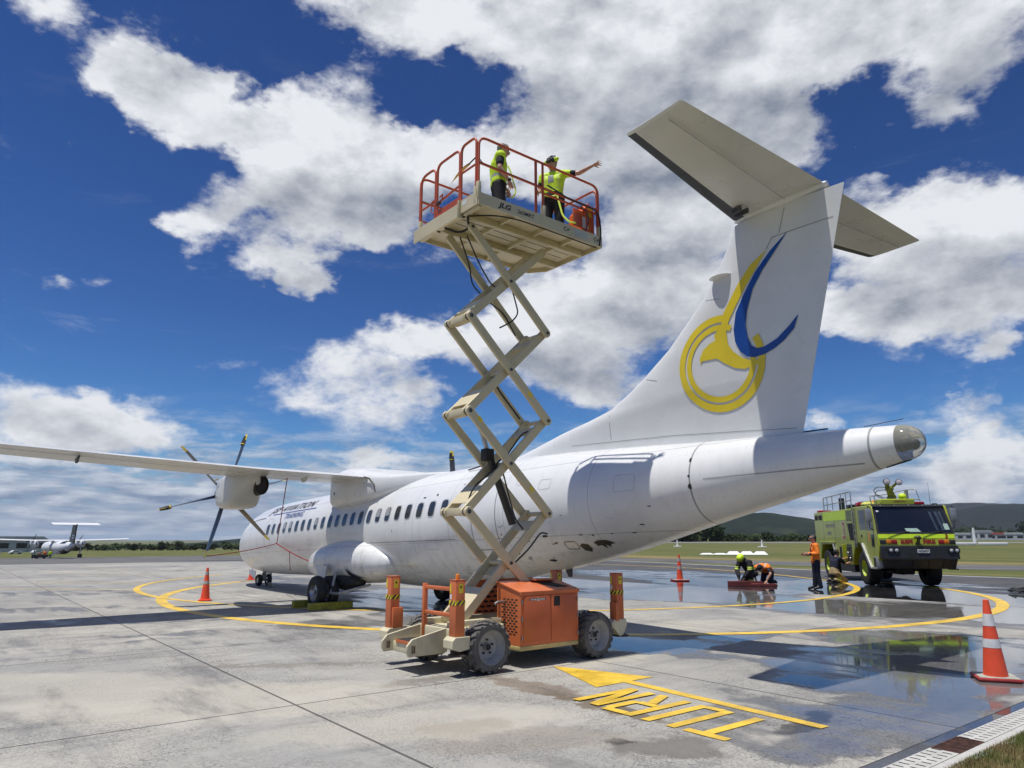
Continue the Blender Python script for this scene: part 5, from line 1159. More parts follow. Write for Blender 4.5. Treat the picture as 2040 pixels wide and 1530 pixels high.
# --- chassis
lp('chassis', MB().box(-1.42, 1.36, -0.42, 0.42, 0.30, 0.56, 0.02), M_CRML)
lp('axle', MB().cyl((-1.04, -0.6, 0.34), (-1.04, 0.6, 0.34), 0.07), M_DKSTEEL); lp('axle', MB().cyl((0.985, -0.6, 0.34), (0.985, 0.6, 0.34), 0.07), M_DKSTEEL)
lp('slide_rail', MB().box(-1.35, 1.3, -0.36, -0.25, 0.56, 0.64, 0.006), M_CRML); lp('slide_rail', MB().box(-1.35, 1.3, 0.25, 0.36, 0.56, 0.64, 0.006), M_CRML)
for s_ in (-1, 1):
    b_ = MB(); b_.prism([(s_ * 0.80, 0.29), (s_ * 0.80, 1.0), (s_ * 0.30, 1.115), (s_ * 0.26, 1.115), (s_ * 0.26, 0.60), (s_ * 0.45, 0.60), (s_ * 0.45, 0.29)], -0.485, 0.635, 'x')
    bx_ = lp('engine_cabinet', b_, M_OR, 0.006)
    l_ = MB(); l_.prism([(s_ * 0.82, 0.975), (s_ * 0.82, 1.022), (s_ * 0.30, 1.143), (s_ * 0.25, 1.143), (s_ * 0.25, 1.118), (s_ * 0.302, 1.118), (s_ * 0.803, 1.003), (s_ * 0.803, 0.975)], -0.50, 0.65, 'x'); lp('cabinet_lid', l_, M_OR, 0.004, bx_)
    lp('cabinet_sill', MB().box(-0.49, 0.64, min(s_ * 0.79, s_ * 0.5), max(s_ * 0.79, s_ * 0.5), 0.225, 0.288, 0.008), mat('sill_cream', (0.50, 0.40, 0.17), 0.5, var=0.15, vscale=5, dirt=0.4), 0, bx_)
    if s_ < 0:
        for x0, x1 in ((-0.44, 0.075), (0.085, 0.595)):
            d_ = lp('cabinet_door', MB().box(x0, x1, -0.812, -0.80, 0.335, 0.955, 0.004), M_ORD, 0, bx_)
        lp('door_latch', MB().box(0.135, 0.255, -0.818, -0.812, 0.80, 0.935, 0.004), M_BLACK, 0, bx_)
        for z_ in (0.40, 0.65, 0.88):
            for x_ in (-0.462, 0.616): lp('hinge', MB().cyl((x_, -0.81, z_ - 0.03), (x_, -0.81, z_ + 0.03), 0.009, n=8), M_STEEL, 0, bx_)
        pn_ = lp('web_address_plate', MB().poly([(-0.33, -0.8135, 0.895), (-0.02, -0.8135, 0.895), (-0.02, -0.8135, 0.925), (-0.33, -0.8135, 0.925)]), M_TXTK, 0, bx_)
        lettering('web_address', 'www.jlg.com', 0.048, lambda x, y: (-0.175 + x, -0.815, 0.911 + y), M_WSTICK, bx_, 0.002, 0, 1.1)
        lp('lid_vent', MB().add([(0.1, -0.46, 1.1105), (0.30, -0.70, 1.0555), (0.55, -0.70, 1.0555), (0.40, -0.46, 1.1105)], [(0, 1, 2, 3)]), M_HOLE, 0, bx_)
        lp('lid_flap', MB().prism([(0.08, 1.14), (0.5, 1.13), (0.5, 1.16), (0.10, 1.165)], -0.46, -0.28), M_OR, 0.004, bx_)
        lp('exhaust', MB().tube([(-0.485, -0.44, 0.86), (-0.60, -0.44, 0.87), (-0.66, -0.44, 0.84)], 0.022, 10, fillet=0.03), M_STEEL, 0, bx_)
    vm = MB()
    for r_ in range(14):
        for c_ in range(5):
            y_ = 0.37 + c_ * 0.088 + (0.044 if r_ % 2 else 0); z_ = 0.43 + r_ * 0.036
            if y_ + 0.06 < 0.78: vm.poly([(-0.4875, s_ * y_, z_), (-0.4875, s_ * (y_ + 0.056), z_), (-0.4875, s_ * (y_ + 0.056), z_ + 0.017), (-0.4875, s_ * y_, z_ + 0.017)])
    lp('louvre_slots', vm, M_HOLE, 0, bx_)
    if s_ > 0:
        vm = MB()
        for r_ in range(6):
            for c_ in range(9):
                x_ = -0.46 + c_ * 0.12 + (0.06 if r_ % 2 else 0); z_ = 0.66 + r_ * 0.07
                if x_ < 0.56: vm.poly([(x_, 0.2585, z_), (x_ + 0.085, 0.2585, z_), (x_ + 0.085, 0.2585, z_ + 0.03), (x_, 0.2585, z_ + 0.03)])
        lp('louvre_slots', vm, M_HOLE, 0, bx_)
    # wheels with lugs
    for x_ in (-1.04, 0.985):
        yc = s_ * 0.72; t_ = MB()
        t_.lathe([(0.21, -0.15), (0.25, -0.158), (0.295, -0.152), (0.312, -0.11), (0.318, 0), (0.312, 0.11), (0.295, 0.152), (0.25, 0.158), (0.21, 0.15)], (x_, yc, 0.335), 'y', 40)
        t_.box(x_ - 0.001, x_ + 0.001, yc - 0.001, yc + 0.001, 0.3, 0.301)
        NL = 18
        for j in range(NL):
            for side in (-1, 1):
                a0 = 2 * math.pi * (j + (0.5 if side > 0 else 0)) / NL; vs = []
                for (aa, yy, w_) in ((0.0, 0.005, .085), (0.20, 0.10, .085), (0.30, 0.150, .10)):
                    for da in (-w_, w_):
                        for rr in (0.300, 0.337 if yy < 0.14 else 0.322):
                            ang = a0 + aa + da * 0.9; vs.append((x_ + rr * math.cos(ang), yc + side * yy, 0.335 - rr * math.sin(ang)))
                t_.add(vs, [(0, 1, 5, 4), (1, 3, 7, 5), (3, 2, 6, 7), (4, 5, 9, 8), (5, 7, 11, 9), (7, 6, 10, 11), (0, 2, 3, 1), (8, 9, 11, 10)])
        wh = lp('wheel', t_, M_TYRE)
        rm = MB(); rm.lathe([(0.02, 0.02), (0.10, 0.03), (0.155, 0.045), (0.175, 0.09), (0.195, 0.115), (0.205, 0.145), (0.222, 0.155), (0.222, 0.12), (0.2, 0.0)] if s_ > 0 else [(0.02, -0.02), (0.10, -0.03), (0.155, -0.045), (0.175, -0.09), (0.195, -0.115), (0.205, -0.145), (0.222, -0.155), (0.222, -0.12), (0.2, 0.0)], (x_, yc, 0.335), 'y', 36)
        rm.cyl((x_, yc, 0.335), (x_, yc + s_ * 0.07, 0.335), 0.052, 0.045); lp('rim', rm, M_RIMG, 0, wh)
        nb = MB()
        for j in range(5):
            a_ = 2 * math.pi * j / 5 + 0.3; nb.cyl((x_ + 0.092 * math.cos(a_), yc + s_ * 0.02, 0.335 + 0.092 * math.sin(a_)), (x_ + 0.092 * math.cos(a_), yc + s_ * 0.055, 0.335 + 0.092 * math.sin(a_)), 0.014, n=6)
        lp('wheel_nuts', nb, M_BLACK, 0, wh); lp('hub_cap', MB().cyl((x_, yc + s_ * 0.055, 0.335), (x_, yc + s_ * 0.078, 0.335), 0.045, 0.04), M_BLACK, 0, wh)
# --- stabiliser legs at the corners
def stripes(par, x0, x1, y0, y1, z0, z1):
    sk_ = MB(); e = 0.0025
    sk_.box(x0 - e, x1 + e, y0 - e, y1 + e, z0, z1); b0 = sk_.build('hazard_band', M_YELLOW, par)
    bk = MB(); e2 = 0.004; h_ = z1 - z0
    for face in range(4):
        w_ = (x1 - x0) if face in (0, 2) else (y1 - y0); 
        for k_ in range(2):
            u0 = w_ * (0.5 * k_ + 0.03); u1 = u0 + w_ * 0.25; sl = h_ * 0.9
            q_ = [(u0, z0), (u1, z0), (min(u1 + sl, w_), z1), (min(u0 + sl, w_), z1)]
            if face == 0: bk.poly([(x0 + u, y0 - e2, z) for u, z in q_])
            elif face == 2: bk.poly([(x0 + u, y1 + e2, z) for u, z in q_])
            elif face == 1: bk.poly([(x1 + e2, y0 + u, z) for u, z in q_])
            else: bk.poly([(x0 - e2, y1 - u, z) for u, z in q_])
    bk.build('hazard_stripe', M_BLACKP, b0)
for sx, sy in ((-1, -1), (-1, 1), (1, -1), (1, 1)):
    cx = -1.50 if sx < 0 else 1.58; cy = sy * 0.71; 
    if (sx, sy) == (-1, 1): cx = -1.66
    w_ = 0.075; z0_, z1_ = (0.50, 1.21)
    ps = lp('stabiliser_post', MB().box(cx - w_, cx + w_, cy - w_, cy + w_, z0_, z1_, 0.008), M_OR)
    stripes(ps, cx - w_, cx + w_, cy - w_, cy + w_, 0.895, 0.955)
    for k_, (yy, zz) in enumerate(((cy, 1.10),)):
        for fx in (-1,):
            lp('warning_sticker', MB().poly([(cx - w_ - 0.002, yy + 0.03, 1.05), (cx - w_ - 0.002, yy + 0.065, 1.05), (cx - w_ - 0.002, yy + 0.065, 1.17), (cx - w_ - 0.002, yy + 0.03, 1.17)]), M_YELLOW, 0, ps)
            lp('notice', MB().poly([(cx - w_ - 0.002, yy + 0.02, 0.97), (cx - w_ - 0.002, yy + 0.06, 0.97), (cx - w_ - 0.002, yy + 0.06, 1.035), (cx - w_ - 0.002, yy + 0.02, 1.035)]), M_WSTICK, 0, ps)
    lp('warning_sticker', MB().poly([(cx - 0.03, cy - w_ - 0.002, 1.05), (cx + 0.04, cy - w_ - 0.002, 1.05), (cx + 0.04, cy - w_ - 0.002, 1.17), (cx - 0.03, cy - w_ - 0.002, 1.17)]), M_YELLOW, 0, ps)
    tri = MB(); tri.poly([(cx - 0.015, cy - w_ - 0.003, 1.115), (cx + 0.025, cy - w_ - 0.003, 1.115), (cx + 0.005, cy - w_ - 0.003, 1.155)]); tri.build('warning_triangle', M_BLACKP, ps)
    if sx < 0 and sy > 0 or sx > 0: lp('post_cover', MB().box(cx - 0.05 if sx < 0 else cx - 0.14, cx + 0.12 if sx < 0 else cx - 0.076, cy - 0.11, cy - 0.03 if sx < 0 else cy + 0.03, 0.50, 0.78, 0.006), M_OR, 0, ps)
    # bracket
    x0, x1 = (cx - 0.13, -1.36) if sx < 0 else (1.30, cx + 0.10)
    br = MB(); 
    if sx < 0: br.prism([(x1, 0.34), (x1, 0.50), (cx - 0.09, 0.50), (cx - 0.14, 0.46), (cx - 0.14, 0.36), (cx - 0.02, 0.32)], cy - 0.11, cy + 0.11, 'y')
    else: br.prism([(1.33, 0.46), (1.42, 0.52), (cx + 0.10, 0.52), (cx + 0.13, 0.44), (cx + 0.02, 0.26), (cx - 0.03, 0.26)], cy - 0.09, cy + 0.09, 'y')
    b_ = lp('stabiliser_bracket', br, M_CRML, 0.006)
    lp('bracket_arm', MB().box(min(x1, sx * 1.2), max(x1, sx * 1.2), min(cy, sy * 0.35), max(cy, sy * 0.35), 0.36, 0.47), M_CRML, 0.006)
    jx = cx + (0.02 if sx < 0 else 0.06)
    lp('jack_leg', MB().cyl((jx, cy, 0.40), (jx, cy, 0.28), 0.045), M_BLACKP); lp('jack_collar', MB().cyl((jx, cy, 0.345), (jx, cy, 0.37), 0.07), M_BLACKP)
    lp('jack_foot', MB().lathe([(0.04, 0.055), (0.06, 0.045), (0.125, 0.02), (0.13, 0.0), (0.01, 0)], (jx, cy, 0.255), 'z', 24), mat('foot_rust', (0.07, 0.05, 0.045), 0.6, 0.3, var=0.3))
    lp('post_top_cap', MB().box(cx - w_ - 0.004, cx + w_ + 0.004, cy - w_ - 0.004, cy + w_ + 0.004, 1.212, 1.220), M_OR)
lp('beacon', MB().lathe([(0.028, 0), (0.030, 0.04), (0.026, 0.065), (0.01, 0.075)], (-1.50, -0.71, 1.22), 'z', 16), mat('beacon_amber', (0.75, 0.22, 0.02), 0.2))
# --- boarding step and ladder
st_ = lp('boarding_step', MB().box(-1.86, -1.42, -0.34, 0.38, 0.24, 0.37, 0.012), M_CRML)
lp('step_edge', MB().box(-1.875, -1.865, -0.28, 0.22, 0.36, 0.405), M_OR, 0.004, st_); lp('step_tread', MB().box(-1.862, -1.45, -0.28, 0.22, 0.371, 0.408, 0.003), M_BLACK, 0, st_)
for y_ in (-0.33, 0.33):
    pl_ = MB(); pl_.prism([(-2.0, 0.24), (-2.03, 0.30), (-2.03, 0.38), (-1.95, 0.46), (-1.45, 0.56), (-1.40, 0.56), (-1.40, 0.26)], y_ - 0.018, y_ + 0.018, 'y'); pp_ = lp('tow_plate', pl_, M_CRML, 0.004)
    lp('tow_eye', MB().tube([(-1.955, y_ - 0.024, 0.29), (-1.92, y_ - 0.024, 0.29), (-1.92, y_ - 0.024, 0.38), (-1.955, y_ - 0.024, 0.38)], 0.012, 6, True), mat('eye_rust', (0.16, 0.10, 0.06), 0.7), 0, pp_)
ld = lp('ladder', MB().box(-1.44, -1.38, 0.20, 0.26, 0.41, 1.13, 0.004), M_OR)
lp('ladder_rail', MB().box(-1.44, -1.38, -0.52, -0.46, 0.60, 1.13, 0.004), M_OR, 0, ld)
for z_ in (0.74, 1.08): lp('rung', MB().box(-1.435, -1.385, -0.46, 0.20, z_ - 0.025, z_ + 0.025, 0.004), M_OR, 0, ld)
lp('front_hose', MB().tube([(-1.5, -0.6, 0.3), (-1.35, -0.55, 0.26), (-1.2, -0.45, 0.3)], 0.03, 8, fillet=0.1), M_HOSE)

# ================================================================ FIRE TRUCK  (x: towards the viewer's right, y: rearwards, z: up)
M_LIME = mat('fire_lime', (0.36, 0.40, 0.022), 0.33, var=0.10, vscale=1.2, dirt=0.18, dirtc=(0.16, 0.16, 0.05), coat=0.3)
M_FLUO = mat('fluorescent_lime', (0.62, 0.85, 0.03), 0.4, var=0.03)
M_TBLK = mat('bumper_black', (0.016, 0.016, 0.018), 0.5, var=0.25, vscale=3, dirt=0.2, dirtc=(0.05, 0.045, 0.04))
M_TDRK = mat('apron_dark', (0.035, 0.031, 0.028), 0.6, var=0.25, vscale=3, dirt=0.3, dirtc=(0.07, 0.06, 0.05))
M_GLS = mat('cab_glass', (0.010, 0.013, 0.022), 0.05, var=0.1, spec=0.6); M_CHK = mat('chequer_plate', (0.34, 0.34, 0.33), 0.4, 0.5, var=0.12, vscale=6, bump=0.3, bscale=60)
M_RLENS = mat('red_lens', (0.35, 0.01, 0.015), 0.2, var=0.1); M_OLENS = mat('orange_lens', (0.75, 0.20, 0.015), 0.25, var=0.1); M_CLENS = mat('clear_lens', (0.55, 0.56, 0.58), 0.15, var=0.2, vscale=15)
M_RTXT = mat('red_lettering', (0.33, 0.012, 0.015), 0.4); M_PURP = mat('faded_lettering', (0.30, 0.28, 0.28), 0.5)
TO = Vector((14.75, 27.0, 0)) + 0.3 * Vector((math.cos(R(8.3)), -math.sin(R(8.3)), 0))
truck = thing('fire_truck', 'lime yellow airport fire truck with black bumper and roof monitor', 'fire truck', (TO.x, TO.y, 0.008), R(-8.3))
def tp_(name, mb_, m_, bevel=0.0, parent=None): return mb_.build(name, m_, parent or truck, bevel)
HW = 1.35
# rear body
bd = MB(); bd.prism([(2.75, 1.60), (2.75, 3.02), (8.72, 3.02), (8.72, 1.30), (8.30, 0.85), (8.05, 0.85), (7.95, 1.15), (7.62, 1.53), (5.75, 1.53), (5.30, 0.72), (3.30, 0.72), (3.2, 1.0), (2.75, 1.60)][:-1], -HW + 0.03, HW - 0.03, 'x'); body = tp_('body', bd, M_LIME, 0.03)
sx_ = -HW + 0.03
def sp(y0, y1, z0, z1, off=0.004): x = sx_ - off; return MB().poly([(x, y0, z0), (x, y1, z0), (x, y1, z1), (x, y0, z1)])
tp_('fluorescent_panel', sp(3.75, 7.15, 2.58, 2.97), M_FLUO, 0, body)
vb = MB()
for i in range(9): vb.poly([(sx_ - 0.004, 2.95, 2.52 + i * 0.05), (sx_ - 0.004, 3.62, 2.52 + i * 0.05), (sx_ - 0.004, 3.62, 2.54 + i * 0.05), (sx_ - 0.004, 2.95, 2.54 + i * 0.05)])
tp_('louvre_slots', vb, M_HOLE, 0, body)
tp_('rear_vent', sp(7.35, 7.95, 2.66, 2.88), M_HOLE, 0, body); tp_('rear_vent', sp(8.05, 8.6, 2.66, 2.88), M_HOLE, 0, body)
tp_('locker_recess', MB().poly([(sx_ - 0.004, 2.85, 1.72), (sx_ - 0.004, 3.4, 1.72), (sx_ - 0.004, 3.62, 2.42), (sx_ - 0.004, 2.85, 2.42)]), M_HOLE, 0, body)
tp_('locker_recess', sp(4.35, 5.0, 0.95, 1.45), M_HOLE, 0, body); tp_('open_locker', sp(3.3, 3.95, 0.85, 1.55), mat('locker_dark', (0.03, 0.03, 0.032), 0.5), 0, body)
ol = tp_('locker_door', MB().box(sx_ - 0.16, sx_ - 0.01, 4.06, 4.12, 0.80, 1.55), M_LIME, 0.008, body)
for y_, z_ in ((3.75, 1.2), (3.5, 0.98)): tp_('valve', MB().ball((sx_ - 0.03, y_, z_), 0.05), M_STEEL, 0, body)
for z_ in (1.1, 1.45): tp_('locker_shelf', MB().box(sx_ - 0.03, sx_ - 0.006, 3.32, 3.93, z_, z_ + 0.015), M_STEEL, 0, body)
for y_ in (7.22, 3.7, 5.45): tp_('panel_gap', MB().box(sx_ - 0.003, sx_, y_ - 0.01, y_ + 0.01, 1.5, 3.0), M_SEAM, 0, body)
tp_('body_ledge', MB().box(sx_ - 0.05, sx_, 5.55, 7.9, 1.60, 1.66), M_LIME, 0.01, body)
# ladder on the side
ldr = tp_('side_ladder', MB().box(sx_ - 0.07, sx_ - 0.03, 2.62, 2.66, 1.45, 3.02), M_STEEL, 0, body); tp_('ladder_rail', MB().box(sx_ - 0.07, sx_ - 0.03, 2.38, 2.42, 1.45, 3.02), M_STEEL, 0, ldr)
for i in range(6): tp_('rung', MB().box(sx_ - 0.06, sx_ - 0.04, 2.42, 2.62, 1.6 + i * 0.25, 1.625 + i * 0.25), M_STEEL, 0, ldr)
lettering('rescue_lettering', 'AIRPORT RESCUE', 0.22, lambda x, y: (sx_ - 0.006, 6.10 - x, 2.36 + y), M_PURP, body, 0.004, 0.1, 0.85)
lettering('station_lettering', 'NAPIER', 0.21, lambda x, y: (sx_ - 0.006, 6.35 - x, 2.03 + y), M_PURP, body, 0.004, 0.1, 0.9)
lettering('fleet_number_edge', '3', 1.02, lambda x, y: (sx_ - 0.005, 4.15 - x, 2.09 + y), M_WSTICK, body, 0.045, 0, 0.8); lettering('fleet_number', '3', 1.02, lambda x, y: (sx_ - 0.008, 4.15 - x, 2.09 + y), M_RTXT, body, 0.015, 0, 0.8)
tp_('rear_light', MB().box(-1.2, -0.6, 8.2, 8.6, 3.02, 3.14, 0.03), M_RLENS, 0, body); tp_('rear_light', MB().box(0.6, 1.2, 8.2, 8.6, 3.02, 3.14, 0.03), M_RLENS, 0, body)
# cab
cb = MB(); cb.prism([(0.0, 1.52), (0.06, 1.97), (0.46, 2.98), (0.60, 3.05), (2.74, 3.05), (2.74, 1.62), (1.90, 1.60), (1.15, 0.70), (0.45, 0.70), (0.10, 1.05)], -HW, HW, 'x'); cab_ = tp_('cab', cb, M_LIME, 0.03)
wsn = Vector((0, -1.01, 0.40)).normalized()
def wsp(x, t, off): p = Vector((x, 0.06 + 0.40 * t, 1.97 + 1.01 * t)) + wsn * off; return tuple(p)
tp_('windscreen_frame', MB().poly([wsp(-1.355, -0.01, 0.008), wsp(1.355, -0.01, 0.008), wsp(1.24, 1.02, 0.008), wsp(-1.30, 1.02, 0.008)]), M_TBLK, 0, cab_)
ws = tp_('windscreen', MB().poly([wsp(-1.27, 0.05, 0.012), wsp(1.27, 0.05, 0.012), wsp(1.17, 0.95, 0.012), wsp(-1.23, 0.95, 0.012)]), M_GLS, 0, cab_)
tp_('windscreen_notice', MB().poly([wsp(-0.28, 0.06, 0.016), wsp(0.22, 0.06, 0.016), wsp(0.10, 0.19, 0.016), wsp(-0.34, 0.19, 0.016)]), mat('green_notice', (0.36, 0.50, 0.42), 0.5), 0, ws)
tp_('windscreen_notice', MB().poly([wsp(1.06, 0.14, 0.016), wsp(1.23, 0.14, 0.016), wsp(1.20, 0.36, 0.016), wsp(1.04, 0.36, 0.016)]), mat('green_notice', (0.3, 0.4, 0.36), 0.5), 0, ws)
for x_ in (-1.2, -1.17): tp_('windscreen_sticker', MB().poly([wsp(x_, 0.80 + 0.1 * (x_ + 1.2) * 30 * 0.5, 0.016), wsp(x_ + 0.06, 0.80, 0.016), wsp(x_ + 0.06, 0.86, 0.016), wsp(x_, 0.86, 0.016)]), M_WSTICK, 0, ws)
for x0, x1 in ((0.66, 0.74), (0.86, 0.95), (1.0, 1.08)): tp_('windscreen_reflection', MB().poly([wsp(x0 + 0.1, 0.12, 0.0145), wsp(x1 + 0.1, 0.12, 0.0145), wsp(x1 - 0.02, 0.80, 0.0145), wsp(x0 - 0.02, 0.80, 0.0145)]), mat('reflection_paint', (0.045, 0.065, 0.085), 0.1, var=0.2), 0, ws)  # pale reflections painted as strips on the glass
for x0, x1, t in ((-1.0, -0.2, 0.03), (0.2, 0.95, 0.03)): 
    wv = MB(); wv.tube([wsp(x0, -0.04, 0.05), wsp((x0 + x1) / 2 - 0.1, 0.02, 0.05), wsp(x1, 0.07, 0.03)], 0.012, 6); tp_('wiper', wv, M_TBLK, 0, cab_)
tp_('roof_visor', MB().prism([(0.38, 2.985), (0.52, 3.06), (2.5, 3.075), (2.5, 3.052), (0.60, 3.051), (0.455, 2.978)], -1.30, 1.24, 'x'), M_TBLK, 0.004, cab_)
for x_ in (-1.0, -0.5, 0.0, 0.5, 0.95): tp_('marker_light', MB().ball((x_, 0.42, 3.03), 0.02), M_CLENS, 0, cab_)
tp_('front_panel_fluo', MB().poly([(-1.32, -0.008 + 0.03, 1.80), (1.32, 0.022, 1.80), (1.335, 0.046, 1.955), (-1.335, 0.046, 1.955)]), M_FLUO, 0, cab_)
fy = lambda x, z: (x, -0.006 + (z - 1.52) * 0.13, z)
fp = tp_('light_panel', MB().poly([fy(-1.33, 1.56), fy(1.33, 1.56), fy(1.33, 1.775), fy(-1.33, 1.775)]), M_LIME, 0, cab_)
for x0, x1, mm in ((-1.30, -1.08, M_TDRK), (-1.06, -0.90, M_OLENS), (-0.89, -0.70, M_RLENS), (0.74, 0.93, M_RLENS), (0.94, 1.10, M_OLENS), (1.12, 1.32, M_TDRK)):
    tp_('lamp', MB().box(x0, x1, -0.02, 0.03, 1.60, 1.745, 0.01), mm, 0, cab_)
lettering('fire_lettering', 'FIRE', 0.20, lambda x, y: (-0.36 - x, -0.004, 1.672 + y), M_RTXT, cab_, 0.012, 0, 1.15); lettering('fire_lettering', 'FIRE', 0.20, lambda x, y: (0.42 + x, -0.004, 1.672 + y), M_RTXT, cab_, 0.012, 0, 1.15)
lettering('fleet_number', '3', 0.19, lambda x, y: (1.05 + x, 0.02, 1.87 + y), M_RTXT, cab_, 0.012)
mo = MB(); mo.cyl((0.02, -0.05, 1.62), (0.02, -0.12, 1.80), 0.055); mo.ball((0.02, -0.10, 1.84), 0.09, 0.08, 0.07); mo.tube([(-0.12, -0.06, 1.83), (0.02, -0.1, 1.87), (0.13, -0.06, 1.80)], 0.035); mo.box(-0.05, 0.09, -0.05, 0.02, 1.56, 1.68, 0.01)
tp_('bumper_nozzle', mo, mat('nozzle_olive', (0.10, 0.10, 0.05), 0.5, 0.3), 0, cab_)
# bumper and lower apron
bm_ = MB(); bm_.prism([(-0.10, 1.05), (-0.06, 1.53), (0.02, 1.53), (0.02, 1.30), (0.5, 1.30), (0.5, 1.05)], -1.31, 1.38, 'x'); bump_ = tp_('bumper', bm_, M_TBLK, 0.015)
la = MB(); la.prism([(-0.09, 1.045), (0.16, 0.70), (0.8, 0.70), (0.8, 1.045)], -1.20, 1.30, 'x'); lap = tp_('lower_apron', la, M_TDRK, 0.012)
for x_ in (-0.22, 0.32, 0.83): tp_('apron_gap', MB().prism([(-0.095, 1.04), (0.155, 0.705), (0.165, 0.705), (-0.08, 1.04)], x_ - 0.02, x_ + 0.02, 'x'), M_HOLE, 0, lap)
for x_ in (-0.42, 0.55): tp_('step_light', MB().box(x_ - 0.1, x_ + 0.1, 0.02, 0.06, 0.84, 0.92), M_TBLK, 0, lap)
for x0 in (-1.08, 1.0):
    h_ = tp_('headlight', MB().box(x0, x0 + 0.40, -0.115, -0.06, 1.28, 1.44, 0.012), M_TBLK, 0, bump_)
    for k_ in range(2): tp_('lens', MB().lathe([(0.062, -0.118), (0.05, -0.128), (0.01, -0.132)], (x0 + 0.105 + 0.19 * k_, 0, 1.36), 'y', 16), M_CLENS, 0, h_)
pl2 = tp_('number_plate', MB().box(-0.06, 0.36, -0.112, -0.085, 1.27, 1.40), M_WSTICK, 0.003, bump_)
lettering('registration', 'NZ6697', 0.115, lambda x, y: (0.15 + x, -0.1145, 1.335 + y), M_TXTK, pl2, 0.003, 0, 0.9)
for x_ in (-0.25, 0.62): tp_('tow_recess', MB().poly([(x_ - 0.12, -0.099, 1.10), (x_ + 0.12, -0.099, 1.10), (x_ + 0.12, -0.085, 1.26), (x_ - 0.12, -0.085, 1.26)]), M_HOLE, 0, bump_)
# cab side
for y0, y1, z0, z1, y2, y3 in ((1.25, 1.95, 2.15, 2.90, 1.25, 1.95), (0.45, 1.15, 2.12, 2.90, 0.72, 1.15)):
    tp_('side_window', MB().poly([(-HW - 0.006, y0, z0), (-HW - 0.006, y1, z0), (-HW - 0.006, y3, z1), (-HW - 0.006, y2, z1)]), M_GLS, 0, cab_)
tp_('foot_window', MB().box(-HW - 0.008, -HW, 0.42, 0.72, 1.48, 1.95), M_GLS, 0.02, cab_)
for y_ in (1.2, 2.05): tp_('door_gap', MB().box(-HW - 0.003, -HW, y_ - 0.008, y_ + 0.008, 1.55, 2.95), M_SEAM, 0, cab_)
tp_('door_handle', MB().box(-HW - 0.02, -HW, 1.75, 1.85, 1.85, 1.95), M_BLACK, 0.005, cab_); tp_('orange_flash', MB().poly([(-HW - 0.004, 0.85, 1.66), (-HW - 0.004, 0.98, 1.66), (-HW - 0.004, 1.05, 2.0), (-HW - 0.004, 0.9, 2.0)]), M_OLENS, 0, cab_)
fl_ = MB(); fl_.prism([(1.93, 1.60), (1.80, 1.62), (0.95, 0.72), (0.40, 0.72), (0.40, 0.66), (1.02, 0.66), (1.16, 0.74)], -HW - 0.05, -HW + 0.12, 'x'); tp_('mudguard', fl_, M_CHK, 0.006)
tp_('cab_step', MB().box(-HW - 0.03, -HW + 0.3, 0.18, 0.62, 0.70, 1.12, 0.02), M_CHK); tp_('step_recess', MB().box(-HW - 0.036, -HW - 0.03, 0.40, 0.60, 0.75, 1.08), M_HOLE)
fl_ = MB(); fl_.prism([(5.86, 1.55), (5.74, 1.57), (5.28, 0.75), (5.38, 0.72)], -HW - 0.03, -HW + 0.12, 'x'); tp_('mudguard', fl_, M_CHK, 0.006)
for s_ in (-1, 1):
    mr = tp_('mirror', MB().box(s_ * 1.50 - 0.11, s_ * 1.50 + 0.11, 0.28, 0.36, 2.42, 2.90, 0.03), M_CHK); tp_('mirror_arm', MB().tube([(s_ * 1.33, 0.5, 2.95), (s_ * 1.5, 0.33, 3.0), (s_ * 1.5, 0.33, 2.2), (s_ * 1.36, 0.4, 2.1)], 0.016, 6), M_TBLK, 0, mr)
# wheels
for s_ in (-1, 1):
    for y_ in (2.0, 7.0):
        xc = s_ * 1.10; t_ = MB(); t_.lathe([(0.32, -0.21), (0.50, -0.23), (0.60, -0.215), (0.64, -0.17), (0.648, 0), (0.64, 0.17), (0.60, 0.215), (0.50, 0.23), (0.32, 0.21)], (xc, y_, 0.655), 'x', 44)
        for j in range(30):
            for side in (-1, 1):
                a_ = 2 * math.pi * (j + 0.5 * (side > 0)) / 30; c_, s2 = math.cos(a_), math.sin(a_); vs = []
                for xx, rr, dd in ((0.02, .640, .03), (0.02, .664, .03), (0.20, .60, .045), (0.20, .645, .045)):
                    for q_ in (-dd, dd): vs.append((xc + side * xx, y_ + rr * c_ - q_ * s2, 0.655 + rr * s2 + q_ * c_))
                t_.add(vs, [(0, 1, 3, 2), (2, 3, 7, 6), (6, 7, 5, 4), (0, 2, 6, 4), (1, 5, 7, 3)])
        wh = tp_('wheel', t_, M_BLACK)
        rm = MB(); q_ = s_; rm.lathe([(0.02, 0.12 * q_), (0.12, 0.12 * q_), (0.14, 0.05 * q_), (0.26, 0.03 * q_), (0.31, 0.12 * q_), (0.345, 0.20 * q_), (0.345, 0.0), (0.1, 0.0)], (xc, y_, 0.655), 'x', 30); tp_('rim', rm, mat('rim_lime', (0.42, 0.52, 0.03), 0.4, var=0.1, dirt=0.3, dirtc=(0.1, 0.1, 0.04)), 0, wh)
    tp_('wheel_arch', MB().box(s_ * 0.72 - 0.05, s_ * 0.72 + 0.05, 1.0, 8.2, 0.75, 1.55), M_HOLE)
for y_ in (2.0, 7.0): tp_('axle', MB().cyl((-0.9, y_, 0.65), (0.9, y_, 0.65), 0.12), M_TBLK); tp_('differential', MB().ball((0.1, y_, 0.65), 0.26), M_TBLK)
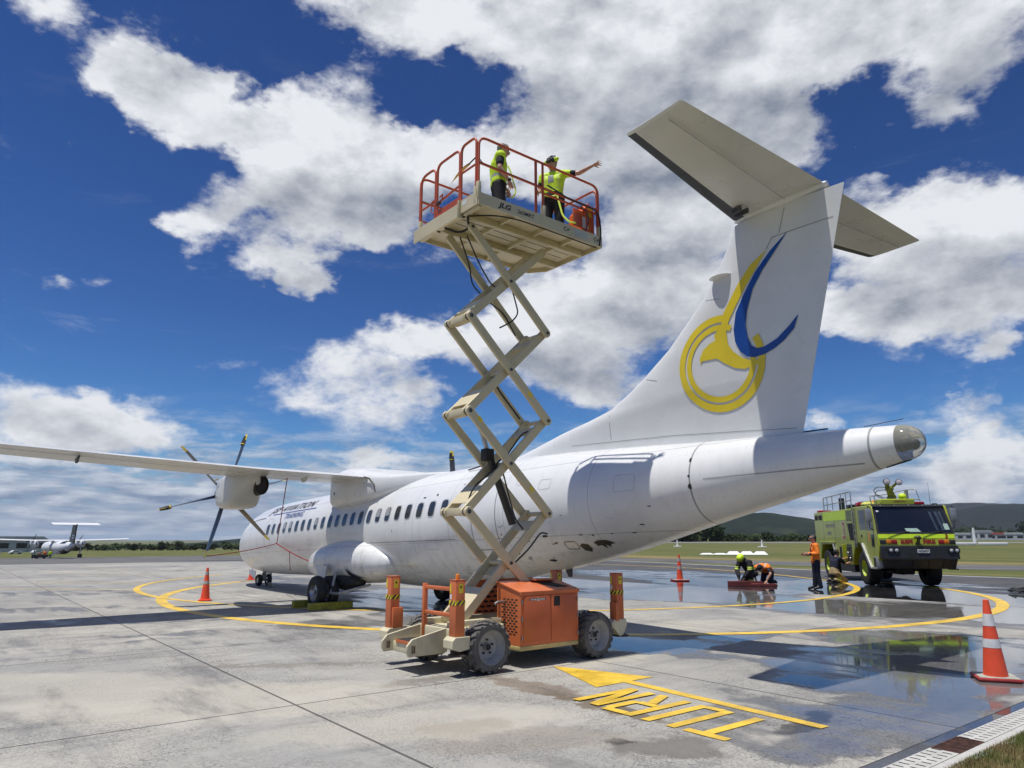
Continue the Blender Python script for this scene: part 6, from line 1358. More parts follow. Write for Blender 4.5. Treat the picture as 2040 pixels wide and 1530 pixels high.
tp_('underframe', MB().box(-0.55, 0.55, 0.5, 8.2, 0.70, 1.0), M_TBLK, 0.01); tp_('fuel_tank', MB().box(-1.25, -0.6, 3.4, 5.3, 0.42, 0.74), M_TBLK, 0.03); tp_('sump', MB().box(-0.45, 0.2, 1.0, 2.2, 0.45, 0.72), M_TBLK, 0.05)
tp_('tow_loop', MB().tube([(-0.35, 0.7, 0.62), (-0.2, 0.7, 0.52), (0.0, 0.7, 0.55), (0.12, 0.75, 0.7)], 0.05, 8, fillet=0.06), M_TBLK)
tp_('exhaust_outlet', MB().box(1.2, 1.45, 0.3, 0.6, 0.66, 0.70), M_TBLK)
# roof: monitor, box, rails, beacons, aerial
bxr = tp_('roof_box', MB().prism([(0.85, 3.06), (0.85, 3.30), (2.6, 3.30), (2.6, 3.06)], -0.85, 0.42, 'x'), M_LIME, 0.04)
lettering('roof_lettering', 'SIMON', 0.11, lambda x, y: (-0.15 + x, 0.845, 3.20 + y), mat('ochre_lettering', (0.30, 0.14, 0.02), 0.5), bxr, 0.003, 0.2, 1.3)
mn = MB(); mn.cyl((-0.2, 1.5, 3.28), (-0.2, 1.5, 3.42), 0.16); mn.cyl((-0.2, 1.5, 3.4), (-0.28, 1.4, 3.72), 0.11); mn.cyl((-0.05, 1.5, 3.36), (-0.2, 1.42, 3.62), 0.07); mn.ball((-0.26, 1.42, 3.72), 0.16, 0.16, 0.14); mn.cyl((-0.30, 1.5, 3.74), (-0.42, 1.15, 3.98), 0.085, 0.075); mn.cyl((-0.2, 1.5, 3.72), (-0.05, 1.2, 3.92), 0.05)
mon = tp_('roof_monitor', mn, mat('monitor_olive', (0.16, 0.17, 0.03), 0.4, var=0.2, vscale=6))
for x_, y_, z_ in ((-0.44, 1.1, 3.98), (0.02, 1.12, 3.96)):
    tp_('spotlight', MB().lathe([(0.05, 0.14), (0.11, 0.08), (0.125, 0.0), (0.125, -0.02), (0.01, -0.02)], (x_, y_, z_), 'y', 20), M_TBLK, 0, mon); tp_('spotlight_lens', MB().lathe([(0.108, -0.024), (0.06, -0.035), (0.01, -0.04)], (x_, y_, z_), 'y', 20), mat('spot_lens', (0.72, 0.64, 0.64), 0.15, var=0.1), 0, mon)
tp_('monitor_cover', MB().ball((0.22, 1.5, 3.42), 0.15, 0.15, 0.13), M_FLUO, 0, mon); tp_('monitor_tank', MB().cyl((0.42, 1.6, 3.32), (0.42, 1.6, 3.68), 0.07), M_CHK, 0, mon)
for pts in ([(-0.35, 1.35, 3.78), (-0.75, 1.4, 3.8), (-0.85, 1.5, 3.62), (-0.65, 1.5, 3.45), (-0.4, 1.5, 3.36)], [(-0.35, 1.4, 3.7), (-0.7, 1.5, 3.66), (-0.8, 1.55, 3.5), (-0.5, 1.5, 3.33)]): tp_('monitor_hose', MB().tube(pts, 0.014, 6, fillet=0.12), M_TBLK, 0, mon)
rl = lambda pts, r_=0.018: tp_('roof_rail', MB().tube(pts, r_, 6, fillet=0.05), M_STEEL)
rl([(-1.05, 1.2, 3.06), (-1.1, 1.2, 3.42), (-0.3, 1.9, 3.52), (0.6, 2.0, 3.72), (0.86, 1.8, 3.72), (0.95, 1.6, 3.06)]); rl([(-0.88, 1.3, 3.06), (-0.88, 1.35, 3.44)]); rl([(0.55, 2.0, 3.06), (0.55, 2.0, 3.72)]); rl([(0.55, 1.95, 3.32), (0.9, 1.7, 3.32)])
rl([(-1.28, 7.0, 3.03), (-1.28, 7.0, 3.66), (-1.28, 2.95, 3.72), (-1.28, 2.95, 3.03)], 0.022); rl([(-1.28, 7.0, 3.32), (-1.28, 2.95, 3.36)])
for y_ in (3.6, 4.3, 5.6, 6.4): rl([(-1.28, y_, 3.03), (-1.28, y_, 3.68)])
tp_('roof_stack', MB().cyl((-1.05, 5.0, 3.02), (-1.05, 5.0, 3.55), 0.12), M_TBLK); tp_('roof_pump', MB().box(-1.15, -0.7, 3.6, 4.2, 3.02, 3.22, 0.05), M_TBLK); tp_('roof_reel', MB().cyl((-0.9, 3.2, 3.15), (-0.5, 3.2, 3.15), 0.16), M_DKSTEEL)
tp_('beacon', MB().box(-1.22, -0.85, 2.35, 2.7, 3.06, 3.24, 0.04), M_RLENS); tp_('beacon', MB().box(0.44, 0.78, 0.9, 1.2, 3.07, 3.19, 0.03), M_RLENS)
tp_('folded_jacket', MB().ball((-1.0, 1.75, 3.12), 0.28, 0.3, 0.12), mat('jacket_lime', (0.55, 0.55, 0.12), 0.8, var=0.3, vscale=12)); tp_('traffic_cone_top', MB().ball((-0.82, 1.65, 3.2), 0.09), M_OLENS)
tp_('aerial', MB().cyl((0.98, 0.9, 3.06), (0.98, 0.9, 3.95), 0.008, 0.003), M_TBLK); tp_('roof_lamp', MB().box(1.05, 1.2, 0.8, 1.0, 3.06, 3.12, 0.02), M_TBLK)

# ================================================================ CONES AND SMALL AIRFIELD THINGS
M_CONE = mat('cone_orange', (0.80, 0.085, 0.03), 0.5, var=0.10, vscale=4, dirt=0.22, dirtc=(0.35, 0.10, 0.06)); M_BAND = mat('cone_band', (0.66, 0.66, 0.65), 0.5, var=0.1, vscale=9, dirt=0.35, dirtc=(0.38, 0.36, 0.34)); M_BANDG = mat('cone_band_grey', (0.36, 0.36, 0.35), 0.5, var=0.2, vscale=9)
M_CBASE = mat('cone_base', (0.36, 0.035, 0.03), 0.6, var=0.25, vscale=6, dirt=0.4, dirtc=(0.16, 0.09, 0.08)); M_CTOP = mat('cone_base_dusty', (0.36, 0.37, 0.31), 0.8, var=0.2, vscale=8)
def cone(loc, h, label, bands, band_m, rot=0.0, base_m=None, base_w=0.20, r0=None):
    o = thing('traffic_cone', label, 'traffic cone', loc, rot, 'traffic cones on the apron'); k_ = h / 0.9; r0 = (r0 or 0.135) * k_; r1 = 0.030 * k_; zb = 0.045 * k_
    def rad(z): return r0 + (r1 - r0) * (z - zb) / (h - zb)
    c_ = MB(); c_.lathe([(rad(zb), zb), (rad(h * 0.5), h * 0.5), (rad(h), h - 0.005), (r1 * 0.7, h), (0.002, h)], n=28); c_.build('cone_body', M_CONE, o)
    for b0, b1 in bands: MB().lathe([(rad(b0 * h) + 0.0025, b0 * h), (rad(b1 * h) + 0.0025, b1 * h)], n=28).build('reflective_band', band_m, o)
    bw = base_w * k_; b_ = MB(); b_.box(-bw, bw, -bw, bw, 0.004, zb, 0.018 * k_); b_.build('base', base_m or M_CONE, o)
    if base_m is M_CBASE: MB().box(-bw * 0.9, bw * 0.9, -bw * 0.9, bw * 0.9, zb, zb + 0.004, 0.001).build('base_top', M_CTOP, o)
    return o
cone((6.30, 9.82, 0.004), 1.0, 'large red cone with two white bands and a dirty red base near the drain', ((0.40, 0.51), (0.67, 0.82)), M_BAND, R(70), M_CBASE, 0.225, 0.128)
cone((-9.05, 21.75, 0.004), 0.95, 'faded orange cone with grey bands under the wing by the yellow line', ((0.50, 0.60), (0.78, 0.88)), M_BANDG, R(20), None, 0.17, 0.125)
cone((-11.6, 32.6, 0.004), 0.72, 'short bright orange cone with one pale band beside the nose wheel', ((0.58, 0.74),), M_BAND, R(35), None, 0.22, 0.155)
cone((7.3, 31.9, 0.004), 1.12, 'tall narrow red cone with grey bands standing in the wet beyond the tail', ((0.44, 0.55), (0.74, 0.86)), M_BANDG, R(10), M_CBASE, 0.26, 0.115)
M_MARK = mat('marker_white', (0.78, 0.78, 0.77), 0.5, var=0.04)
def gable(x, y, label, w_=1.45):
    o = MB(); o.add([(-w_ / 2, 0, 0), (w_ / 2, 0, 0), (w_ * 0.34, 0.5, 0.36), (-w_ * 0.30, 0.5, 0.36), (-w_ / 2, 1.0, 0), (w_ / 2, 1.0, 0)], [(0, 1, 2, 3), (5, 4, 3, 2), (0, 3, 4), (1, 5, 2), (0, 4, 5, 1)])
    b_ = o.build('marker_board', M_MARK); b_.location = (x, y, gz(x, y) + 0.06); return tag(b_, label, 'marker', 'white boundary markers in the grass')
lab = ['rightmost of the row of white gable markers in the grass', 'second from the right of the row of white gable markers', 'middle of the row of white gable markers in the grass', 'flat grey sided marker in the row of white gable markers', 'leftmost low white board of the row of gable markers']
for i, l_ in enumerate(lab): 
    b_ = gable(27.6 - i * 1.42, 80.5 + i * 0.25, l_)
    if i > 2: b_.scale = (1, 1, 0.45)
for x, y, l_ in ((35.3, 155, 'small white upright marker nearest the tail underside in the grass'), (50.6, 147, 'small white upright marker beyond the firefighters in the grass')):
    o = thing('runway_marker', l_, 'marker', (x, y, 0.05), 0, 'white upright grass markers'); MB().cyl((0, 0, 0.1), (0, 0, 1.5), 0.22, 0.12, 10).build('post', M_MARK, o); MB().box(-0.75, 0.75, -0.5, 0.5, 0, 0.22, 0.03).build('foot', M_MARK, o)
o = thing('white_mast', 'white mast standing behind low white boards right of the fire truck', 'mast', (125, 196, 0.05)); MB().cyl((0, 0, 0), (0, 0, 4.6), 0.45, 0.3, 8).build('post', M_MARK, o)
for x_, w_, l_ in ((-4.6, 8, 'left half of the long white board at the foot of the white mast'), (4.2, 7.5, 'right half of the long white board at the foot of the white mast')):
    b_ = MB().box(-w_ / 2, w_ / 2, -0.5, 0.5, 0, 0.75, 0.12).build('marker_board', M_MARK); b_.location = (125 + x_, 195, 0.06); tag(b_, l_, 'marker', 'white boards by the mast')
# hose heap at the right edge, red tool box of the kneeling crew
hp = MB(); rnd = random.Random(5); pts = []
for i in range(46): t = i * 0.55; pts.append((0.42 * math.cos(t) * (1 + 0.3 * math.sin(i)), 0.34 * math.sin(t) * (1 + 0.2 * math.cos(i * 1.7)), 0.04 + 0.13 * abs(math.sin(i * 0.9)) * (1 - i / 60)))
hp.tube(pts, 0.032, 7); h_ = hp.build('hose_heap', mat('dark_canvas_hose', (0.035, 0.035, 0.037), 0.8, var=0.3, vscale=8)); h_.location = (17.35, 24.9, 0.008); tag(h_, 'dark heap of hose lying on the asphalt right of the fire truck', 'hose')
M_BEAM = mat('red_beam', (0.16, 0.03, 0.025), 0.5, var=0.25, vscale=4)
rb = thing('red_beam', 'long dark red steel beam laid on the wet asphalt before the kneeling crew', 'beam', (9.1, 28.35, 0.008), R(-8)); MB().box(-0.75, 0.55, -0.07, 0.07, 0.0, 0.19).build('girder', M_BEAM, rb, 0.01); MB().box(0.10, 1.05, -0.13, 0.02, 0.0, 0.10).build('foot', M_BEAM, rb, 0.01)

# ================================================================ PEOPLE (x: the person's right, y: forward, z: up)
def skin_mat2(n_, c): return mat(n_, c, 0.5, var=0.08, vscale=9)
M_SKIN2 = skin_mat2('skin', (0.46, 0.25, 0.17)); M_HAIR = mat('dark_hair', (0.03, 0.022, 0.018), 0.6, var=0.4, vscale=30); M_HAIRG = mat('grey_hair', (0.16, 0.14, 0.125), 0.6, var=0.4, vscale=30)
M_NAVY = mat('navy_cloth', (0.012, 0.015, 0.032), 0.85, var=0.3, vscale=7, bump=0.25, bscale=14); M_BLKC = mat('black_cloth', (0.014, 0.014, 0.017), 0.85, var=0.35, vscale=7, bump=0.25, bscale=14)
M_HIVY = mat('hivis_yellow', (0.62, 0.86, 0.02), 0.7, var=0.12, vscale=6, bump=0.25, bscale=12); M_HIVO = mat('hivis_orange', (0.95, 0.23, 0.015), 0.7, var=0.12, vscale=6, bump=0.25, bscale=12)
M_REFL = mat('reflective_tape', (0.40, 0.42, 0.40), 0.4, var=0.1, vscale=8); M_LIMET = mat('lime_tape', (0.62, 0.78, 0.10), 0.6, var=0.1); M_KHAKI = mat('khaki_cloth', (0.34, 0.25, 0.12), 0.85, var=0.2, vscale=6, bump=0.3, bscale=12)
M_BOOT2 = mat('boot_black', (0.012, 0.012, 0.012), 0.5, var=0.3); M_EYE = mat('eye_dark', (0.02, 0.015, 0.012), 0.2); M_LIP = mat('lip', (0.30, 0.11, 0.09), 0.5)
def blob(name, parts, voxel, mats, parent, smooth=4, pick=None):
    """fuse tapered limbs (p0, p1, r0, r1) and ellipsoids into one continuous skin"""
    m_ = MB()
    for p in parts:
        if p[0] == 'b': m_.at(p[1], p[3] if len(p) > 3 else (0, 0, 0)).ball((0, 0, 0), *p[2], 18, 12); m_.at()
        else:
            p0, p1, r0, r1 = p; p0, p1 = Vector(p0), Vector(p1); n_ = 14; L_ = (p1 - p0).length
            if L_ < 1e-4: m_.ball(p0, r0); continue
            d = (p1 - p0) / L_; a = d.orthogonal().normalized(); b_ = d.cross(a); rings = []
            for t in (-80, -55, -30, 0): rings.append((p0 + d * r0 * math.sin(R(t)), r0 * math.cos(R(t))))
            for t in (0, 30, 55, 80): rings.append((p1 + d * r1 * math.sin(R(t)), r1 * math.cos(R(t))))
            m_.loft([[c + (a * math.cos(2 * math.pi * j / n_) + b_ * math.sin(2 * math.pi * j / n_)) * r_ for j in range(n_)] for c, r_ in rings])
    o = m_.build(name, mats[0])
    md = o.modifiers.new('fuse', 'REMESH'); md.mode = 'VOXEL'; md.voxel_size = voxel
    sm = o.modifiers.new('relax', 'SMOOTH'); sm.factor = 0.5; sm.iterations = smooth
    bpy.context.view_layer.update()
    me = bpy.data.meshes.new_from_object(o.evaluated_get(bpy.context.evaluated_depsgraph_get()))
    old = o.data; o.modifiers.clear(); o.data = me; bpy.data.meshes.remove(old); me.name = name
    me.materials.clear()
    for q_ in mats: me.materials.append(q_)
    me.polygons.foreach_set('use_smooth', [True] * len(me.polygons))
    if pick: me.polygons.foreach_set('material_index', [pick(p.center) for p in me.polygons])
    me.update(); o.parent = parent
    return o
def lr(v): return Vector(v)
def stand(**k):
    J = dict(hipL=(-.095, 0, .93), hipR=(.095, 0, .93), kneeL=(-.11, .02, .50), kneeR=(.11, .02, .50), ankL=(-.12, -.02, .09), ankR=(.12, -.02, .09), toeL=(-.14, .16, .03), toeR=(.14, .16, .03),
             waist=(0, 0, 1.08), chest=(0, .0, 1.32), neck=(0, -.01, 1.50), head=(0, .03, 1.665), shL=(-.185, 0, 1.44), shR=(.185, 0, 1.44), elL=(-.24, -.03, 1.15), elR=(.24, -.03, 1.15), wrL=(-.25, .05, .90), wrR=(.25, .05, .90),
             hdL=(0, .05, -1), hdR=(0, .05, -1), look=(0, 1, -.05), spread=0.0)
    J.update(k); return {a: (Vector(b) if hasattr(b, '__len__') else b) for a, b in J.items()}
def hand_parts(wr, d, palm_n, sgn, spread):
    """palm, four unequal fingers and a thumb from the side of the palm"""
    d = d.normalized(); s_ = d.cross(palm_n).normalized() * sgn; n_ = palm_n.normalized(); P_ = []
    c = wr + d * 0.05
    P_ += [(wr, wr + d * 0.03, .026, .028), (c - s_ * .022, c + d * .035 - s_ * .024, .018, .016), (c + s_ * .022, c + d * .038 + s_ * .024, .018, .016), (c, c + d * .04, .019, .017)]
    for k_, (off, ln) in enumerate(((.033, .068), (.011, .078), (-.011, .072), (-.031, .055))):
        base = wr + d * .09 + s_ * off; fd = (d + s_ * off * (6 + 16 * spread) - n_ * (-.30 + .25 * spread)).normalized(); k1 = base + fd * ln * .5; fd2 = (fd + n_ * (.55 - .5 * spread)).normalized()
        P_ += [(base, k1, .0105, .0095), (k1, k1 + fd2 * ln * .5, .0095, .0078)]
    tb = wr + d * .035 + s_ * .03; td = (d * .7 + s_ * .8 + n_ * .25).normalized(); P_ += [(tb, tb + td * .04, .013, .011), (tb + td * .04, tb + td * .04 + (td + d * .5).normalized() * .032, .011, .009)]
    return P_
def head_parts(J):
    h = J['head']; f = J['look'].normalized(); s_ = f.cross(Vector((0, 0, 1))).normalized(); u = s_.cross(f)
    P_ = [(h - f * .015 + u * .045, h + f * .02 + u * .045, .083, .078), (h + u * .0, h + f * .035 - u * .03, .076, .062), (h + f * .045 - u * .075, h + f * .055 - u * .085, .046, .034), (h - u * .05, h + f * .03 - u * .06, .06, .055),
          (h + f * .092 + u * .01, h + f * .112 - u * .022, .013, .016), (h + f * .075 + u * .035 - s_ * .03, h + f * .075 + u * .035 + s_ * .03, .022, .022), (h + f * .092 - u * .055 - s_ * .016, h + f * .092 - u * .055 + s_ * .016, .010, .010)]
    for q_ in (-1, 1): P_ += [(h + s_ * q_ * .078 + u * .02 - f * .005, h + s_ * q_ * .08 - u * .025, .016, .011)]
    return P_, h, f, s_, u
def person(label, loc, rotz, J, scale=1.0, voxel=0.009, group=None):
    o = thing('person', label, 'person', loc, rotz, group); o.scale = (scale * 1.1, scale * 1.1, scale)
    hp_, h, f, s_, u = head_parts(J)
    P_ = hp_ + [(J['neck'], h - u * .04, .058, .056), (J['neck'], J['chest'] + (J['neck'] - J['chest']) * .55, .06, .085), (J['shL'], J['shR'], .062, .062)]
    lat = (J['shR'] - J['shL']).normalized(); latp = (J['hipR'] - J['hipL']).normalized()
    for q_ in (-1, 1): P_ += [(J['chest'] + lat * q_ * .075, J['waist'] + latp * q_ * .06, .108, .092), (J['waist'] + latp * q_ * .06, (J['hipL'] + J['hipR']) / 2 + latp * q_ * .07, .095, .108), (J['chest'] + lat * q_ * .09, (J['shL'] if q_ < 0 else J['shR']), .09, .06)]
    for q_ in 'LR':
        P_ += [(J['hip' + q_], J['knee' + q_], .088, .058), (J['knee' + q_], J['knee' + q_].lerp(J['ank' + q_], .35), .056, .057), (J['knee' + q_].lerp(J['ank' + q_], .35), J['ank' + q_], .057, .038), (J['ank' + q_], J['toe' + q_], .042, .03)]
        P_ += [(J['sh' + q_], J['el' + q_], .054, .042), (J['el' + q_], J['el' + q_].lerp(J['wr' + q_], .3), .041, .043), (J['el' + q_].lerp(J['wr' + q_], .3), J['wr' + q_], .043, .028)]
        pn = J.get('pn' + q_, Vector((1 if q_ == 'L' else -1, 0, 0))); P_ += hand_parts(J['wr' + q_], J['hd' + q_], pn, (1 if q_ == 'L' else -1) * J.get('thumb', 1), J['spread'] if q_ == 'L' else 0.0)
    b_ = blob('body', P_, voxel * 0.8, [M_SKIN2], o, 2)
    for q_ in (-1, 1): MB().ball(h + f * .092 + u * .018 + s_ * q_ * .032, .011, .011, .007, 8, 6).build('eye', M_EYE, b_)
    MB().ball(h + f * .100 - u * .056, .02, .02, .006, 8, 6).build('mouth', M_LIP, b_)
    return o, b_
def torso_parts(J, g, hem=1.05):
    lat = (J['shR'] - J['shL']).normalized(); latp = (J['hipR'] - J['hipL']).normalized(); P_ = [(J['shL'], J['shR'], .066 + g, .066 + g), (J['neck'] - (J['neck'] - J['chest']) * .25, J['chest'], .075 + g, .1 + g)]
    mid = (J['hipL'] + J['hipR']) / 2
    for q_ in (-1, 1): P_ += [(J['chest'] + lat * q_ * .075, J['waist'] + latp * q_ * .06, .112 + g, .098 + g), (J['waist'] + latp * q_ * .06, mid + latp * q_ * .065 + (mid - J['waist']) * (hem - 1), .10 + g, (.112 if hem > .9 else .10) + g), (J['chest'] + lat * q_ * .09, (J['shL'] if q_ < 0 else J['shR']), .092 + g, .066 + g)]
    return P_
def shirt(o, J, m_, g=.012, sleeve=0.55, voxel=.011, name='shirt', bands=None, bm_=None):
    P_ = torso_parts(J, g)
    for q_ in 'LR':
        if sleeve <= 1: P_ += [(J['sh' + q_], J['sh' + q_].lerp(J['el' + q_], sleeve), .062 + g, .056 + g)]
        else: P_ += [(J['sh' + q_], J['el' + q_], .062 + g, .05 + g), (J['el' + q_], J['el' + q_].lerp(J['wr' + q_], sleeve - 1), .05 + g, .04 + g)]
    return blob(name, P_, voxel, [m_] + ([bm_] if bm_ else []), o, 4, bands)
def vest(o, J, m_, bands, voxel=.011, g=.03): return blob('hi_vis_vest', torso_parts(J, g, .7), voxel, [m_, M_REFL], o, 4, bands)
def trousers(o, J, m_, g=.014, voxel=.011, bands=None, bm_=None, name='trousers'):
    mid = (J['hipL'] + J['hipR']) / 2; latp = (J['hipR'] - J['hipL']).normalized(); P_ = [(J['waist'] + latp * q_ * .055, mid + latp * q_ * .065, .097 + g, .112 + g) for q_ in (-1, 1)]
    for q_ in 'LR': P_ += [(J['hip' + q_], J['knee' + q_], .096 + g, .068 + g), (J['knee' + q_], J['ank' + q_], .066 + g, .056 + g)]
    return blob(name, P_, voxel, [m_] + ([bm_] if bm_ else []), o, 4, bands)
def boots(o, J, h_=.05, m_=None):
    for q_ in 'LR':
        a, t = J['ank' + q_], J['toe' + q_]; d = (t - a); d.normalize()
        blob('boot', [(a, t, .056, .04), (a, a - d * .03, .05, .045), (a, a.lerp(J['knee' + q_], h_ * 3), .056, .056)], .011, [m_ or M_BOOT2], o, 3)
def hair(o, J, m_, cap=False, body=None):
    hp_, h, f, s_, u = head_parts(J)
    return blob('hair', [(h - f * .03 + u * .062, h + f * .02 + u * .07, .082, .070), (h - f * .045 + u * .0, h - f * .04 + u * .05, .062, .075), (h - f * .02 + u * .04 + s_ * .05, h - f * .02 + u * .04 - s_ * .05, .05, .05)], .009, [m_], body or o, 3)
def capmesh(o, J, m_, body):
    hp_, h, f, s_, u = head_parts(J)
    return blob('cap', [(h - f * .02 + u * .065, h + f * .022 + u * .065, .092, .088), (h + f * .08 + u * .05 - s_ * .045, h + f * .08 + u * .05 + s_ * .045, .018, .018), (h + f * .13 + u * .038 - s_ * .035, h + f * .13 + u * .038 + s_ * .035, .012, .012), (h + f * .05 + u * .06, h + f * .12 + u * .04, .05, .02)], .008, [m_], body, 2)

LM = Matrix.Translation(lift.location) @ Matrix.Rotation(R(39), 4, 'Z') @ Matrix.Scale(1.02, 4)
def on_deck(x, y): p = LM @ Vector((x, y, DK)); return (p.x, p.y, p.z)
# vest wearer in profile, arms hanging
J = stand(elR=(.25, -.02, 1.16), wrR=(.23, .14, .93), elL=(-.24, .02, 1.16), wrL=(-.2, .2, .98), look=(.0, 1, -.16), neck=(0, .01, 1.50), head=(0, .075, 1.66), chest=(0, -.005, 1.32), hdR=(0, .3, -1), pnR=(-1, 0, 0))
o, b_ = person('person in a yellow vest over a black tee, in profile on the raised platform', on_deck(-0.24, 0.06), R(-80), J, 0.965)
hair(o, J, M_HAIRG, body=b_); trousers(o, J, M_BLKC); shirt(o, J, M_BLKC, .010, .62); boots(o, J)
vest(o, J, M_HIVY, lambda c: 1 if 1.045 < c.z < 1.10 else 0)
blob('watch', [(J['wrR'] - Vector((.02, 0, -.015)), J['wrR'] + Vector((.02, 0, .015)), .034, .034)], .01, [M_BLACK], o, 1)
MB().tube([(.06, .15, 1.32), (.10, .19, 1.18), (.13, .22, 1.0), (.11, .27, .84), (.14, .25, .72), (.12, .20, .66)], 0.014, 6, fillet=.05).build('lanyard', M_LIMET, o)
# pointing worker with ear defenders
J = stand(shL=(-.185, .01, 1.45), elL=(-.47, .03, 1.40), wrL=(-.72, .05, 1.50), hdL=(-1, .06, .22), pnL=(0, .3, -1), spread=1.0, elR=(.25, .0, 1.17), wrR=(.22, .20, 1.02), hdR=(0, 1, -.4), look=(.35, 1, -.18), head=(.01, .035, 1.665))
o, b_ = person('person with lime ear defenders stretching an arm out from the raised platform', on_deck(0.80, -0.20), R(162), J, 0.94)
hair(o, J, M_HAIR, body=b_); cp_ = capmesh(o, J, M_BLACK, b_); trousers(o, J, M_BLKC); shirt(o, J, M_BLKC, .006, .68, name='undershirt'); boots(o, J)
def bb(c): return 1 if (abs(abs(c.x) - .12) < .028 and c.z > 1.18) or 1.10 < c.z < 1.15 else 0
blob('hi_vis_shirt', torso_parts(J, .016, .15) + [(J['sh' + q_], J['sh' + q_].lerp(J['el' + q_], .38), .076, .074) for q_ in 'LR'], .011, [M_HIVY, M_LIMET], o, 4, bb)
MB().box(-.05, .05, .165, .18, 1.20, 1.36, .01).build('chest_badge', M_REFL, o)
hp_, h, f, s_, u = head_parts(J)
for q_ in (-1, 1): blob('ear_defender', [(h + s_ * q_ * .085 + u * .075, h + s_ * q_ * .11 + u * .08, .045, .042)], .009, [M_FLUO], b_, 2)
MB().tube([h + s_ * .1 + u * .08, h + s_ * .08 + u * .15, h + u * .175, h - s_ * .08 + u * .15, h - s_ * .1 + u * .08], .012, 6).build('headband', M_BLACK, b_)
for pts in ([(.14, .12, 1.0), (.0, .16, .92), (-.13, .13, .96)], [(-.1, .14, .95), (-.16, .2, .7), (-.22, .26, .45), (-.34, .3, .28), (-.46, .3, .24)]):
    m_ = MB(); pts = [Vector(p) for p in pts]; m_.tube(pts, .017, 6, fillet=.08); m_.build('harness_strap', M_LIMET, o)
# standing orange shirt by the truck
J = stand(elL=(-.25, -.02, 1.18), wrL=(-.17, .22, 1.16), hdL=(.1, 1, .25), pnL=(1, 0, 0), elR=(.25, .0, 1.18), wrR=(.16, .25, 1.13), hdR=(-.2, 1, .2), pnR=(-1, 0, 0), look=(.05, 1, 0), kneeL=(-.09, .0, .5), kneeR=(.09, .03, .5), ankL=(-.09, -.06, .09), ankR=(.10, .06, .09), toeL=(-.1, .12, .03), toeR=(.11, .24, .03))
o, b_ = person('person in an orange long sleeved shirt standing with hands raised beside the fire truck', (11.05, 26.55, 0.008), R(80), J, 1.07)
hair(o, J, M_HAIR, body=b_); trousers(o, J, M_NAVY, bands=None); boots(o, J)
shirt(o, J, M_HIVO, .02, 1.75, bands=lambda c: 1 if (abs(c.x) < .06 and c.y > .08 and c.z > 1.2) or (c.z < 1.2 and abs(c.x) > .14 and c.y > .16) else 0, bm_=M_NAVY)
hp_, h, f, s_, u = head_parts(J); MB().tube([h + s_ * .085 + u * .02, h + f * .1 + s_ * .04 + u * .02, h + f * .1 - s_ * .04 + u * .02, h - s_ * .085 + u * .02], .012, 6).build('sunglasses', M_BLACK, b_)
# kneeling at the truck locker
J = stand(hipL=(-.1, -.10, .34), hipR=(.1, -.10, .34), kneeL=(-.16, .28, .09), kneeR=(.13, .26, .08), ankL=(-.13, -.14, .10), ankR=(.12, -.16, .10), toeL=(-.13, -.30, .05), toeR=(.12, -.32, .05), waist=(0, -.06, .52), chest=(0, .0, .76), neck=(0, .04, .93), head=(0, .09, 1.09), shL=(-.185, .02, .88), shR=(.185, .02, .88),
          elL=(-.2, .30, .80), wrL=(-.12, .55, .88), elR=(.2, .26, .68), wrR=(.14, .50, .74), hdL=(.1, 1, .2), hdR=(-.1, 1, 0), pnL=(0, 0, -1), pnR=(0, 0, -1), look=(0, 1, 0.0))
o, b_ = person('person in a navy tee and khaki trousers kneeling by the open truck locker', (13.62, 30.75, 0.008), R(-72), J, 1.1)
hair(o, J, M_HAIR, body=b_); shirt(o, J, M_NAVY, .012, .65); boots(o, J)
trousers(o, J, M_KHAKI, .018, bands=lambda c: 1 if (c.y < .02 and c.z < .2 and (abs(c.y + .02) < .018 or abs(c.y + .09) < .018)) else 0, bm_=M_LIMET)
# firefighter crouching
J = stand(hipL=(-.12, -.12, .42), hipR=(.12, -.12, .42), kneeL=(-.19, .22, .42), kneeR=(.16, .20, .08), ankL=(-.17, .12, .09), ankR=(.14, -.22, .10), toeL=(-.18, .30, .04), toeR=(.14, -.36, .05), waist=(0, -.02, .58), chest=(0, .14, .78), neck=(0, .27, .90), head=(0, .39, .96), shL=(-.2, .22, .84), shR=(.2, .22, .84),
          elL=(-.26, .30, .56), wrL=(-.14, .42, .33), elR=(.25, .32, .56), wrR=(.10, .44, .33), hdL=(.1, .2, -1), hdR=(-.1, .2, -1), look=(0, .7, -.75))
o, b_ = person('person in black turnout gear and a lime helmet crouching over the red beam', (9.35, 28.85, 0.008), R(125), J, 1.06)
bnd = lambda c: 1 if (abs(c.x) > .17 and (abs(c.z - .60) < .02 or abs(c.z - .66) < .018)) or (c.y < .0 and abs(c.z - .62) < .025) else 0
shirt(o, J, M_BLKC, .03, 1.9, bands=bnd, bm_=M_LIMET, name='turnout_coat'); boots(o, J, .08)
trousers(o, J, M_BLKC, .03, bands=lambda c: 1 if (abs(c.z - .20) < .022 and c.x < 0) or (c.z < .22 and abs(c.y + .1) < .03) or (c.z < .22 and abs(c.y + .18) < .02) else 0, bm_=M_LIMET)
hp_, h, f, s_, u = head_parts(J); hel = blob('helmet', [(h - f * .03 + u * .06, h + f * .03 + u * .06, .125, .118), (h - f * .06 - u * .0, h - f * .05 + u * .06, .09, .1)], .012, [M_FLUO], b_, 3)
blob('visor', [(h + f * .09 + u * .02 - s_ * .05, h + f * .09 + u * .02 + s_ * .05, .03, .03)], .01, [M_BLACK], b_, 2); blob('neck_guard', [(h - f * .04 - u * .07, h - f * .06 - u * .11, .09, .10)], .012, [M_BLKC], b_, 2)
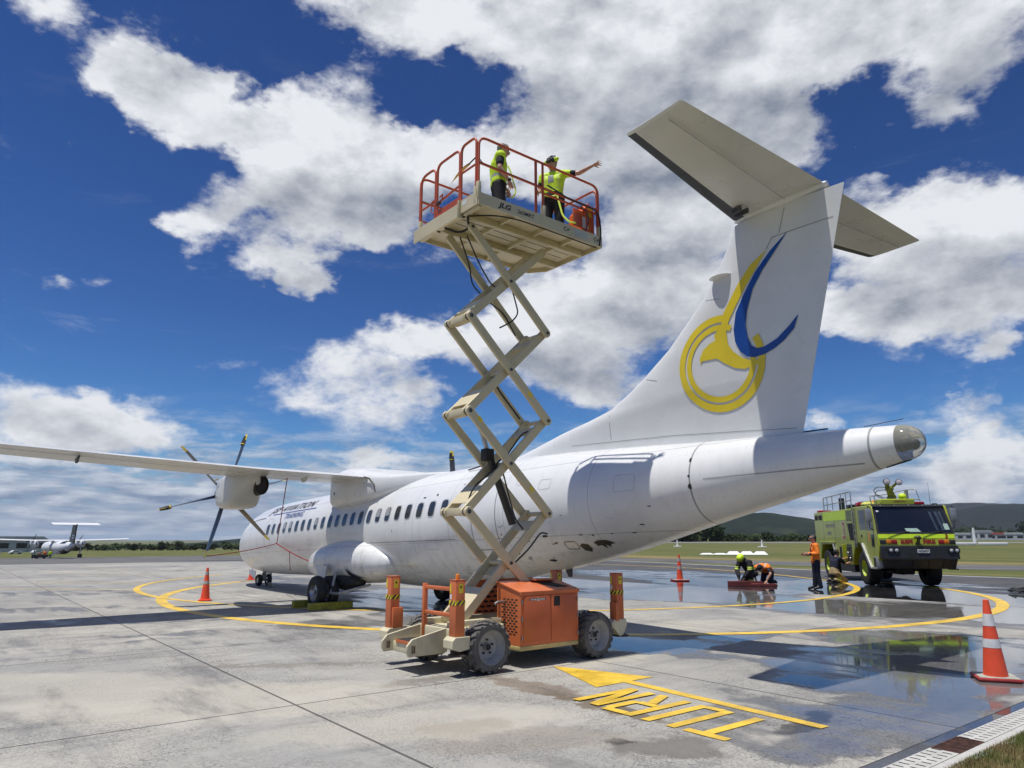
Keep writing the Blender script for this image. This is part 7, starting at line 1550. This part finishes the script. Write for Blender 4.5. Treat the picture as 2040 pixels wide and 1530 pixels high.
for q_, wr in (('L', J['wrL']), ('R', J['wrR'])): blob('glove', [(wr, wr + J['hd' + q_].normalized() * .09, .045, .04), (wr + J['hd' + q_].normalized() * .06, wr + J['hd' + q_].normalized() * .15, .035, .022)], .011, [M_BLACK], o, 2)
# orange vest on hands and knees
J = stand(hipL=(-.1, -.30, .46), hipR=(.1, -.30, .46), kneeL=(-.14, -.14, .08), kneeR=(.14, -.14, .08), ankL=(-.13, -.52, .10), ankR=(.13, -.52, .10), toeL=(-.13, -.68, .05), toeR=(.13, -.68, .05), waist=(0, -.18, .58), chest=(0, .04, .64), neck=(0, .21, .66), head=(0, .34, .60), shL=(-.19, .14, .62), shR=(.19, .14, .62),
          elL=(-.30, .26, .40), wrL=(-.20, .36, .17), elR=(.28, .24, .40), wrR=(.16, .36, .17), hdL=(.4, .5, -.6), hdR=(-.4, .5, -.6), pnL=(0, -.5, -1), pnR=(0, -.5, -1), look=(0, .75, -.9))
o, b_ = person('person in an orange vest and dark cap on hands and knees at the red beam', (10.05, 29.15, 0.008), R(140), J, 1.08)
hair(o, J, M_HAIR, body=b_); capmesh(o, J, M_NAVY, b_); shirt(o, J, M_NAVY, .010, .6); trousers(o, J, M_NAVY); boots(o, J)
vest(o, J, M_HIVO, lambda c: 1 if abs(abs(c.x) - .10) < .02 and c.z > .6 or abs(c.y + .08) < .022 else 0)

# ================================================================ FAR THINGS: hills, woods, buildings, second airliner
def hill_mat(name, c0, c1, c2, sc):
    m = bpy.data.materials.new(name); m.use_nodes = True; k = NT(m.node_tree); b = m.node_tree.nodes['Principled BSDF']
    p = k.n('ShaderNodeNewGeometry').outputs['Position']
    f = k.noise(p, sc, 6.0, 0.65); g = k.noise(p, sc * 9, 5.0, 0.75); h = k.noise(p, sc * 3.5, 6.0, 0.7)
    c = k.mix(k.rng(f, 0.4, 0.62), c0, c1); c = k.mix(k.m('MULTIPLY', k.rng(h, 0.5, 0.6), 0.6), c, tuple(x * 0.45 for x in c0)); c = k.mix(k.rng(k.noise(p, sc * 0.6, 3.0), 0.60, 0.70), c, c2)
    c = k.mix(0.6, c, k.v('MULTIPLY', c, k.comb(*[k.rng(g, 0.3, 0.7, 0.35, 1.6, 'LINEAR')] * 3)))
    k.put(b.inputs['Base Color'], c); b.inputs['Roughness'].default_value = 0.95; b.inputs['Specular IOR Level'].default_value = 0.1
    bn = k.n('ShaderNodeBump'); bn.inputs['Distance'].default_value = 9.0; bn.inputs['Strength'].default_value = 1.0; k.put(bn.inputs['Height'], g); k.put(b.inputs['Normal'], bn.outputs[0])
    return m
def hill(name, dist, prof, depth, m_, seed, rough=1.0, base=-12):
    """ridge seen between bearings: prof = [(bearing deg, height m)]"""
    xs_ = [p[0] for p in prof]; hs = [p[1] for p in prof]; N = 150; K = 16; rows = []
    for i in range(N + 1):
        az = xs_[0] + (xs_[-1] - xs_[0]) * i / N; hh = smooth_interp(az, xs_, hs); row = []
        for k_ in range(K + 1):
            t = k_ / K; d = dist + depth * (t - 0.5); e = math.sin(math.pi * min(1, t * 1.0)) ** 0.8 if t < 0.5 else math.sin(math.pi * t) ** 0.8
            x, y = d * math.sin(R(az)), d * math.cos(R(az))
            nz = mnoise.fractal(Vector((x / (depth * .35) + seed, y / (depth * .35), seed * 3.1)), 1.0, 2.0, 5) * hh * 0.22 * rough
            row.append((x, y, base + (hh - base) * e + nz * e))
        rows.append(row)
    m2 = MB(); vs = [p for r_ in rows for p in r_]; m2.add(vs, [(i * (K + 1) + j, i * (K + 1) + j + 1, (i + 1) * (K + 1) + j + 1, (i + 1) * (K + 1) + j) for i in range(N) for j in range(K)], True)
    return kind(m2.build(name, m_), 'structure')
M_H1 = hill_mat('forested_hill', (0.009, 0.018, 0.011), (0.016, 0.028, 0.014), (0.034, 0.046, 0.022), 0.006)  # cloud shadow on near and far hills is put into darker forest tones
M_H2 = hill_mat('far_hill', (0.008, 0.013, 0.013), (0.013, 0.019, 0.017), (0.045, 0.047, 0.032), 0.0016)
hill('hill', 2600, [(4, -5), (9, 30), (13, 66), (17, 92), (19.5, 88), (22, 66), (24, 50), (27, 30), (31, 10), (34, -5)], 1100, M_H1, 3.0)
hill('hill', 6500, [(18, 60), (22, 120), (25, 175), (27.5, 225), (29, 235), (31, 255), (33, 250), (36, 235), (42, 210), (48, 120)], 2200, M_H2, 8.0, 0.8)
hill('hill', 4300, [(21, 20), (24, 50), (27, 100), (29.5, 120), (31.5, 145), (34, 165), (38, 150), (44, 90)], 1600, M_H2, 5.0, 1.0)
hill('hill', 2600, [(-50, -30), (-38, -24), (-30, -20), (-24, -12), (-20, 4), (-16, 14), (-10, 10), (-4, 2), (4, -10)], 700, M_H1, 12.0, 0.6, -60)
# trees: tapered trunk, limbs and a crown of many small leaf clumps
M_LEAF = [mat('leaf_dark', (0.020, 0.036, 0.012), 0.8, var=0.35, vscale=0.4, spec=0.2), mat('leaf_mid', (0.036, 0.058, 0.018), 0.8, var=0.35, vscale=0.4, spec=0.2), mat('leaf_light', (0.060, 0.080, 0.026), 0.8, var=0.35, vscale=0.4, spec=0.2)]
M_BARK = mat('bark', (0.07, 0.055, 0.042), 0.9, var=0.3)
def crown_mesh(name, w_, h_, seed, n_, tone, flat=0.25):
    rnd = random.Random(seed); m2 = MB(); lobes = [(rnd.uniform(-.34, .34) * w_, rnd.uniform(-.3, .3) * w_, rnd.uniform(.30, .85) * h_, rnd.uniform(.16, .34) * w_) for _ in range(9)]
    for i in range(n_):
        lx, ly, lz, lr_ = rnd.choice(lobes); u_ = Vector((rnd.gauss(0, 1), rnd.gauss(0, 1), rnd.gauss(0, .8))); u_.normalize(); p = Vector((lx, ly, lz)) + u_ * lr_ * rnd.uniform(.55, 1.08)
        p.z = max(p.z, h_ * 0.06); s_ = rnd.uniform(.035, .085) * w_; a = Vector((rnd.gauss(0, 1), rnd.gauss(0, 1), rnd.gauss(0, 1))).normalized(); b_ = a.orthogonal().normalized()
        m2.m(rnd.choice(tone)).add([p + a * s_, p + b_ * s_ * .8, p - a * s_ * .9, p - b_ * s_], [(0, 1, 2, 3)])
    return m2
def tree(kind_, label, loc, w_, h_, seed, n_=420, tone=(0, 0, 1, 2), grp='trees along the field edge'):
    o = thing(kind_, label, 'tree', loc, 0, grp)
    m2 = MB(); m2.cyl((0, 0, -.2), (0, 0, h_ * .5), .035 * w_ + .08, .02 * w_, 7); rnd = random.Random(seed)
    for i in range(3): t = rnd.uniform(0, 6.28); m2.cyl((0, 0, h_ * .25), (math.cos(t) * w_ * .25, math.sin(t) * w_ * .25, h_ * .6), .02 * w_, .01 * w_, 5)
    m2.build('trunk', M_BARK, o); crown_mesh('crown', w_, h_, seed, n_, tone).build('crown', M_LEAF, o)
    return o
def polar(az, d): return d * math.sin(R(az)), d * math.cos(R(az))
rnd = random.Random(21)
T_ = [tree('field_tree', 'dark rounded tree in the row beyond the left grass', (0, 0, 0), 9, 7, 1), tree('field_tree', 'broad bushy tree in the row beyond the left grass', (0, 0, 0), 13, 6, 2, 420, (0, 1, 1, 2)), tree('field_tree', 'tall loose tree in the row beyond the left grass', (0, 0, 0), 8, 9.5, 3, 420, (0, 0, 1))]
used_ = [0, 0, 0]
def plant(az, d, k_, s_, rz, label=None):
    x, y = polar(az, d); z = gz(x, y)
    if not used_[k_]: o = T_[k_]; used_[k_] = 1; o.location = (x, y, z); o.rotation_euler.z = rz
    else: o = dup(T_[k_], (x, y, z), rz)
    o.scale = (s_, s_, s_ * 0.68)
    if label: o['label'] = label
    return o
az = -37.5
while az < -17.2:
    d = rnd.uniform(560, 640); k_ = rnd.choice((0, 1, 1, 2)); plant(az, d, k_, rnd.uniform(.7, 1.15), rnd.uniform(0, 6)); az += rnd.uniform(.28, .62)
Z_ = [tree('shelter_tree', 'dark spreading tree below the forested hill', (0, 0, 0), 16, 9.5, 11, 700, (0, 0, 1)), tree('shelter_tree', 'low green bush below the forested hill', (0, 0, 0), 14, 6, 12, 500, (0, 1, 1, 2))]
uz = [0, 0]
def plant2(az, d, k_, s_, lab_):
    x, y = polar(az, d)
    if not uz[k_]: o = Z_[k_]; uz[k_] = 1; o.location = (x, y, 0)
    else: o = dup(Z_[k_], (x, y, 0), rnd.uniform(0, 6))
    o.scale = (s_, s_, s_); o['label'] = lab_; o['group'] = 'trees below the hills'
for a_, s_, k_ in ((10.6, 1.0, 0), (11.6, 1.25, 0), (12.5, 1.1, 0), (13.3, .9, 0), (14.0, .7, 1), (9.6, .9, 1)): plant2(a_, 430, k_, s_, 'dense dark tree right under the tail underside' if k_ == 0 else 'low green bush beside the dark trees under the tail')
for a_, s_ in ((15.0, 1.05), (15.6, .8)): plant2(a_, 470, 0, s_, 'taller isolated dark tree left of the fire truck')
for i in range(14): plant2(16.2 + i * .62, 480 + rnd.uniform(-15, 25), 1, rnd.uniform(.55, .8), 'low green bush in the hedge line behind the fire truck')
for i in range(12): plant2(31.6 + i * .5, 1150 + rnd.uniform(-40, 40), 0, rnd.uniform(.8, 1.7) if i != 9 else 2.3, 'dark tree in the line below the right hills')
# low far buildings
M_SHED = mat('shed_wall', (0.42, 0.44, 0.45), 0.6, var=0.1, vscale=.3); M_SROOF = mat('shed_roof', (0.30, 0.31, 0.33), 0.5, var=0.15, vscale=.3); M_SRED = mat('shed_red', (0.36, 0.09, 0.07), 0.6, var=0.1)
def shed(label, az, d, w_, dp, h_, rm, nwin=0, zoff=0.0, name='shed'):
    x, y = polar(az, d); o = thing(name, label, 'building', (x, y, gz(x, y) + zoff), -R(az))
    MB().box(-w_ / 2, w_ / 2, -dp / 2, dp / 2, 0, h_ * .72).build('wall', M_SHED, o); MB().prism([(-w_ / 2 - .5, h_ * .72), (0, h_), (w_ / 2 + .5, h_ * .72)] if w_ < 14 else [(-w_ / 2 - .5, h_ * .73), (-w_ / 2 + 3, h_), (w_ / 2 - 3, h_), (w_ / 2 + .5, h_ * .73)], -dp / 2 - .4, dp / 2 + .4, 'y').build('roof', rm, o)
    for i in range(nwin): xx = -w_ / 2 + (i + .5) * w_ / nwin; MB().box(xx - w_ / nwin * .3, xx + w_ / nwin * .3, -dp / 2 - .06, -dp / 2, h_ * .25, h_ * .58).build('window', M_GLS, o)
    return o
shed('long pale hangar at the far left behind the parked airliner', -36.0, 520, 62, 20, 9, M_SHED, 7, 0, 'hangar')
for i, (a_, w_, rm, l_) in enumerate(((31.75, 26, M_SHED, 'pale low shed right of the fire truck under the hills'), (33.0, 24, M_SROOF, 'dark roofed shed right of the white mast under the hills'), (33.9, 16, M_SRED, 'red roofed shed right of the white mast under the hills'), (34.5, 30, M_SHED, 'long pale shed farthest right under the hills'))):
    shed(l_, a_, 1050, w_, 12, 9 + (i == 1) * 3, rm, 3)
# second turboprop at the far left
Q_AZ, Q_D = -32.0, 182
qx, qy = polar(Q_AZ, Q_D); q_z = gz(qx, qy)
q_ = thing('distant_airliner', 'small black tailed propeller airliner parked far left, seen from behind', 'airplane', (qx, qy, q_z), R(44))
M_QW = mat('far_white', (0.74, 0.75, 0.76), 0.4, var=0.04); M_QB = mat('far_black', (0.015, 0.015, 0.017), 0.4)
def qp(name, mb_, m_, par=None): return mb_.build(name, m_, par or q_)
fx = [(-13, .12, 2.9), (-11.5, .5, 2.75), (-9, .95, 2.5), (-6, 1.3, 2.25), (-2, 1.36, 2.2), (6, 1.36, 2.2), (9, 1.25, 2.15), (11, .85, 2.0), (12.3, .2, 1.85)]
m2 = MB(); m2.loft([[(r_ * math.cos(2 * math.pi * j / 20), yy, zc + r_ * math.sin(2 * math.pi * j / 20)) for j in range(20)] for yy, r_, zc in fx]); fq = qp('fuselage', m2, M_QW)
for p in fq.data.polygons: pass
fq.data.materials.append(M_QB)
for p in fq.data.polygons:
    if p.center.y < -6.5 and (p.center.x + 0.35 * (p.center.y + 9)) > -0.45: p.material_index = 1
m2 = MB(); m2.loft([[(.10, -12.6 + a, z), (-.10, -12.6 + a, z), (-.10, -12.6 + b2, z), (.10, -12.6 + b2, z)] for a, b2, z in ((0, 4.2, 2.7), (-.5, 2.9, 4.5), (-.8, 2.0, 6.9))]); qf = qp('fin', m2, M_QB)
qp('koru_mark', MB().box(-.12, .12, -12.95, -11.2, 4.55, 4.8), M_QW, qf); qp('koru_mark', MB().box(-.12, .12, -12.9, -11.2, 4.1, 4.35), M_QW, qf)
qp('tailplane', MB().prism([(-13.3, 6.78), (-13.2, 6.86), (-11.5, 7.22), (-11.2, 7.1), (-11.5, 6.95)], -4.2, 4.2, 'x'), M_QW)
m2 = MB(); m2.loft([[(x, y0, z), (x, (y0 + y1) / 2, z + .2), (x, y1, z), (x, (y0 + y1) / 2, z - .12)] for x, y0, y1, z in ((-13.7, -.2, 1.0, 3.95), (-4.5, -.9, 1.5, 3.65), (4.5, -.9, 1.5, 3.65), (13.7, -.2, 1.0, 3.95))]); qp('wing', m2, M_QW); qp('wing_fairing', MB().box(-1.0, 1.0, -2.2, 2.2, 3.0, 3.7, .3), M_QW)
for s_ in (-1, 1):
    m2 = MB(); m2.loft([[(s_ * 4.2 + w2_ * math.cos(2 * math.pi * j / 14), yy, zc + h2 * math.sin(2 * math.pi * j / 14)) for j in range(14)] for yy, w2_, h2, zc in ((-2.6, .2, .35, 3.25), (-1.8, .45, .75, 3.05), (1.5, .5, .8, 3.0), (3.2, .4, .5, 3.2))]); nq = qp('engine_nacelle', m2, M_QW)
    qp('exhaust', MB().ball((s_ * 4.2, -2.3, 3.2), .36, .3, .5, 10, 6), M_QB, nq)
    for k_ in range(4): t = R(20 + 90 * k_ + (15 if s_ > 0 else 0)); qp('propeller_blade', MB().cyl((s_ * 4.2, 3.4, 3.2), (s_ * 4.2 + 1.95 * math.sin(t), 3.4, 3.2 + 1.95 * math.cos(t)), .13, .05, 6), M_QB, nq)
    qp('main_gear', MB().cyl((s_ * 4.2, -.2, 2.4), (s_ * 4.2, -.4, .4), .12), M_STEEL, nq)
    for dx in (-.22, .22): qp('wheel', MB().cyl((s_ * 4.2 + dx - .13, -.4, .43), (s_ * 4.2 + dx + .13, -.4, .43), .43, n=14), M_BLACK, nq)
qp('nose_gear', MB().cyl((0, 9, 1.4), (0, 9, .3), .09), M_STEEL)
for dx in (-.15, .15): qp('wheel', MB().cyl((dx - .08, 9, .3), (dx + .08, 9, .3), .3, n=12), M_BLACK)
qp('air_stair', MB().prism([(-3, 0), (-3, .15), (-1.4, 1.5), (-1.4, 1.2)], -6.4, -5.6, 'y'), M_STEEL)
# ground crew and tug near it
for dx, dy, mt, l_ in ((-3.6, -7, M_HIVO, 'tiny person in orange by the baggage cart at the far airliner'), (-2.5, -6.2, M_HIVY, 'tiny person in yellow by the stairs of the far airliner')):
    J = stand(); p = Matrix.Rotation(R(44), 4, 'Z') @ Vector((dx, dy, 0)); o, b_ = person(l_, (qx + p.x, qy + p.y, q_z), R(40), J, 1.0, 0.03); trousers(o, J, M_NAVY, voxel=.03); shirt(o, J, mt, .02, 1.6, .03); hair(o, J, M_HAIR, body=b_)
p = Matrix.Rotation(R(44), 4, 'Z') @ Vector((-4.3, -7.2, 0)); cart = thing('baggage_cart', 'low dark baggage cart on the far apron below the left engine', 'cart', (qx + p.x, qy + p.y, q_z), R(30))
MB().box(-.9, .9, -.6, .6, .35, 1.0, .05).build('bed', M_TDRK, cart); MB().box(-.5, .0, -.4, .2, 1.0, 1.25, .08).build('bag', mat('bag_orange', (0.5, 0.1, 0.04), 0.7), cart)
for x_, y_ in ((-.6, -.55), (.6, -.55), (-.6, .55), (.6, .55)): MB().cyl((x_, y_ - .08, .25), (x_, y_ + .08, .25), .25, n=12).build('wheel', M_BLACK, cart)
for i in range(5):
    x, y = polar(-36.6 + i * 1.15, 330); c_ = thing('parked_car', ['white parked car at the far left edge', 'silver parked car beside the white one at far left', 'white low car beyond the far airliner propeller', 'pale parked car just left of the far airliner body', 'blue parked car right of the far airliner body'][i], 'car', (x, y, gz(x, y)), R(30 + 14 * i), 'cars parked far left')
    mm = mat('car_blue', (0.06, 0.10, 0.25), 0.3) if i == 4 else mat('car_white', (0.66, 0.67, 0.68), 0.3)
    MB().prism([(-2.1, .3), (-2.1, .8), (-1.5, .9), (-1.0, 1.4), (.6, 1.4), (1.2, .95), (2.1, .8), (2.1, .3)], -.85, .85, 'y').build('body', mm, c_, .05); MB().prism([(-1.3, .95), (-.92, 1.34), (.52, 1.34), (.98, .95)], -.86, .86, 'y').build('window', M_GLS, c_)
    for x_ in (-1.3, 1.3): MB().cyl((x_, -.87, .32), (x_, .87, .32), .32, n=12).build('wheel', M_BLACK, c_)

# ================================================================ AIR
def haze(density):
    m = bpy.data.materials.new('haze_air'); m.use_nodes = True; t = m.node_tree; t.nodes.clear()
    v = t.nodes.new('ShaderNodeVolumePrincipled'); v.inputs['Color'].default_value = (0.80, 0.88, 1.0, 1); v.inputs['Density'].default_value = density; v.inputs['Anisotropy'].default_value = 0.2
    o_ = t.nodes.new('ShaderNodeOutputMaterial'); t.links.new(v.outputs[0], o_.inputs['Volume'])
    b = MB().box(-14500, 14500, -14500, 14500, -80, 420).build('haze', m); kind(b, 'stuff')
haze(0.000045)
